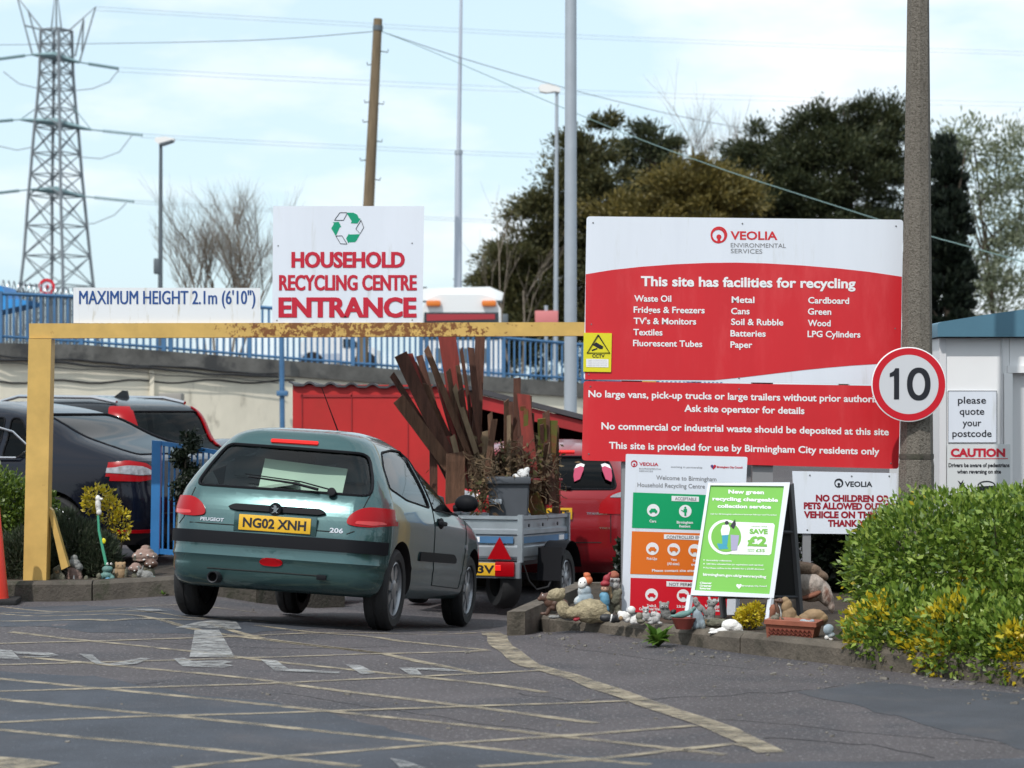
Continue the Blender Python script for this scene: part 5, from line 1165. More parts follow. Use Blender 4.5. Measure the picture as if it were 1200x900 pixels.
PL = [('wide dark plank fanned furthest left in the load', 537, 560, 468, 412, 15, 'plank_dark', 20.9, 20.8), ('dark plank just inside the furthest left one', 545, 560, 482, 425, 12, 'plank_dark', 21.0, 21.0),
      ('weathered wide short plank leaning far left under the dark fan', 525, 545, 465, 465, 15, 'plank_brown', 20.8, 20.7), ('narrow dark plank leaning left below the top of the fan', 530, 550, 460, 440, 7, 'plank_dark', 20.95, 20.9),
      ('tall painted red plank reaching up behind the beam', 548, 560, 523, 388, 20, 'plank_red', 21.15, 21.2), ('thin split brown plank leaning left before the red plank', 560, 560, 499, 407, 7, 'plank_brown', 20.9, 20.95),
      ('pale edged thin plank in the middle of the load', 568, 560, 532, 452, 6, 'plank_pale', 20.85, 20.9), ('upright dark plank narrowing upward right of the red plank', 557, 560, 563, 388, 11, 'plank_dark', 21.2, 21.25),
      ('short broad brown board standing at the left rear of the load', 533, 590, 534, 528, 22, 'plank_brown', 20.72, 20.72), ('stubby dark stake at the left end of the load', 508, 600, 508, 502, 9, 'plank_dark', 20.8, 20.8),
      ('slim slanting batten standing before the wheeled bin', 566, 585, 580, 488, 7, 'plank_brown', 20.6, 20.7), ('dark upright post with a pointed top behind the bin', 604, 570, 606, 446, 8, 'plank_dark', 21.1, 21.15),
      ('reddish board with pale nail heads leaning behind the bin', 624, 570, 613, 461, 15, 'plank_red', 21.0, 21.1), ('broad red and mossy green board standing at the right of the load', 637, 575, 643, 494, 21, 'plank_green', 21.1, 21.15),
      ('narrow mossy plank at the right edge of the load', 651, 600, 651, 495, 8, 'plank_brown', 21.3, 21.3), ('green stained offcut low at the right of the load', 632, 604, 622, 577, 18, 'plank_green', 20.95, 20.95)]
for lab, *a in PL: plank('wooden_plank', lab, *a)
random.seed(11)
for i in range(16):
    x = random.uniform(540, 632); t = random.uniform(-14, 8); plank('wooden_stick', 'broken brown stick among the crowded middle of the load', x, 575, x + t - (600 - x) * .15, random.uniform(470, 540), random.uniform(3, 7), random.choice(['plank_dark', 'plank_brown', 'plank_brown', 'plank_red', 'plank_pale']), random.uniform(20.8, 21.3), random.uniform(20.8, 21.3), 'broken sticks in the trailer load')
for i in range(22):
    t = random.random(); x0 = 528 + 40*t + random.uniform(-4, 4); x1 = 462 + 92*t + random.uniform(-8, 8); y1 = random.uniform(408, 486) - 10*t; y0 = 572
    plank('wooden_stick', 'slim dark lath among the planks fanning out to the left', x0, y0, x1, y1, random.uniform(3, 8), random.choice(['plank_dark', 'plank_dark', 'plank_brown', 'plank_red']), random.uniform(20.85, 21.25), random.uniform(20.8, 21.3), 'laths fanned out to the left')
for i in range(24):
    x = random.uniform(590, 654); plank('wooden_stick', 'upright broken board end crowded at the right of the load', x, 590, x + random.uniform(-7, 5), random.uniform(458, 528), random.uniform(4, 11), random.choice(['plank_dark', 'plank_brown', 'plank_red', 'plank_brown', 'plank_dark', 'plank_green']), random.uniform(20.95, 21.35), random.uniform(20.95, 21.35), 'broken boards at the right of the load')
# wheeled bin standing in the trailer
BNY = 20.62; bn = P(596, 607, BNY)
T = thing('wheeled_bin', 'grey wheeled bin standing in the trailer among planks', 'bin', (bn.x, BNY + .2, bn.z - .1))
mat('bin_grey', (.085, .095, .11), .5, var=.1, vs=6)
mb = MB(); lo = [P(574, 622, BNY), P(618, 622, BNY)]; top = [P(571.5, 563, BNY - .03), P(620.5, 563, BNY - .03)]
v = [mb.bm.verts.new(p) for p in (lo[0], lo[1], lo[1] + Vector((0, .36, 0)), lo[0] + Vector((0, .36, 0)), top[0], top[1], top[1] + Vector((0, .44, 0)), top[0] + Vector((0, .44, 0)))]
for f in ((0, 1, 5, 4), (1, 2, 6, 5), (2, 3, 7, 6), (3, 0, 4, 7), (0, 3, 2, 1), (4, 5, 6, 7)): mb.bm.faces.new([v[k] for k in f])
bmesh.ops.bevel(mb.bm, geom=mb.bm.edges[:], offset=.012, segments=2, affect='EDGES'); mb.build('bin_body', M['bin_grey'], T)
mb = MB(); a = P(570, 559, BNY - .05); b = P(622, 567, BNY - .05); mb.box2((a.x, BNY - .06, b.z), (b.x, BNY + .44, a.z), .012); mb.build('lid', M['bin_grey'], T)
mb = MB(); a = P(573, 585, BNY - .06); b = P(588, 591, BNY - .06); mb.box2((a.x, BNY - .09, b.z), (b.x, BNY - .02, a.z), .01); mb.build('handle', M['pole_grey'], T)
T = tag(MB().ell(P(613, 556, BNY), (.055, .06, .05), (.2, .5, .3), 3).ell(P(607, 559, BNY), (.05, .05, .028), (0, .3, 0), 3).ell(P(616, 553, BNY), (.03, .03, .05), (0, .6, 0), 3).build('carrier_bag', mat('bag_white', (.7, .7, .7), .4, c2=(.02, .02, .02), ds=22, dlo=.6, dhi=.62, bump=1, bs=30)), 'crumpled white carrier bag lying on the grey bin lid', 'bag')
mb = MB(); random.seed(5)
for i in range(300):
    x = random.uniform(556, 655) if random.random() < .75 else random.uniform(553, 575); y = random.uniform(535, 600) if x < 575 or x > 622 else random.uniform(520, 560); Y = random.uniform(20.62, 21.3)
    if x < 575: Y = random.uniform(20.45, 20.62)
    p = P(x, y, Y); pts = [p]; d = Vector((random.gauss(0, 1), random.gauss(0, 1), random.gauss(.2, .9))).normalized()
    for k in range(4): d = (d + Vector((random.gauss(0, .5), random.gauss(0, .5), random.gauss(-.12, .4)))).normalized(); p = p + d * random.uniform(.02, .06); pts.append(p)
    mb.tube(pts, random.uniform(.0018, .0045), 3, cap=False)
for i in range(260):
    x = random.uniform(555, 650); y = random.uniform(530, 575); p = P(x, y, random.uniform(20.6, 21.2)); r_ = random.uniform(.01, .03)
    q = [p + Vector((random.gauss(0, r_), random.gauss(0, r_), random.gauss(0, r_))) for _ in range(4)]; mb.face(q)
tag(mb.build('dry_garden_waste', mat('straw', (.12, .08, .045), .9, var=.5, vs=12), smooth=False), 'tangle of dry stems and twigs spilling around the bin', 'garden waste', kind='stuff')
# ------------------------------------------------------------------ foliage
def leaf_mesh(name, pts, dirs, L_, W_, m, parent, rng, jit=.35, fold=.15):
    n = len(pts); d = dirs + rng.normal(0, jit, (n, 3)); d /= np.linalg.norm(d, axis=1)[:, None] + 1e-9
    s = np.cross(d, rng.normal(0, 1, (n, 3))); s /= np.linalg.norm(s, axis=1)[:, None] + 1e-9
    u = np.cross(s, d); k = rng.uniform(.65, 1.3, (n, 1)); LL = L_ * k; WW = W_ * k
    v = np.empty((n, 4, 3)); v[:, 0] = pts; v[:, 1] = pts + d*LL*.45 + s*WW*.5 + u*WW*fold; v[:, 2] = pts + d*LL; v[:, 3] = pts + d*LL*.45 - s*WW*.5 + u*WW*fold
    me = bpy.data.meshes.new(name); off = np.array(WM[parent].translation) if parent is not None else np.zeros(3)
    me.vertices.add(n*4); me.vertices.foreach_set('co', (v.reshape(-1, 3) - off).astype(np.float32).ravel())
    me.loops.add(n*4); me.loops.foreach_set('vertex_index', np.arange(n*4, dtype=np.int32)); me.polygons.add(n); me.polygons.foreach_set('loop_start', np.arange(0, n*4, 4, dtype=np.int32))
    me.update(); me.validate(); me.materials.append(M[m]); o = bpy.data.objects.new(name, me); COL.objects.link(o)
    if parent is not None: o.parent = parent; WM[o] = WM[parent]
    return o
def clumps(blobs, per, sub, rng, spread=.28, inner=.55, up=.25, spray=2.4):
    """blobs: (centre, radii); sub-clumps over each blob's surface, leaves gathered round each"""
    P_, D_ = [], []
    for c, r in blobs:
        c = np.array(c); r = np.array(r); w = max(3, int(sub * (r[0]*r[2]) ** .7)); q = rng.normal(0, 1, (w, 3)); q /= np.linalg.norm(q, axis=1)[:, None]
        cc = c + q * r * rng.uniform(inner, 1.18, (w, 1)); n = per
        for k in range(w):
            m = int(n * rng.uniform(.5, 1.4)); sp = spread * rng.uniform(.6, 1.3); od = q[k] * np.array([1, 1, .6]) + np.array([0, 0, .25]); p = cc[k] + rng.normal(0, 1, (m, 3)) * sp * np.array([.8, .8, .42]) + od * (rng.uniform(0, 1, (m, 1))**1.5 * sp * spray); p[:, 2] -= np.abs(p[:, 0] - cc[k][0]) * .25
            P_.append(p); dd = (p - c) / r; dd /= np.linalg.norm(dd, axis=1)[:, None] + 1e-9; dd[:, 2] += up; D_.append(dd)
    return np.concatenate(P_), np.concatenate(D_)
def pblob(x, y, rpx, Y, k=1.0, ky=1.0): c = P(x, y, Y); r = rpx * Y / FPX; return (tuple(c), (r, r*ky, r*k))
def tree(name, label, base, blobs, m, per, sub, L_, W_, seed, group, trunk_r=.25, spray=2.4, spread=.33, up=.3, inner=.45, jit=.45, limbs=10):
    rng = np.random.default_rng(seed); T = thing(name, label, 'tree', base, group=group); mb = MB(); b = Vector(base); hi = max(blobs, key=lambda q: q[0][2])[0]
    top = Vector((b.x*.4 + hi[0]*.6, b.y, hi[2])); mb.tube([b, b.lerp(top, .3) + Vector((.1, 0, 0)), b.lerp(top, .65), top], [trunk_r, trunk_r*.75, trunk_r*.45, .03], 8)
    for i in range(limbs):
        c, r = blobs[i % len(blobs)]; s_ = b.lerp(top, float(rng.uniform(.3, .8))); e = Vector(c) + Vector(rng.normal(0, .3, 3)); mb.tube([s_, s_.lerp(e, .5) + Vector((0, 0, .25)), e], [trunk_r*.35, trunk_r*.22, .02], 6)
    mb.build('trunk', M['bark'], T); p, d = clumps(blobs, per, sub, rng, spread, inner, up, spray); leaf_mesh('crown', p, d, L_, W_, m, T, rng, jit); return T
TY = 90; GT = 'conifers behind the raised road'
def tr(label, x, m, blobs, seed, Y=TY, per=400, sub=7, ky=1.0, L_=.21, W_=.062, **k): return tree('conifer_tree', label, (P(x, 460, Y).x, Y, 0.), [pblob(*q, Y, 1.0, ky) for q in blobs], m, per, sub, L_, W_, seed, GT, **k)
tr('brownish green conifer left of the site sign, seen either side of the grey pole', 690, 'conifer_mid', [(695, 165, 20), (690, 195, 32), (668, 190, 12), (706, 225, 36), (672, 235, 34), (640, 240, 16), (622, 247, 10), (650, 268, 34), (700, 275, 48), (740, 255, 30), (625, 300, 32), (595, 300, 18), (606, 335, 34), (583, 340, 14), (650, 335, 50), (605, 375, 36), (640, 385, 48), (700, 340, 55), (690, 400, 50), (590, 360, 26), (600, 400, 34), (580, 385, 22)], 1, sub=15)
tr('narrow dark conifer peaking just right of the tall grey pole', 762, 'conifer_dark', [(762, 164, 11), (760, 180, 20), (775, 178, 10), (765, 205, 30), (750, 235, 35), (785, 225, 24), (770, 265, 42), (770, 320, 46)], 2, Y=93, sub=11)
tr('olive green bushy conifer above the sign\'s white heading', 815, 'conifer_olive', [(800, 208, 24), (830, 220, 26), (850, 228, 22), (785, 232, 22), (815, 245, 38), (850, 255, 36), (765, 255, 24), (815, 300, 55), (725, 260, 22)], 3, Y=88, sub=11)
tr('dark conifer with small pointed top between the bare tree and the tallest conifer', 890, 'conifer_dark', [(890, 168, 10), (888, 182, 18), (870, 196, 18), (910, 188, 20), (890, 210, 34), (862, 225, 24), (915, 225, 36), (890, 260, 50), (890, 310, 50)], 4, Y=92, sub=11)
tr('broadest and tallest dark conifer rising above the sign beside the concrete column', 985, 'conifer_dark', [(1000, 130, 14), (985, 140, 22), (1018, 142, 14), (950, 152, 20), (965, 165, 30), (1005, 165, 30), (930, 175, 22), (1040, 145, 12), (1048, 165, 24), (1035, 190, 30), (985, 200, 48), (940, 205, 40), (1040, 230, 42), (980, 250, 60), (930, 250, 46), (1000, 310, 62), (1055, 290, 50)], 5, Y=91, sub=11)
tree('cypress_tree', 'slim near-black cypress right of the concrete column', (P(1110, 460, 86).x, 86, 0), [pblob(1110 + dx, y, r, 86, 1.5) for dx, y, r in ((0, 176, 7), (0, 195, 11), (-1, 220, 15), (1, 250, 18), (-1, 285, 21), (1, 320, 23), (0, 355, 25), (0, 395, 25))], 'cypress', 240, 34, .26, .11, 6, GT, spread=.17, up=1.2, inner=.7, jit=.3, spray=.5)
tree('willow_tree', 'pale feathery willow behind the white cabin', (P(1180, 460, 98).x, 98, 0), [pblob(x, y, r, 98) for x, y, r in ((1115, 165, 18), (1105, 195, 16), (1140, 175, 22), (1175, 180, 24), (1210, 190, 30), (1150, 215, 32), (1195, 235, 36), (1150, 265, 36), (1200, 290, 38), (1145, 315, 34), (1190, 340, 40), (1230, 250, 40), (1160, 370, 40), (1110, 340, 20))], 'willow', 46, 20, .26, .08, 7, None, spread=.36, up=.5, limbs=16, trunk_r=.12)
def bare_tree(label, stems, Y, seed, h, lab_m='bark', group='bare winter trees', dens=4, depth=5):
    rnd = random.Random(seed); T = thing('bare_tree', label, 'tree', (P(stems[0][0], 460, Y).x, Y, UP(stems[0][0]) - .4), group=group); tm = MB(); bm_ = MB()
    def grow(p, d, L_, r, k):
        n = 3; pts = [p]; q = p; dd = d
        for i in range(n): dd = (dd + Vector((rnd.gauss(0, .10), rnd.gauss(0, .10), rnd.gauss(.05, .06)))).normalized(); q = q + dd * L_/n; pts.append(q)
        (tm if k == depth else bm_).tube(pts, [r*(1 - .35*i/n) for i in range(n+1)], 5 if k > 2 else 3, cap=False)
        if k == 0: return
        for i in range(dens if k > 1 else 3):
            t = rnd.uniform(.35, 1); s_ = pts[0].lerp(pts[-1], t) if t < .9 else pts[-1]; a = rnd.uniform(0, 6.28); sp = rnd.uniform(.3, .62)
            nd = (dd + Vector((math.cos(a)*sp, math.sin(a)*sp, rnd.uniform(0, .25)))).normalized(); grow(s_, nd, L_ * rnd.uniform(.55, .8), r*.5, k-1)
    for x0, y0, x1, y1 in stems:
        a = P(x0, y0, Y); b = P(x1, y1, Y); grow(a, (b - a).normalized(), (b - a).length, h, depth)
    tm.build('trunk', M['bark_pale'], T); bm_.build('crown', M['bark_pale'], T); return T
bare_tree('bare many stemmed tree between the street lamp and entrance sign', [(262, 420, 262, 335), (242, 420, 238, 340), (280, 420, 288, 335), (252, 420, 248, 330), (271, 420, 275, 328), (233, 420, 224, 350), (290, 420, 302, 345)], 82, 3, .052, dens=5, depth=4)
bare_tree('thin bare tree above the olive conifer', [(828, 330, 830, 232), (812, 330, 808, 245), (842, 330, 852, 245)], 96, 5, .07, dens=4, depth=4)
bare_tree('wispy bare sapling at the left foot of the brown conifer', [(600, 440, 580, 340), (612, 440, 618, 340)], 84, 9, .05, dens=3, depth=3)

# ------------------------------------------------------------------ pylon and cables
YP = 160
T = thing('electricity_pylon', 'tall steel lattice electricity pylon at the far left', 'pylon', (P(66, 480, YP).x, YP, 0))
mb = MB(); lv = [(480, 66, 58), (400, 66.5, 49), (335, 67, 42.5), (300, 67, 38.5), (265, 66.5, 35.5), (230, 66, 32.5), (205, 66, 30), (180, 66, 28), (150, 66, 25.5), (128, 66, 23), (105, 66, 21), (86, 66, 19.5), (70, 66, 19), (52, 66, 18.5), (35, 66, 18)]
def corner(l, k): y, x, r = l; c = P(x, y, YP); q = R(20 + 90*k); rr = r * YP / FPX; return Vector((c.x + rr*math.cos(q), YP + rr*math.sin(q), c.z))
for k in range(4): mb.tube([corner(l, k) for l in lv], .11, 4)
for a, b in zip(lv, lv[1:]):
    for k in range(4): mb.tube([corner(a, k), corner(b, (k+1) % 4)], .055, 3); mb.tube([corner(a, (k+1) % 4), corner(b, k)], .055, 3); mb.tube([corner(b, k), corner(b, (k+1) % 4)], .05, 3)
mb.build('lattice_tower', M['pylon_steel'], T)
ARM = [((38, 64), (93, 73)), ((24, 140), (107, 152)), ((35, 222), (97, 230))]
for (a, b) in ARM:
    mb = MB(); A_ = P(*a, YP); B_ = P(*b, YP); c = (A_ + B_) / 2
    for dy in (-1, 1): mb.tube([A_, c + Vector((0, dy*1.0, .12)), B_], [.08, .2, .08], 4); 
    mb.tube([A_, c + Vector((0, 0, .25)), B_], [.06, .22, .06], 4)
    if a[0] == 24: mb.tube([A_, P(46, 124, YP)], .04, 3); mb.tube([B_, P(86, 126, YP)], .04, 3)
    mb.build('crossarm', M['pylon_plate'], T)
mb = MB()
for pts in ([(50, 35), (20, -4), (38, 64)], [(82, 35), (112, 8), (93, 73)], [(66, 35), (66, -25)], [(60, 35), (66, -20), (72, 35)], [(50, 35), (82, 35)], [(33, 12), (46, 60)], [(98, 22), (88, 66)], [(50, 35), (30, 30)], [(98, 24), (96, 60)]):
    mb.tube([P(x, y, YP) for x, y in pts], .06, 4)
mb.build('top_horns', M['pylon_steel'], T)
for (a, b) in ((ARM[0][1], (137, 80)), (ARM[1][1], (165, 158)), (ARM[2][1], (155, 236)), (ARM[0][0], (0, 69)), (ARM[1][0], (-14, 143)), (ARM[2][0], (-18, 228))):
    mb = MB(); A_ = P(*a, YP); B_ = P(*b, YP + 2); mb.tube([A_, A_.lerp(B_, .25)], .05, 4)
    for k in range(14): p = A_.lerp(B_, .25 + .75*k/13); mb.tube([p, p + (B_ - A_).normalized()*.09], .115, 8)
    mb.build('insulator', M['pylon_plate'], T)
for pts in ([(139, 82), (128, 96), (108, 104), (88, 106)], [(155, 158), (140, 178), (118, 186), (94, 184)], [(148, 238), (134, 252), (110, 262), (98, 262)], [(4, 84), (22, 98), (46, 104)], [(-6, 170), (20, 176), (40, 172)]):
    mb = MB(); mb.tube([P(x, y, YP - .5) for x, y in pts], .03, 4); mb.build('jumper_loop', M['pylon_steel'], T)
mat('cable_green', (.15, .24, .23), .5); mat('cable_grey', (.10, .11, .13), .6)
def cable(name, label, lines, r, group=None, m='cable_grey'):
    mb = MB()
    for pts in lines:
        q = [P(*p) for p in pts]; f = []
        for a, b, c, d in zip([q[0]] + q[:-2], q[:-1], q[1:], q[2:] + [q[-1]]):
            for k in range(6):
                t = k/6; f.append(.5*((2*b) + (c-a)*t + (2*a-5*b+4*c-d)*t*t + (3*b-a-3*c+d)*t**3))
        mb.tube(f + [q[-1]], r, 4)
    return tag(mb.build(name, M[m]), label, 'cable', group)
GC = 'power lines from the pylon'
def twin(label, pts, dy): return cable('power_line', label, [[(x, y, Y) for x, y, Y in pts], [(x, y + dy, Y) for x, y, Y in pts]], .011, GC)
twin('twin line leaving the pylon\'s uppermost right arm along the top of the sky', [(112, 8, 160), (340, 22, 175), (640, 39, 195), (900, 50, 215), (1240, 62, 240)], 4)
twin('twin line from the pylon\'s second level of arms, crossing high above the sign', [(137, 79, 160), (340, 90, 175), (640, 104, 195), (900, 113, 215), (1240, 121, 240)], 5)
twin('twin line from the pylon\'s middle right arm to behind the conifers', [(165, 157, 160), (340, 167, 175), (640, 181, 195), (900, 190, 215)], 4)
twin('twin line from the pylon\'s lowest right arm, nearest above the entrance sign', [(155, 235, 160), (340, 246, 175), (620, 260, 195), (760, 266, 205)], 3)
for lab, pts in (('short line end running off the left edge at the pylon\'s upper arm', [(0, 69, 160), (-60, 72, 158)]), ('short line end running off the left edge at the pylon\'s middle arm', [(-14, 143, 160), (-70, 145, 158)])): twin(lab, pts, 3)
cable('overhead_cable', 'telephone wire running left from the wooden pole', [[(437, 37, 64), (300, 47, 72), (120, 51, 82), (-40, 53, 92)]], .011, None)
cable('overhead_cable', 'telephone wire from the wooden pole dropping to the bare tree', [[(447, 37, 64), (541, 68, 68), (640, 97, 73), (720, 118, 77), (800, 137, 81), (880, 152, 85)]], .011, None)
cable('overhead_cable', 'long pale service wire falling across the conifers to behind the sign', [[(447, 37, 64), (498, 57, 61), (640, 118, 55), (747, 162, 50), (837, 195, 47), (900, 216, 45), (1016, 253, 42), (1091, 277, 40), (1131, 288, 39), (1300, 335, 35)]], .0095, None, 'cable_green')

# ------------------------------------------------------------------ poles and lamps
T = thing('telegraph_pole', 'leaning brown wooden telegraph pole with climbing pegs behind the entrance sign', 'pole', P(424, 425, 64))
mb = MB(); mb.tube([P(424, 425, 64), P(432, 240, 64), P(443, 22, 64)], [.165, .155, .12], 12); mb.build('shaft', M['wood_pole'], T)
mb = MB(); mb.tube([P(443, 30, 64.0), P(442.6, 36, 64.0)], .14, 10); mb.build('cap_band', M['pole_dark'], T)
for x, y, s_ in ((446, 60, 1), (439, 75, -1), (436, 119, -1), (441, 121, 1), (434, 142, -1), (439, 165, 1), (431, 187, -1), (437, 210, 1)):
    a = P(x, y, 64); mb = MB(); mb.tube([a, a + Vector((s_*.2, 0, -.03)), a + Vector((s_*.21, 0, .05))], .016, 5); mb.build('climbing_peg', M['pole_dark'], T)
def lamp_post(label, x, ytop, Y, head, xb=None, pm='pole_dark', gz_=None):
    b = P(xb or x, 440, Y); b.z = UP(x) - .1; T = thing('street_lamp', label, 'street lamp', b, group='street lamps on the raised road')
    mb = MB(); mb.tube([b, P(x, ytop, Y)], [.09, .055], 10); mb.build('post', M[pm], T)
    mb = MB(); pr = [P(*h, Y - .14) for h in head]; mb.prism(pr, (0, .3, 0)); mb.build('lamp_head', M['white_lamp'], T); return T
L1 = lamp_post('dark street lamp with a flat pale head beside the bare tree', 188.5, 168, 74, [(181, 165), (182, 161), (193, 160), (204, 162), (203, 165), (191, 170), (186, 169)], 187.5)
mb = MB(); mb.prism([P(*h, 73.8) for h in ((186, 168), (190, 170), (203, 165.5), (202, 163.5))], (0, .34, 0)); mb.build('lamp_canopy', M['pole_dark'], L1)
mb = MB(); mb.box(P(184, 312, 74), (.2, .22, .5), None, .04); mb.build('control_box', M['pole_dark'], L1)
L2 = lamp_post('slim street lamp with a rounded glowing white head, left of the tall grey pole', 652.5, 104, 78, [(631, 102), (634, 98.5), (646, 98), (657, 103), (656, 108), (650, 107), (640, 108.5), (633, 107)], 651, 'pole_grey')
T = thing('flagpole', 'slender pale stepped mast right of the wooden pole, running out of the picture', 'mast', P(536, 450, 68))
mb = MB(); mb.tube([P(536, 450, 68), P(537.5, 178, 68)], [.13, .10], 10); mb.tube([P(537.5, 178, 68), P(541, -40, 68)], [.065, .04], 10); mb.build('shaft', M['mast'], T)
mb = MB(); mb.tube([P(537.5, 181, 68), P(537.5, 176, 68)], .12, 10); mb.build('collar', M['pole_grey'], T)
T = thing('lighting_column', 'tall plain grey steel pole standing behind the red shed', 'pole', (P(668, 500, 36).x, 36, -.3))
mb = MB(); a = P(668.5, 480, 36); mb.tube([(a.x, 36, -.3), a, P(669, -60, 36)], [.105, .10, .088], 16); mb.build('shaft', M['pole_grey'], T); mb = MB(); mb.tube([(a.x, 36, -.3), (a.x, 36, .9)], .125, 16); mb.build('base_sleeve', M['pole_grey'], T)

# ------------------------------------------------------------------ hedges and shrubs
def hedge(name, label, base, blobs, n, L_, W_, m, seed, cat='hedge', yellow=None, stems=12, jit=.6, up=.35, zmin=None):
    rng = np.random.default_rng(seed); T = thing(name, label, cat, base); P_, D_ = [], []; tot = sum(r[0]*r[2] for c, r in blobs)
    for c, r in blobs:
        k = int(n * r[0]*r[2] / tot); q = rng.normal(0, 1, (k, 3)); q /= np.linalg.norm(q, axis=1)[:, None]; rad = 1 - np.abs(rng.normal(0, .17, (k, 1)))
        ph = np.array([noise.noise(Vector(v) * 1.7 + Vector(c)) * .12 + noise.noise(Vector(v) * 3.6 + Vector(c)) * .15 + noise.noise(Vector(v) * 8 + Vector(c)) * .11 for v in q])[:, None]
        p = np.array(c) + q * np.array(r) * (rad + ph); P_.append(p); D_.append(q)
    p = np.concatenate(P_); d = np.concatenate(D_); d[:, 2] += up
    if zmin is not None:
        ok = p[:, 2] > zmin + .02*rng.normal(0, 1, len(p)); p, d = p[ok], d[ok]
    mb = MB(); b = Vector(base)
    for i in range(stems): e = Vector(p[rng.integers(len(p))]); c = Vector((b.x + (e.x-b.x)*.35, b.y + (e.y-b.y)*.35, b.z)); mb.tube([c, c.lerp(e, .5) + Vector((0, 0, .06)), e], [.016, .011, .004], 5)
    mb.build('stems', M['bark'], T)
    if yellow is not None:
        ym_ = np.array([yellow(Vector(v)) > rng.uniform(0, 1) for v in p]); leaf_mesh('yellow_foliage', p[ym_], d[ym_], L_, W_, 'yellow_leaf', T, rng, jit); p, d = p[~ym_], d[~ym_]
    leaf_mesh('foliage', p, d, L_, W_, m, T, rng, jit); return T
def yl(v): q = noise.noise(v * 2.6 + Vector((2.2, 0, 4.1))) + .5*noise.noise(v*8); lo = sm((.62 - v.z) / .35); return sm((q*1.3 + lo*.8 - .62 - .35*max(0, 2.45 - v.x)) / .62) * .82 if v.z < .75 else sm((q - .5) / .2) * .5
hedge('hedge', 'big glossy green hedge flecked with yellow leaves at the right edge', (3.1, 14.4, .11), [((2.60, 14.55, .50), (.52, .62, .40)), ((2.75, 14.35, .58), (.65, .8, .44)), ((2.62, 14.15, .34), (.46, .62, .30)), ((3.2, 14.0, .58), (.75, .9, .48)), ((3.1, 13.45, .26), (.66, .58, .33)), ((2.34, 13.64, .18), (.36, .42, .27)), ((2.66, 13.24, .17), (.42, .44, .27)), ((2.95, 12.90, .16), (.42, .42, .27)), ((2.34, 13.64, .18), (.36, .42, .27)), ((2.66, 13.24, .17), (.42, .44, .27)), ((2.95, 12.90, .16), (.42, .42, .27)), ((3.75, 13.7, .60), (.75, .9, .48)), ((3.6, 12.95, .24), (.75, .6, .36)), ((2.75, 13.65, .20), (.5, .48, .28)), ((4.3, 13.3, .6), (.8, .9, .5)), ((3.5, 14.5, .72), (.7, .6, .33))], 82000, .046, .023, 'hedge_leaf', 21, yellow=yl, stems=40, zmin=.0)
hb = LZ; hedge('hedge', 'yellowish green clipped hedge behind the barrier\'s left post', (-4.5, 20.9, hb), [((-4.78, 20.75, .52), (.5, .45, .52)), ((-4.4, 20.85, .45), (.32, .35, .42)), ((-5.3, 20.7, .55), (.6, .45, .5))], 22000, .045, .024, 'hedge_leaf_left', 22, zmin=.02)
hedge('heather_shrub', 'low dusky dark green shrub right of the barrier\'s left post', (-3.8, 20.5, hb), [((-3.88, 20.5, .24), (.26, .26, .30)), ((-3.66, 20.45, .18), (.18, .22, .24)), ((-4.3, 20.35, .18), (.30, .25, .26)), ((-3.98, 20.55, .42), (.13, .15, .2))], 16000, .06, .010, 'heather', 23, 'shrub', jit=.5, up=.9)
hedge('golden_shrub', 'small bright yellow leaved shrub in front of the navy hatchback', (-3.62, 20.75, hb), [((-3.72, 20.75, .72), (.13, .13, .12)), ((-3.62, 20.75, .60), (.10, .12, .14)), ((-3.52, 20.75, .48), (.09, .11, .14)), ((-3.80, 20.75, .66), (.06, .08, .08))], 900, .04, .02, 'yellow_leaf', 24, 'shrub', stems=10)
gp = P(878, 740, 14.75); hedge('golden_shrub', 'small yellow leaved shrub beside the terracotta trough', (gp.x, 14.75, .11), [((gp.x, 14.75, .185), (.082, .08, .07)), ((gp.x + .04, 14.75, .215), (.05, .05, .055)), ((gp.x - .045, 14.75, .165), (.05, .05, .05))], 1500, .024, .013, 'yellow_leaf', 25, 'shrub', stems=10)
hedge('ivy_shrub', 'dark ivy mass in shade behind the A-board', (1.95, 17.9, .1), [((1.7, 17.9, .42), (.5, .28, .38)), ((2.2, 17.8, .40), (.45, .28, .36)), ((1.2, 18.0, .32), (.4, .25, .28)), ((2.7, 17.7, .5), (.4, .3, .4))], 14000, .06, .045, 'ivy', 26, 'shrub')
rng = np.random.default_rng(3)
def weed(label, c, n, L_, seed, name='weed'):
    r_ = np.random.default_rng(seed); T = thing(name, label, 'weed', c); mb = MB()
    for i in range(n):
        a = r_.uniform(0, 6.28); el = r_.uniform(.25, 1.1); l = L_ * r_.uniform(.6, 1.2); d = Vector((math.cos(a)*math.cos(el), math.sin(a)*math.cos(el)*.6 - .25, math.sin(el))); s_ = Vector((-math.sin(a), math.cos(a), 0)) * l * .14
        c0 = Vector(c); c1 = c0 + d*l*.5 + Vector((0, 0, l*.1)); c2 = c0 + d*l - Vector((0, 0, l*.15)); v = [mb.bm.verts.new(q) for q in (c0 - s_*.3, c0 + s_*.3, c1 + s_, c2, c1 - s_)]; mb.bm.faces.new(v)
    mb.build('leaves', M['weed_leaf'], T); mb = MB(); mb.tube([c, Vector(c) + Vector((0, 0, L_*.3))], .004, 4); mb.build('stalk', M['weed_leaf'], T)
kp = G(771, 757); weed('green leafy weed growing from the kerb foot before the welcome board', (kp.x, kp.y - .02, kp.z), 34, .19, 5)
kp = G(178, 704); weed('tiny pale weed at the foot of the left kerb', (kp.x, LK - .02, kp.z), 12, .06, 6)

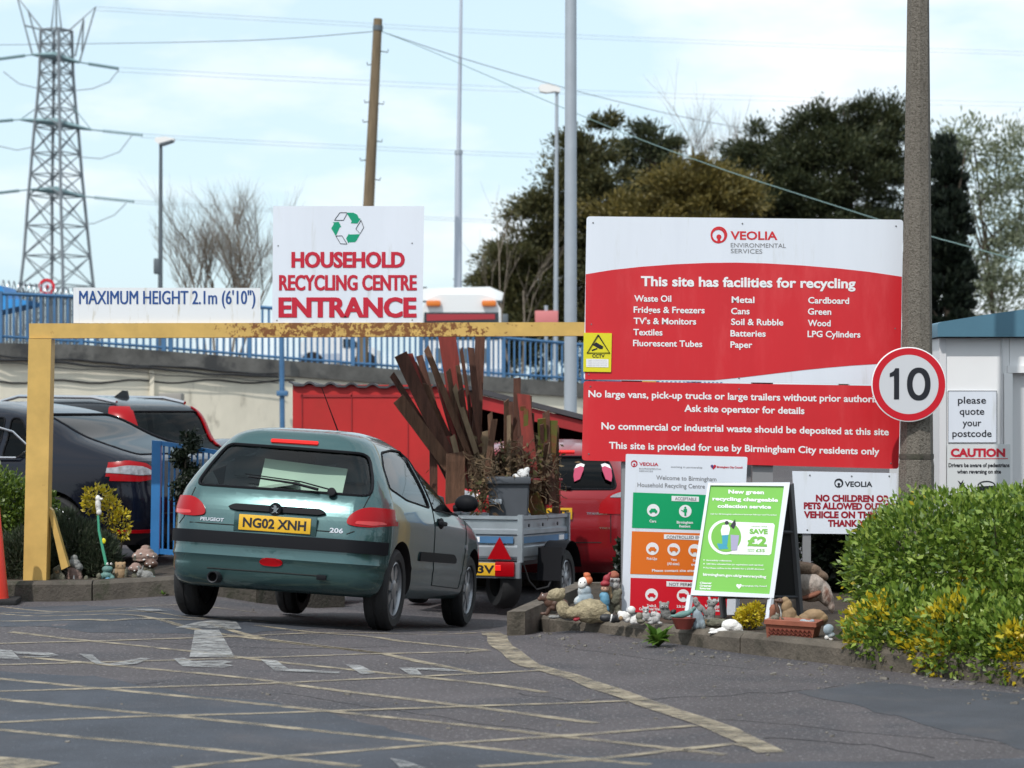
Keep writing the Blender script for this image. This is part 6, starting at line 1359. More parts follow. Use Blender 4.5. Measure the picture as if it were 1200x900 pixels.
# ------------------------------------------------------------------ blue gate, topiary, cone
GY = 20.9
T = thing('blue_gate', 'bright blue barred metal gate standing open beside the navy car', 'gate', P(182, 650, GY))
mb = MB(); mb.prism([P(178, 516, GY), P(188.5, 517, GY), P(186, 650, GY), P(176, 649, GY)], (0, .07, 0)); mb.build('stile', M['gate_blue'], T, smooth=False)
mb = MB(); mb.prism([P(188, 516.5, GY+.01), P(262, 529, GY-.2), P(262, 534, GY-.2), P(188, 522, GY+.01)], (0, .05, 0)); mb.prism([P(186, 643, GY+.01), P(262, 651, GY-.2), P(262, 657, GY-.2), P(186, 649, GY+.01)], (0, .05, 0)); mb.build('frame_rails', M['gate_blue'], T, smooth=False)
mb = MB()
for i in range(11):
    x = 192 + i*6.6; k = (x - 188) / 74; mb.tube([P(x, 519 + 12*k, GY + .03 - .2*k), P(x - 1.5, 646 + 8*k, GY + .03 - .2*k)], .010, 6)
mb.build('bars', M['gate_blue'], T)
rng = np.random.default_rng(31); T = thing('topiary_garland', 'dark green artificial spiral garland hung on the blue gate', 'garland', P(217, 590, GY - .15))
pts = np.concatenate([np.array(P(218 + 9*math.sin(t*14), 510 + t*80, GY - .14 + .06*math.cos(t*14))) + rng.normal(0, .028 + .012*t, (26, 3)) for t in np.linspace(0, 1, 75)]); leaf_mesh('foliage', pts, rng.normal(0, 1, pts.shape), .05, .022, 'ivy', T, rng)
mb = MB(); mb.tube([P(218, 508, GY - .14), P(216, 592, GY - .14)], .008, 5); mb.build('stem', M['bark'], T)
CN = Vector((-606 * 19.42 / FPX, 19.42, gz(-606 * 19.42 / FPX, 19.42))); T = thing('traffic_cone', 'orange red traffic cone cut off by the left edge', 'cone', CN)
mb = MB(); mb.lathe(CN + Vector((0, 0, .045)), [(.118, 0), (.112, .02), (.032, .86), (.024, .87), (0, .87)], 32); mb.build('cone_body', mat('cone_orange', (.68, .035, .015), .45, var=.1, vs=5), T)
mb = MB(); mb.box(CN + Vector((0, 0, .025)), (.40, .40, .05), (0, 0, .1), .015); mb.build('base', M['rubber'], T); mb = MB(); mb.lathe(CN + Vector((0, 0, .30)), [(.0885, 0), (.068, .22)], 32); mb.build('reflective_band', M['ink_white'], T)
# ------------------------------------------------------------------ garden ornaments
mat('orn_brown', (.10, .052, .035), .55, var=.25, vs=12); mat('orn_cream', (.36, .30, .19), .9, var=.3, vs=20, c2=(.16, .13, .07), ds=14, dlo=.55, dhi=.7, bump=1, bs=60); mat('orn_grey', (.22, .22, .21), .9, var=.35, vs=18, c2=(.08, .08, .075), ds=16, dlo=.55, dhi=.7, bump=.6, bs=60)
mat('orn_pale', (.42, .41, .40), .85, var=.25, vs=16, c2=(.2, .19, .18), ds=18, dlo=.58, dhi=.7, bump=.5, bs=60); mat('orn_white', (.72, .70, .67), .7, var=.12, vs=16, c2=(.3, .28, .25), ds=15, dlo=.62, dhi=.72, bump=.3); mat('orn_bluegrey', (.27, .33, .37), .75, var=.25, vs=14, c2=(.5, .52, .52), ds=12, dlo=.52, dhi=.6)
mat('orn_orange', (.52, .13, .05), .6, var=.2, vs=10); mat('orn_red', (.27, .02, .03), .6, var=.2, vs=10); mat('orn_terra', (.30, .095, .055), .8, var=.2, vs=10); mat('orn_terra_dark', (.17, .03, .022), .7, var=.2, vs=8); mat('orn_blue', (.10, .26, .38), .6); mat('orn_tan', (.30, .20, .11), .8, var=.25, vs=14)
mat('orn_moss', (.13, .125, .09), .95, var=.35, vs=18, c2=(.22, .20, .16), ds=14, bump=.6, bs=60); mat('orn_black', (.02, .02, .022), .5); mat('orn_teal', (.12, .24, .22), .6, var=.2, vs=10); mat('orn_skin', (.45, .27, .19), .6); mat('orn_pinkgrey', (.27, .18, .15), .9, var=.35, vs=12, c2=(.12, .13, .10), ds=9, bump=.5); mat('orn_rust', (.25, .10, .06), .9, var=.4, vs=10)
mat('fur_cream', (.45, .38, .33), .85, var=.3, vs=9, c2=(.20, .09, .06), ds=7, dlo=.5, dhi=.64, bump=.8, bs=30, stretch=(1, 1, .5)); mat('fur_brown', (.18, .12, .08), .9, var=.4, vs=14, bump=.8, bs=40)
def blob_mesh(name, ells, Y, m, parent=None, vox=.8, rough=.45, s=None):
    """one continuous surface: ellipsoids given in photo pixels (x, y, rx, ry, rdepth, tilt degrees, nearer px), fused by voxel remesh"""
    k = Y / FPX; mb = MB()
    for e in ells:
        x, y, rx, ry = e[:4]; rd = e[4] if len(e) > 4 else min(rx, ry); tilt = e[5] if len(e) > 5 else 0; near = e[6] if len(e) > 6 else 0
        mb.ell(P(x, y, Y) - Vector((0, near*k, 0)), (rx*k, rd*k, ry*k), (0, R(tilt), 0), 2)
    me = bpy.data.meshes.new('tmp'); mb.bm.to_mesh(me); mb.bm.free(); o = bpy.data.objects.new('tmp', me); COL.objects.link(o)
    r = o.modifiers.new('r', 'REMESH'); r.mode = 'VOXEL'; r.voxel_size = vox*k; sm_ = o.modifiers.new('s', 'SMOOTH'); sm_.iterations = 2; sm_.factor = .5
    dg = bpy.context.evaluated_depsgraph_get(); dg.update(); nm = bpy.data.meshes.new_from_object(o.evaluated_get(dg)); bpy.data.objects.remove(o)
    b = bmesh.new(); b.from_mesh(nm); b.normal_update()
    for v in b.verts: v.co += v.normal * noise.noise(v.co * 28) * rough * k
    out = MB(); out.bm.free(); out.bm = b
    return out.build(name, M[m], parent, ang=180)
def orn(name, label, cat, Y, parts, group=None, base=None, vox=.75):
    if base: Y = base
    elif Y < 17.5:
        Y = (HC - KH + .012) * FPX / (max(q[1] + q[3] for p in parts for q in p[2]) - HY - .8); xc = sum(q[0] for q in parts[0][2]) / len(parts[0][2])
        Y = max(Y, float(np.interp(xc, [594, 643, 867, 1105], [15.85, 15.6, 14.28, 12.98])) + .17)
    if len(parts) == 1: return tag(blob_mesh(name, parts[0][2], Y, parts[0][1], None, vox), label, cat, group)
    e = parts[0][2]; lo = max(q[1] + q[3] for q in e); T = thing(name, label, cat, P(e[0][0], lo, Y), group=group)
    for p in parts: blob_mesh(p[0], p[2], Y, p[1], T, p[3] if len(p) > 3 else vox)
    return T
def eyes(x1, x2, y, r, near): return [(x1, y, r, r, r, 0, near), (x2, y, r, r, r, 0, near)]
GO = 'garden ornaments along the right kerb'
orn('otter_ornament', 'brown otter ornament looking back at the kerb\'s left end', 'ornament', 15.95, [('body', 'orn_brown', [(655, 708, 12, 7.5, 6, 8), (644, 705, 7, 7, 5, -30), (638, 700, 6.5, 5, 5, 0), (633, 702, 3.5, 2.8, 3), (641, 696, 1.8, 2, 1.5), (635, 696, 1.6, 2, 1.5), (643, 715, 3, 8, 2.6, 25), (637, 719, 4, 2, 2.4), (660, 716, 3, 7, 3, 15), (656, 721, 4.5, 1.8, 2.4), (668, 713, 8, 2.2, 2, 5), (677, 714, 5, 1.4, 1.5, -4), (650, 712, 8, 4, 5)]), ('ear_tips', 'orn_white', [(636, 697.5, 1, 1.6, 1, -15, 3)], .6)], GO)
orn('stone_seal', 'lichen covered cream stone animal with a domed back lying behind the brown otter', 'ornament', 16.2, [('body', 'orn_cream', [(692, 716, 21, 15, 12), (675, 718, 16, 8, 10), (705, 722, 12, 8, 9), (660, 714, 8, 12, 8, -20), (652, 697, 11, 8, 8, 0), (646, 700, 6, 4, 5), (659, 692, 4, 3, 3)])], GO)
orn('gnome_ornament', 'blue white garden gnome with an orange cap, set apart before the red car', 'gnome', 16.55, [('body', 'orn_bluegrey', [(686, 702, 10, 10, 8), (685, 693, 8.5, 8, 7), (680, 705, 8, 7, 7), (688, 712, 10, 8, 8), (676, 703, 3, 5, 3, 30)]), ('beard', 'orn_white', [(682, 685, 5, 5, 4, 0, 4), (685, 681, 7.5, 5, 6), (680, 684, 3, 4, 3)]), ('cap', 'orn_orange', [(689, 680, 5.5, 5.5, 6, 15), (688, 674.5, 4.5, 4, 4.5), (686, 672.5, 2.5, 1.8, 2)])], GO)
orn('gnome_ornament', 'garden gnome in red pointed cap and blue jacket, half hidden behind the bearded gnome', 'gnome', 16.6, [('body', 'orn_blue', [(709, 703, 6, 10, 6), (706, 698, 4, 4, 4), (708, 714, 6.5, 7, 6)]), ('face', 'orn_skin', [(709, 690, 5, 4, 5)], .9), ('cap', 'orn_red', [(709, 684, 6, 4, 6), (711, 678, 4.5, 5, 4.5, 15), (714, 673.5, 2, 3.5, 2, 30)])], GO)
orn('gnome_ornament', 'stocky garden gnome with terracotta cap and grey beard beside the board\'s left edge', 'gnome', 16.5, [('body', 'orn_moss', [(720, 701, 8.5, 11, 7), (715, 694, 3.5, 5, 3.5), (726, 694, 3.5, 5, 3.5), (716, 712, 4, 8, 4), (724, 712, 4, 8, 4), (715, 717, 4.5, 2.5, 5), (725, 717, 4.5, 2.5, 5)]), ('beard', 'orn_pale', [(720, 685, 6, 6, 5), (720, 679.5, 7, 4, 6)]), ('cap', 'orn_terra', [(720, 674.5, 6, 4.5, 6), (719.5, 671.5, 4.5, 3, 4.5)]), ('waistcoat', 'orn_tan', [(714, 692, 3, 6, 4, 0, 4), (715.5, 698, 3, 5, 4, 0, 4)])], GO)
orn('stone_hare', 'grey stone hare standing upright at the board\'s left edge, taller than the gnomes', 'ornament', 16.9, [('body', 'orn_pale', [(726, 664, 6, 9, 6), (724, 657, 4.5, 5, 4.5), (728, 672, 5.5, 9, 5), (727, 683, 3, 8, 3, 8), (731, 655, 4, 7, 4, 15), (726, 648, 3.6, 5, 3.4), (729, 646, 2, 5, 2, -20)]), ('head_top', 'orn_terra', [(726, 644.5, 3, 2.8, 3)], .8)], GO)
orn('penguin_ornament', 'small black ornament with white collar lying on its side', 'ornament', 15.9, [('body', 'orn_black', [(710, 724, 8, 5, 5), (719, 725, 6, 5.2, 5), (724, 726, 4, 4, 4)]), ('collar', 'orn_white', [(716.2, 724.5, 1.5, 5.6, 5.4, 12)], .7)], GO)
orn('duck_ornament', 'chipped white duck with a tan wing left of the pale round headed ornament', 'ornament', 15.85, [('body', 'orn_white', [(731, 722, 7, 6, 6, 10), (735, 726, 5, 4, 5), (727, 719, 3.5, 3.5, 3), (737, 720, 2.5, 5, 3, 20)]), ('wing', 'orn_tan', [(727.5, 724, 3, 3, 3, 30, 4)], .8)], GO)
orn('owl_ornament', 'pale ornament with a round ball head sitting beside the white duck', 'ornament', 15.8, [('body', 'orn_white', [(740, 715, 5, 5, 5), (744, 726, 5, 6, 5), (747, 729, 6, 3, 5), (741, 728, 3, 4, 4)]), ('face', 'orn_grey', [(740.5, 718, 3, 2, 2, 0, 3.4)], .7)], GO)
orn('squirrel_ornament', 'weathered grey squirrel ornament reaching up in front of the red panel', 'ornament', 15.75, [('body', 'orn_pale', [(757, 722, 5, 6, 4.5), (756.5, 715, 4, 4, 4), (753.5, 712, 1.2, 2.5, 1), (759.5, 712, 1.2, 2.5, 1), (752, 727, 5, 3, 4), (762, 726, 5, 3, 4)]), ('snout', 'orn_white', [(756.5, 716.5, 1.6, 1.4, 1.4, 0, 3.6)], .6)], GO)
orn('hedgehog_ornament', 'round dark grey ornament low between the white owl and the squirrel', 'ornament', 15.7, [('body', 'orn_moss', [(749, 722, 4.5, 4.5, 4), (751, 728, 5, 3, 4)])], GO)
orn('frog_ornament', 'pale stone frog crouching right of the squirrel', 'ornament', 15.7, [('body', 'orn_pale', [(768, 726, 5.5, 5, 5), (766, 720, 4, 3.5, 4), (763.5, 717, 1.6, 1.6, 1.6), (768.5, 717, 1.6, 1.6, 1.6), (763, 730, 4, 1.8, 4), (773, 730, 4, 1.8, 4), (771, 722, 4, 4, 4)])], GO)
orn('stone_owl', 'grey stone owl leaning with its folded wing on the kerb', 'ornament', 15.72, [('body', 'orn_grey', [(780, 718, 6, 9, 5, -20), (784, 723, 5, 4, 4, 30), (789, 725, 4, 2, 3, 20), (778, 711, 6, 5.5, 5.5), (774, 706.5, 1.8, 2.4, 1.8), (783, 706.5, 1.8, 2.4, 1.8)]), ('face_discs', 'orn_pale', eyes(776, 781, 711, 2.2, 4.6), .7), ('tail', 'orn_black', [(789, 717, 4, 3, 3, -25)], .8)], GO)
T = thing('plant_bowl', 'dark terracotta bowl holding a grey green fish in front of the red panel', 'bowl', P(800, 737, 14.72))
mb = MB(); k = 14.72/FPX; mb.lathe(P(801, 737, 14.72), [(0, 0), (9*k, 0), (13.5*k, 11*k), (14.5*k, 13*k), (13*k, 13.2*k), (11*k, 9*k), (0, 8*k)], 32); mb.build('bowl', M['orn_terra_dark'], T)
orn('fish_ornament', 'grey green stone fish resting in the dark terracotta bowl', 'ornament', 15.85, [('body', 'orn_teal', [(800, 720, 11, 4.2, 4, -12), (808, 717, 5, 3, 3, -20), (790, 722, 5, 2, 2, 5), (813, 713, 3, 2.5, 2, -40)])], GO, base=14.72)
orn('heron_ornament', 'slender grey penguin shaped ornament standing upright at the A-board\'s left leg', 'ornament', 15.6, [('body', 'orn_bluegrey', [(818, 724, 6.5, 13, 5.5, -14), (816, 732, 5.5, 6, 5), (822, 730, 4.5, 8, 5, -18)]), ('head', 'orn_grey', [(817, 708, 4, 4, 4), (815, 704, 3.4, 5, 3.2), (820, 713, 5, 5, 4), (825, 716, 3, 8, 3, -30)])], GO)
orn('dragon_ornament', 'dark grey otter shaped ornament rearing with raised head under the A-board poster', 'ornament', 15.78, [('body', 'orn_grey', [(833, 719, 5.5, 11, 5), (832, 727, 7, 6, 6), (834, 708, 5.5, 4.5, 4.5), (838, 706, 4, 2.8, 3, -15), (831, 705, 3, 2.6, 2.6), (829, 722, 4, 7, 4, 15)])], GO)
orn('stone_hedgehog', 'mossy brown stone tortoise low behind the white swan', 'ornament', 15.75, [('body', 'orn_moss', [(838, 730, 13, 6, 8), (847, 730, 7, 5, 6)]), ('head', 'orn_tan', [(827.5, 729.5, 4.5, 4.5, 4)], .8)], GO)
orn('swan_ornament', 'white swan ornament lying flat with its wings folded on the kerb', 'ornament', 15.45, [('body', 'orn_white', [(856, 733, 11, 8, 8), (862, 736, 9, 7, 7, 15), (848, 738.5, 10, 3.2, 6), (838, 741, 9, 1.8, 4, -4), (858, 741, 17, 2.6, 7), (868, 740, 6, 3, 5, 35), (835, 738, 4, 2, 2)])], GO)
k = 14.12 / FPX
T = thing('planter_trough', 'terracotta trough with zigzag pattern at the kerb edge below the A-board', 'planter', P(932, 752, 14.12))
mb = MB(); b0, b1 = P(899, 750, 14.12), P(951, 754, 14.12); t0, t1 = P(897, 730, 14.1), P(955, 734, 14.1)
v = [mb.bm.verts.new(p) for p in (b0, b1, b1 + Vector((.06, .17, 0)), b0 + Vector((.06, .17, 0)), t0, t1, t1 + Vector((.07, .2, 0)), t0 + Vector((.07, .2, 0)))]
for f in ((0, 1, 5, 4), (1, 2, 6, 5), (2, 3, 7, 6), (3, 0, 4, 7), (0, 3, 2, 1), (4, 5, 6, 7)): mb.bm.faces.new([v[q] for q in f])
mb.build('trough', M['orn_terra'], T, smooth=False)
mb = MB(); r0, r1 = P(895.5, 727, 14.09), P(956.5, 731, 14.09); v = [mb.bm.verts.new(p + Vector((0, 0, dz))) for dz in (-.022, .005) for p in (r0, r1, r1 + Vector((.075, .22, 0)), r0 + Vector((.075, .22, 0)))]
for f in ((0, 1, 5, 4), (1, 2, 6, 5), (2, 3, 7, 6), (3, 0, 4, 7), (4, 5, 6, 7), (0, 3, 2, 1)): mb.bm.faces.new([v[q] for q in f])
mb.build('rim', M['orn_terra'], T, smooth=False)
mb = MB()
for row in range(3):
    pts = [P(901 + i*2.6, 737 + row*4.2 + (1.6 if i % 2 else -1.2) + i*.17, 14.1 + .006*row) for i in range(20)]; mb.tube(pts, .0035, 4)
mb.build('zigzag', M['orn_terra_dark'], T)
orn('goose_ornament', 'brown goose bust with dark head standing behind the terracotta trough', 'ornament', 15.7, [('body', 'orn_tan', [(925, 722, 9, 12, 8), (922, 710, 6.5, 9, 6, 6), (930, 727, 9, 7, 8), (920, 703, 5, 4, 4.5)]), ('head', 'orn_brown', [(915, 704, 5, 3.6, 4, 10), (910, 704, 3.5, 2, 2.5, 15), (911, 714, 2.5, 10, 3, -12)])], GO)
orn('dove_ornament', 'cream ornament with a pointed white wing left of the brown goose', 'ornament', 15.8, [('body', 'orn_white', [(913, 716, 2.6, 9, 3, -18), (911, 722, 4, 7, 4)]), ('back', 'orn_rust', [(905, 718, 5, 11, 5, 8), (903, 726, 5, 5, 5)])], GO)
orn('stone_mound', 'smooth tan rounded stone animal resting right of the A-board leg', 'ornament', 15.75, [('body', 'orn_tan', [(954, 722, 14, 9, 9), (944, 725, 9, 7, 8), (962, 725, 9, 7, 8), (957, 729, 12, 5, 8)])], GO)
orn('stone_bird', 'small dark grey bird ornament on the trough\'s left rim', 'ornament', 15.32, [('body', 'orn_moss', [(908, 724.5, 5.5, 4, 4), (911, 721, 2.8, 2.4, 2.4), (904, 727, 4, 2.4, 3), (917, 725, 3, 1.2, 1.2, 40)])], GO, base=14.16)
orn('stone_fish', 'small silvery blue shell ornament on the trough\'s right rim', 'ornament', 15.32, [('body', 'orn_bluegrey', [(945, 729, 8, 2.6, 3, 3), (941, 727, 4, 1.6, 2, -8), (952, 728, 3, 2.6, 2.4)])], GO, base=14.16)
orn('blue_ornament', 'pale blue rounded ornament at the hedge\'s left foot', 'ornament', 15.2, [('body', 'orn_bluegrey', [(971, 738, 6.5, 7, 6), (974, 744, 5, 4, 5)]), ('feet', 'orn_white', [(969, 747, 3, 3, 3), (974, 749, 3, 2, 3)], .8)], GO)
T = orn('fox_sculpture', 'large weathered cream and rust animal sculpture crouching behind the A-board', 'sculpture', 16.6, [('body', 'fur_cream', [(947, 684, 22, 17, 16, 12), (965, 694, 10, 19, 10, -25), (935, 690, 12, 16, 12), (972, 706, 5, 14, 6, -20), (932, 705, 8, 14, 8), (950, 697, 14, 9, 12)], 1.6), ('mane', 'fur_brown', [(944, 667, 20, 9, 13, 8), (930, 664, 12, 8, 10), (962, 674, 10, 6, 9, 30)], 1.5), ('jaw', 'orn_rust', [(950, 697, 13, 4, 9, -22, 9), (941, 700, 6, 3, 6, 0, 9)], 1.2)], None)
orn('pebble', 'mossy grey stones scattered by the kerb\'s left end', 'stone', 15.85, [('body', 'orn_grey', [(668, 724, 10, 3.4, 6), (660, 722, 7, 3, 5), (678, 722, 6, 4, 5), (650, 723, 8, 2.4, 5)])], None)
orn('red_flower', 'tiny faded pink flower head beside the scattered stones', 'flower', 15.8, [('body', 'orn_red', [(675, 726, 3.4, 2.4, 3), (678, 725, 2, 2, 2)])], None, vox=.8)
# left island
GL = 'garden ornaments along the left kerb'; LYo = 20.1
orn('gnome_ornament', 'small mossy stone gnome beside the foot of the yellow post', 'gnome', LYo, [('body', 'orn_moss', [(68, 676, 7, 8, 6), (67, 668, 5, 4.5, 5), (70, 664, 3.5, 2.6, 3), (62, 678, 3.5, 6, 4), (73, 678, 4, 6, 4)]), ('face', 'orn_tan', [(68, 670, 2.6, 2.4, 2, 0, 4)], .7)], GL)
orn('toadstool_house', 'pinkish grey stone cottage ornament with a pointed roof', 'ornament', LYo + .1, [('body', 'orn_pinkgrey', [(87, 673, 9, 11, 8), (82, 678, 5, 7, 6), (92, 678, 5, 7, 6)]), ('roof', 'orn_grey', [(87, 660, 7.5, 6, 7), (87, 655, 4.5, 5, 4.5), (91, 664, 7, 5, 7, 30)]), ('doorway', 'orn_white', [(88, 677, 1.2, 4, 1.2, 0, 8)], .6)], GL)
orn('frog_ornament', 'blue green frog ornament with bulging eyes below the green cane', 'ornament', LYo, [('body', 'orn_teal', [(126, 667, 6.5, 4.5, 6), (125, 674, 6.5, 4.5, 6), (119, 677, 4, 5, 5), (131, 678, 4, 5, 4)]), ('eyes', 'orn_white', eyes(126.5, 131, 660.5, 1.7, 2), .6), ('belly', 'orn_blue', [(127, 680, 4, 4, 4, 0, 4)], .8)], GL)
orn('stone_owl', 'brown stone owl between the frog and the toadstools', 'ornament', LYo + .1, [('body', 'orn_tan', [(141, 673, 8, 10, 7), (141, 664, 6.5, 6, 6), (136, 660, 1.6, 2, 1.6), (146, 660, 1.6, 2, 1.6)]), ('wings', 'orn_moss', [(134.5, 674, 3, 8, 5), (147.5, 674, 3, 8, 5)])], GL)
T = thing('toadstool_ornament', 'big spotted stone toadstool, tallest ornament on the left kerb', 'ornament', P(170, 682, LYo + .15), group=GL)
blob_mesh('stem', [(170, 670, 9, 13, 8), (170, 680, 11, 5, 9)], LYo + .15, 'orn_moss', T); blob_mesh('cap', [(170, 652, 16, 7, 14), (170, 647, 11, 5, 10), (171, 642, 6, 3.5, 6), (170, 656, 15, 3, 14)], LYo + .15, 'orn_pinkgrey', T)
blob_mesh('spots', [(160, 650, 1.6, 1.3, 1, 0, 11), (167, 648, 1.6, 1.3, 1, 0, 13), (175, 650, 1.6, 1.3, 1, 0, 13), (181, 652, 1.5, 1.2, 1, 0, 9), (171, 655, 1.8, 1.2, 1, 0, 14)], LYo + .15, 'orn_white', T, .5, .0)
for lab, x, y, s_ in (('smaller spotted toadstool, front left of the big toadstool', 159, 668, 1.0), ('dark capped spotted toadstool, right of the big toadstool', 177, 663, .95)):
    T = thing('toadstool_ornament', lab, 'ornament', P(x, y + 14, LYo), group=GL)
    blob_mesh('stem', [(x, y + 8, 5*s_, 8, 5), (x, y + 13, 6*s_, 3, 5)], LYo, 'orn_moss', T); blob_mesh('cap', [(x, y - 2, 9*s_, 5, 8), (x, y - 5, 6*s_, 4, 6)], LYo, 'orn_pinkgrey' if x < 170 else 'orn_brown', T, .9)
    blob_mesh('spots', [(x - 4, y - 3, 1.2, 1, .8, 0, 6), (x + 3, y - 4, 1.2, 1, .8, 0, 6), (x, y, 1.2, 1, .8, 0, 8)], LYo, 'orn_white', T, .5, .0)
orn('stone_hare', 'grey stone rabbit crouching in front of the toadstools', 'ornament', LYo - .08, [('body', 'orn_grey', [(172, 675, 8, 7, 6), (165, 673, 5, 5, 5), (163, 667, 1.5, 5, 1.5, -10), (167, 667, 1.5, 5, 1.5, 10), (178, 679, 5, 3.5, 5)])], GL)
orn('stone_leaf', 'pale green leaf shaped stones at the right end of the left ornaments', 'ornament', LYo - .1, [('body', 'orn_teal', [(186, 680, 7, 2.4, 5, 10), (194, 681.5, 5, 2, 4, -5), (181, 679, 2.6, 4, 3)])], GL)
orn('moss_stone', 'low mossy lump between the frog and the owl', 'stone', LYo - .05, [('body', 'orn_moss', [(138, 681, 6, 2.6, 5), (110, 681, 8, 3, 5), (101, 679, 3, 5, 4), (124, 681, 12, 2, 5), (116, 676, 3, 5, 4)])], GL)
T = thing('garden_cane', 'green cane leaning upright topped by a chipped white figure', 'garden stick', P(124, 660, LYo + .1))
mb = MB(); mb.tube([P(124.5, 662, LYo + .1), P(116, 622, LYo + .1), P(115, 604, LYo + .1)], [.014, .012, .010], 8); mb.build('cane', mat('cane_green', (.07, .36, .22), .5), T)
blob_mesh('figure', [(115, 592, 3.4, 9, 3.2, -3), (114.5, 584, 3, 4, 3), (116, 600, 3.2, 4, 3), (119, 585, 2, 1.6, 2)], LYo + .1, 'orn_white', T, .8)
blob_mesh('yellow_tag', [(121.5, 634, 2.8, 3.8, 1)], LYo + .1, 'cctv_yellow', T, .7, 0)

# ------------------------------------------------------------------ woodland behind the camera (unseen tree belt, added to darken the reflections)
rng = np.random.default_rng(77); mb = MB(); mb.bm.free(); mb.bm = bmesh.new(); rows = []
for i in range(90):
    a = R(95 + 170 * i / 89); rr = 34 + 6*noise.noise(Vector((i*.3, 0, 0))); h = 6.5 + 3.2*noise.noise(Vector((i*.23, 5, 0))) + 1.6*noise.noise(Vector((i*.9, 9, 0)))
    rows.append([mb.bm.verts.new((math.sin(a)*(rr + q*2.2*math.sin(t*3.1)), math.cos(a)*(rr + q*2.2*math.sin(t*3.1)), h*t - .2)) for t, q in ((0, -1), (.3, -1), (.6, -1), (.85, -1), (1, 0), (.85, 1), (0, 1))])
for a, b in zip(rows, rows[1:]):
    for k in range(6): mb.bm.faces.new((a[k], a[k+1], b[k+1], b[k]))
bmesh.ops.subdivide_edges(mb.bm, edges=mb.bm.edges[:], cuts=2, use_grid_fill=True)
for v in mb.bm.verts: v.co += Vector((noise.noise(v.co*.6), noise.noise(v.co*.6 + Vector((7, 0, 0))), noise.noise(v.co*.6 + Vector((0, 7, 0))))) * .9
tag(mb.build('added_woodland', mat('added_woodland_green', (.035, .05, .022), .95, var=.4, vs=.8, bump=1, bs=3), smooth=False), 'unseen dark tree belt added behind the camera for its reflections', 'added_woodland', kind='stuff')

# loose grit and bits lying along the kerbs
rng = np.random.default_rng(9); mb = MB()
for i in range(260):
    t = rng.uniform(0, 1)
    if i < 190:
        px_ = 600 + 620*t; y_ = float(np.interp(px_, [594, 643, 867, 1105, 1330], [739, 743, 767.5, 796, 823])) + abs(rng.normal(0, 9)); q = G(px_, y_)
    else: q = G(rng.uniform(0, 1200), rng.uniform(705, 890))
    if i >= 190 and (q.y > 15.2 and q.x > -.2): continue
    r_ = rng.uniform(.003, .009) if i % 9 else rng.uniform(.009, .016)
    mb.box(q + Vector((0, 0, r_*.4)), (r_*2*rng.uniform(.7, 1.5), r_*1.6, r_), (rng.uniform(-.3, .3), rng.uniform(-.3, .3), rng.uniform(0, 3)))
tag(mb.build('grit', mat('grit', (.16, .145, .125), .9, var=.5, vs=40), smooth=False), 'loose grit and crumbs of stone scattered along the kerb', 'grit', kind='stuff')

# driver of the teal car
def wl(x, y, z): return WM[A] @ Vector((x, y, z))
def person_blob(name, ells, m, parent, vox=.012):
    mb = MB()
    for c, r, rot in ells: mb.ell((0, 0, 0), (1, 1, 1), sub=3); vs = mb.bm.verts[-162 if False else -642:]; mtx = WM[A] @ Matrix.Translation(c) @ Euler(rot).to_matrix().to_4x4() @ Matrix.Diagonal((*r, 1)); [setattr(v, 'co', mtx @ v.co) for v in vs]
    me = bpy.data.meshes.new('tmp'); mb.bm.to_mesh(me); mb.bm.free(); o = bpy.data.objects.new('tmp', me); COL.objects.link(o)
    r_ = o.modifiers.new('r', 'REMESH'); r_.mode = 'VOXEL'; r_.voxel_size = vox; q = o.modifiers.new('s', 'SMOOTH'); q.iterations = 5
    dg = bpy.context.evaluated_depsgraph_get(); dg.update(); nm = bpy.data.meshes.new_from_object(o.evaluated_get(dg)); bpy.data.objects.remove(o); b = bmesh.new(); b.from_mesh(nm); out = MB(); out.bm.free(); out.bm = b
    return out.build(name, M[m], parent, ang=180)
DR = thing('person', 'driver in a red top sitting at the wheel of the teal car', 'person', wl(.36, 1.05, .5))
limb = lambda a, b, ra, rb, n=6: [(tuple(Vector(a).lerp(Vector(b), i/(n-1))), (ra + (rb-ra)*i/(n-1),)*3, (0, 0, 0)) for i in range(n)]
hand = lambda x: [((x, 1.60, .90), (.035, .03, .04), (0, 0, 0))] + [((x - .03 + .018*i, 1.63, .915 + (.012 if i in (1, 2) else .004)), (.009, .03, .009), (-.5, 0, 0)) for i in range(4)] + [((x - .045, 1.60, .92), (.010, .026, .010), (0, 0, .5))]
person_blob('body', limb((.36, 1.02, 1.0), (.36, 1.06, 1.10), .06, .055, 3) + [((.36, 1.08, 1.20), (.078, .095, .11), (-.1, 0, 0)), ((.36, 1.15, 1.15), (.055, .05, .055), (0, 0, 0)), ((.36, 1.185, 1.185), (.014, .02, .018), (0, 0, 0)), ((.44, 1.08, 1.19), (.015, .022, .032), (0, 0, 0)), ((.28, 1.08, 1.19), (.015, .022, .032), (0, 0, 0))] + limb((.64, 1.30, .80), (.50, 1.58, .89), .042, .032) + limb((.14, 1.32, .80), (.26, 1.58, .89), .042, .032) + hand(.50) + hand(.26) + limb((.36, 1.0, .8), (.36, 1.02, 1.02), .11, .10) + limb((.36, 1.0, .95), (.64, 1.28, .80), .05, .045, 9) + limb((.36, 1.0, .95), (.14, 1.30, .80), .05, .045, 9), 'orn_skin', DR, .009)
person_blob('top', [((.36, 1.02, .66), (.19, .13, .20), (-.15, 0, 0)), ((.36, 1.01, .84), (.20, .13, .16), (-.1, 0, 0)), ((.36, 1.02, .95), (.19, .10, .08), (0, 0, 0))] + limb((.54, 1.02, .94), (.645, 1.29, .81), .075, .058) + limb((.18, 1.02, .94), (.14, 1.31, .81), .075, .058), 'top_red' if mat('top_red', (.5, .02, .03), .8) else '', DR)
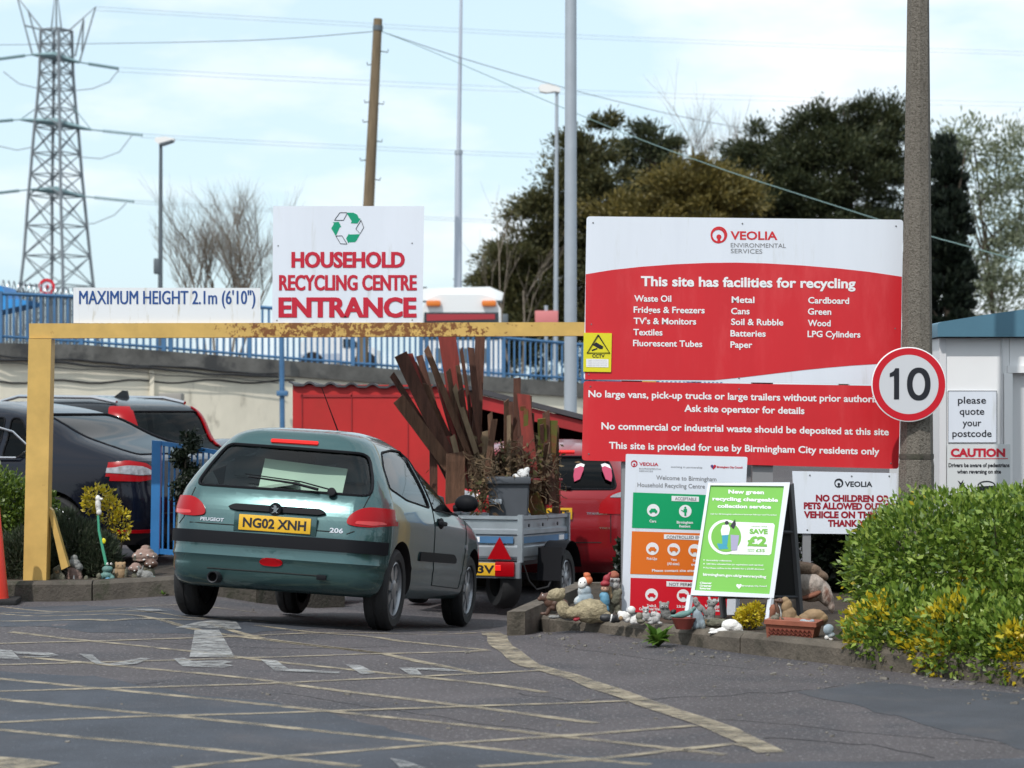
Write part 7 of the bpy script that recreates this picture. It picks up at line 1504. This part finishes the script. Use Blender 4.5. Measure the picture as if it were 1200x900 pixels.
person_blob('trousers', limb((.44, 1.08, .54), (.45, 1.55, .60), .10, .075) + limb((.28, 1.08, .54), (.27, 1.55, .60), .10, .075), 'navy_paint' if mat('trouser_blue', (.03, .04, .08), .9) is None else 'trouser_blue', DR)
person_blob('hair', [((.36, 1.06, 1.235), (.088, .10, .09), (-.1, 0, 0)), ((.36, 1.025, 1.18), (.08, .06, .08), (0, 0, 0))], 'hair_brown' if mat('hair_brown', (.04, .025, .015), .8) else '', DR)

rng = np.random.default_rng(41); q = []
for i in range(360):
    x = rng.normal(600, 26); y = rng.uniform(515, 572); q.append(P(x, y, rng.uniform(20.6, 21.3)))
for i in range(150): q.append(P(rng.normal(563, 6), rng.uniform(560, 602), rng.uniform(20.4, 20.6)))
leafmat('dead_leaf', [(.05, .028, .015), (.12, .07, .03), (.17, .12, .06), (.06, .075, .02)], .8, .1)
lf = leaf_mesh('dead_leaves', np.array(q), rng.normal(0, 1, (len(q), 3)), .06, .028, 'dead_leaf', None, rng); tag(lf, 'brown dead leaves and prunings heaped among the planks', 'dead leaves', kind='stuff')

def add_eyes(label_part, pts, r=.8):
    o = next(q for q in COL.objects if q.get('label', '').startswith(label_part) and q.parent is None)
    me = [o] if o.type == 'MESH' else [c for c in o.children]; bx = []
    for m in me:
        for v in m.data.vertices: bx.append(WM[m] @ v.co)
    mb = MB()
    for x, y in pts:                      # sit on the nearest front surface under that spot
        best = min(bx, key=lambda w: (abs((w.x/w.y*FPX + CX) - x) + abs((HC - w.z)/w.y*FPX + HY - y)) * 1.0 + w.y * 6); k = best.y / FPX; mb.ell(best, (r*k, r*k*.8, r*k), sub=2)
    e = mb.build('eyes', M['orn_black'], o if o.type != 'MESH' else None)
    if o.type == 'MESH': e.parent = o
for lp, pts in (('brown otter', [(636, 699)]), ('weathered grey squirrel', [(754.8, 714.5), (758.4, 714.5)]), ('grey stone owl leaning', [(776, 711), (781, 711)]), ('dark grey otter', [(831.5, 706), (836, 706)]), ('chipped white duck', [(726, 718.5)]), ('grey stone hare', [(724.4, 647.5), (728, 647.5)]),
                ('pale stone frog', [(763.5, 716.3), (768.5, 716.3)]), ('blue white garden gnome', [(680.5, 682.5), (685, 682.5)]), ('garden gnome in red', [(707.3, 689), (711, 689)]), ('stocky garden gnome', [(717.6, 680), (722, 680)]), ('blue green frog', [(126.8, 660), (131.2, 660)]), ('brown stone owl', [(138.5, 663), (143.5, 663)]),
                ('small mossy stone gnome', [(66.8, 669.4), (69.4, 669.4)]), ('slender grey penguin', [(815.6, 706.5), (818.8, 706.5)]), ('brown goose', [(913.5, 703)])):
    add_eyes(lp, pts)
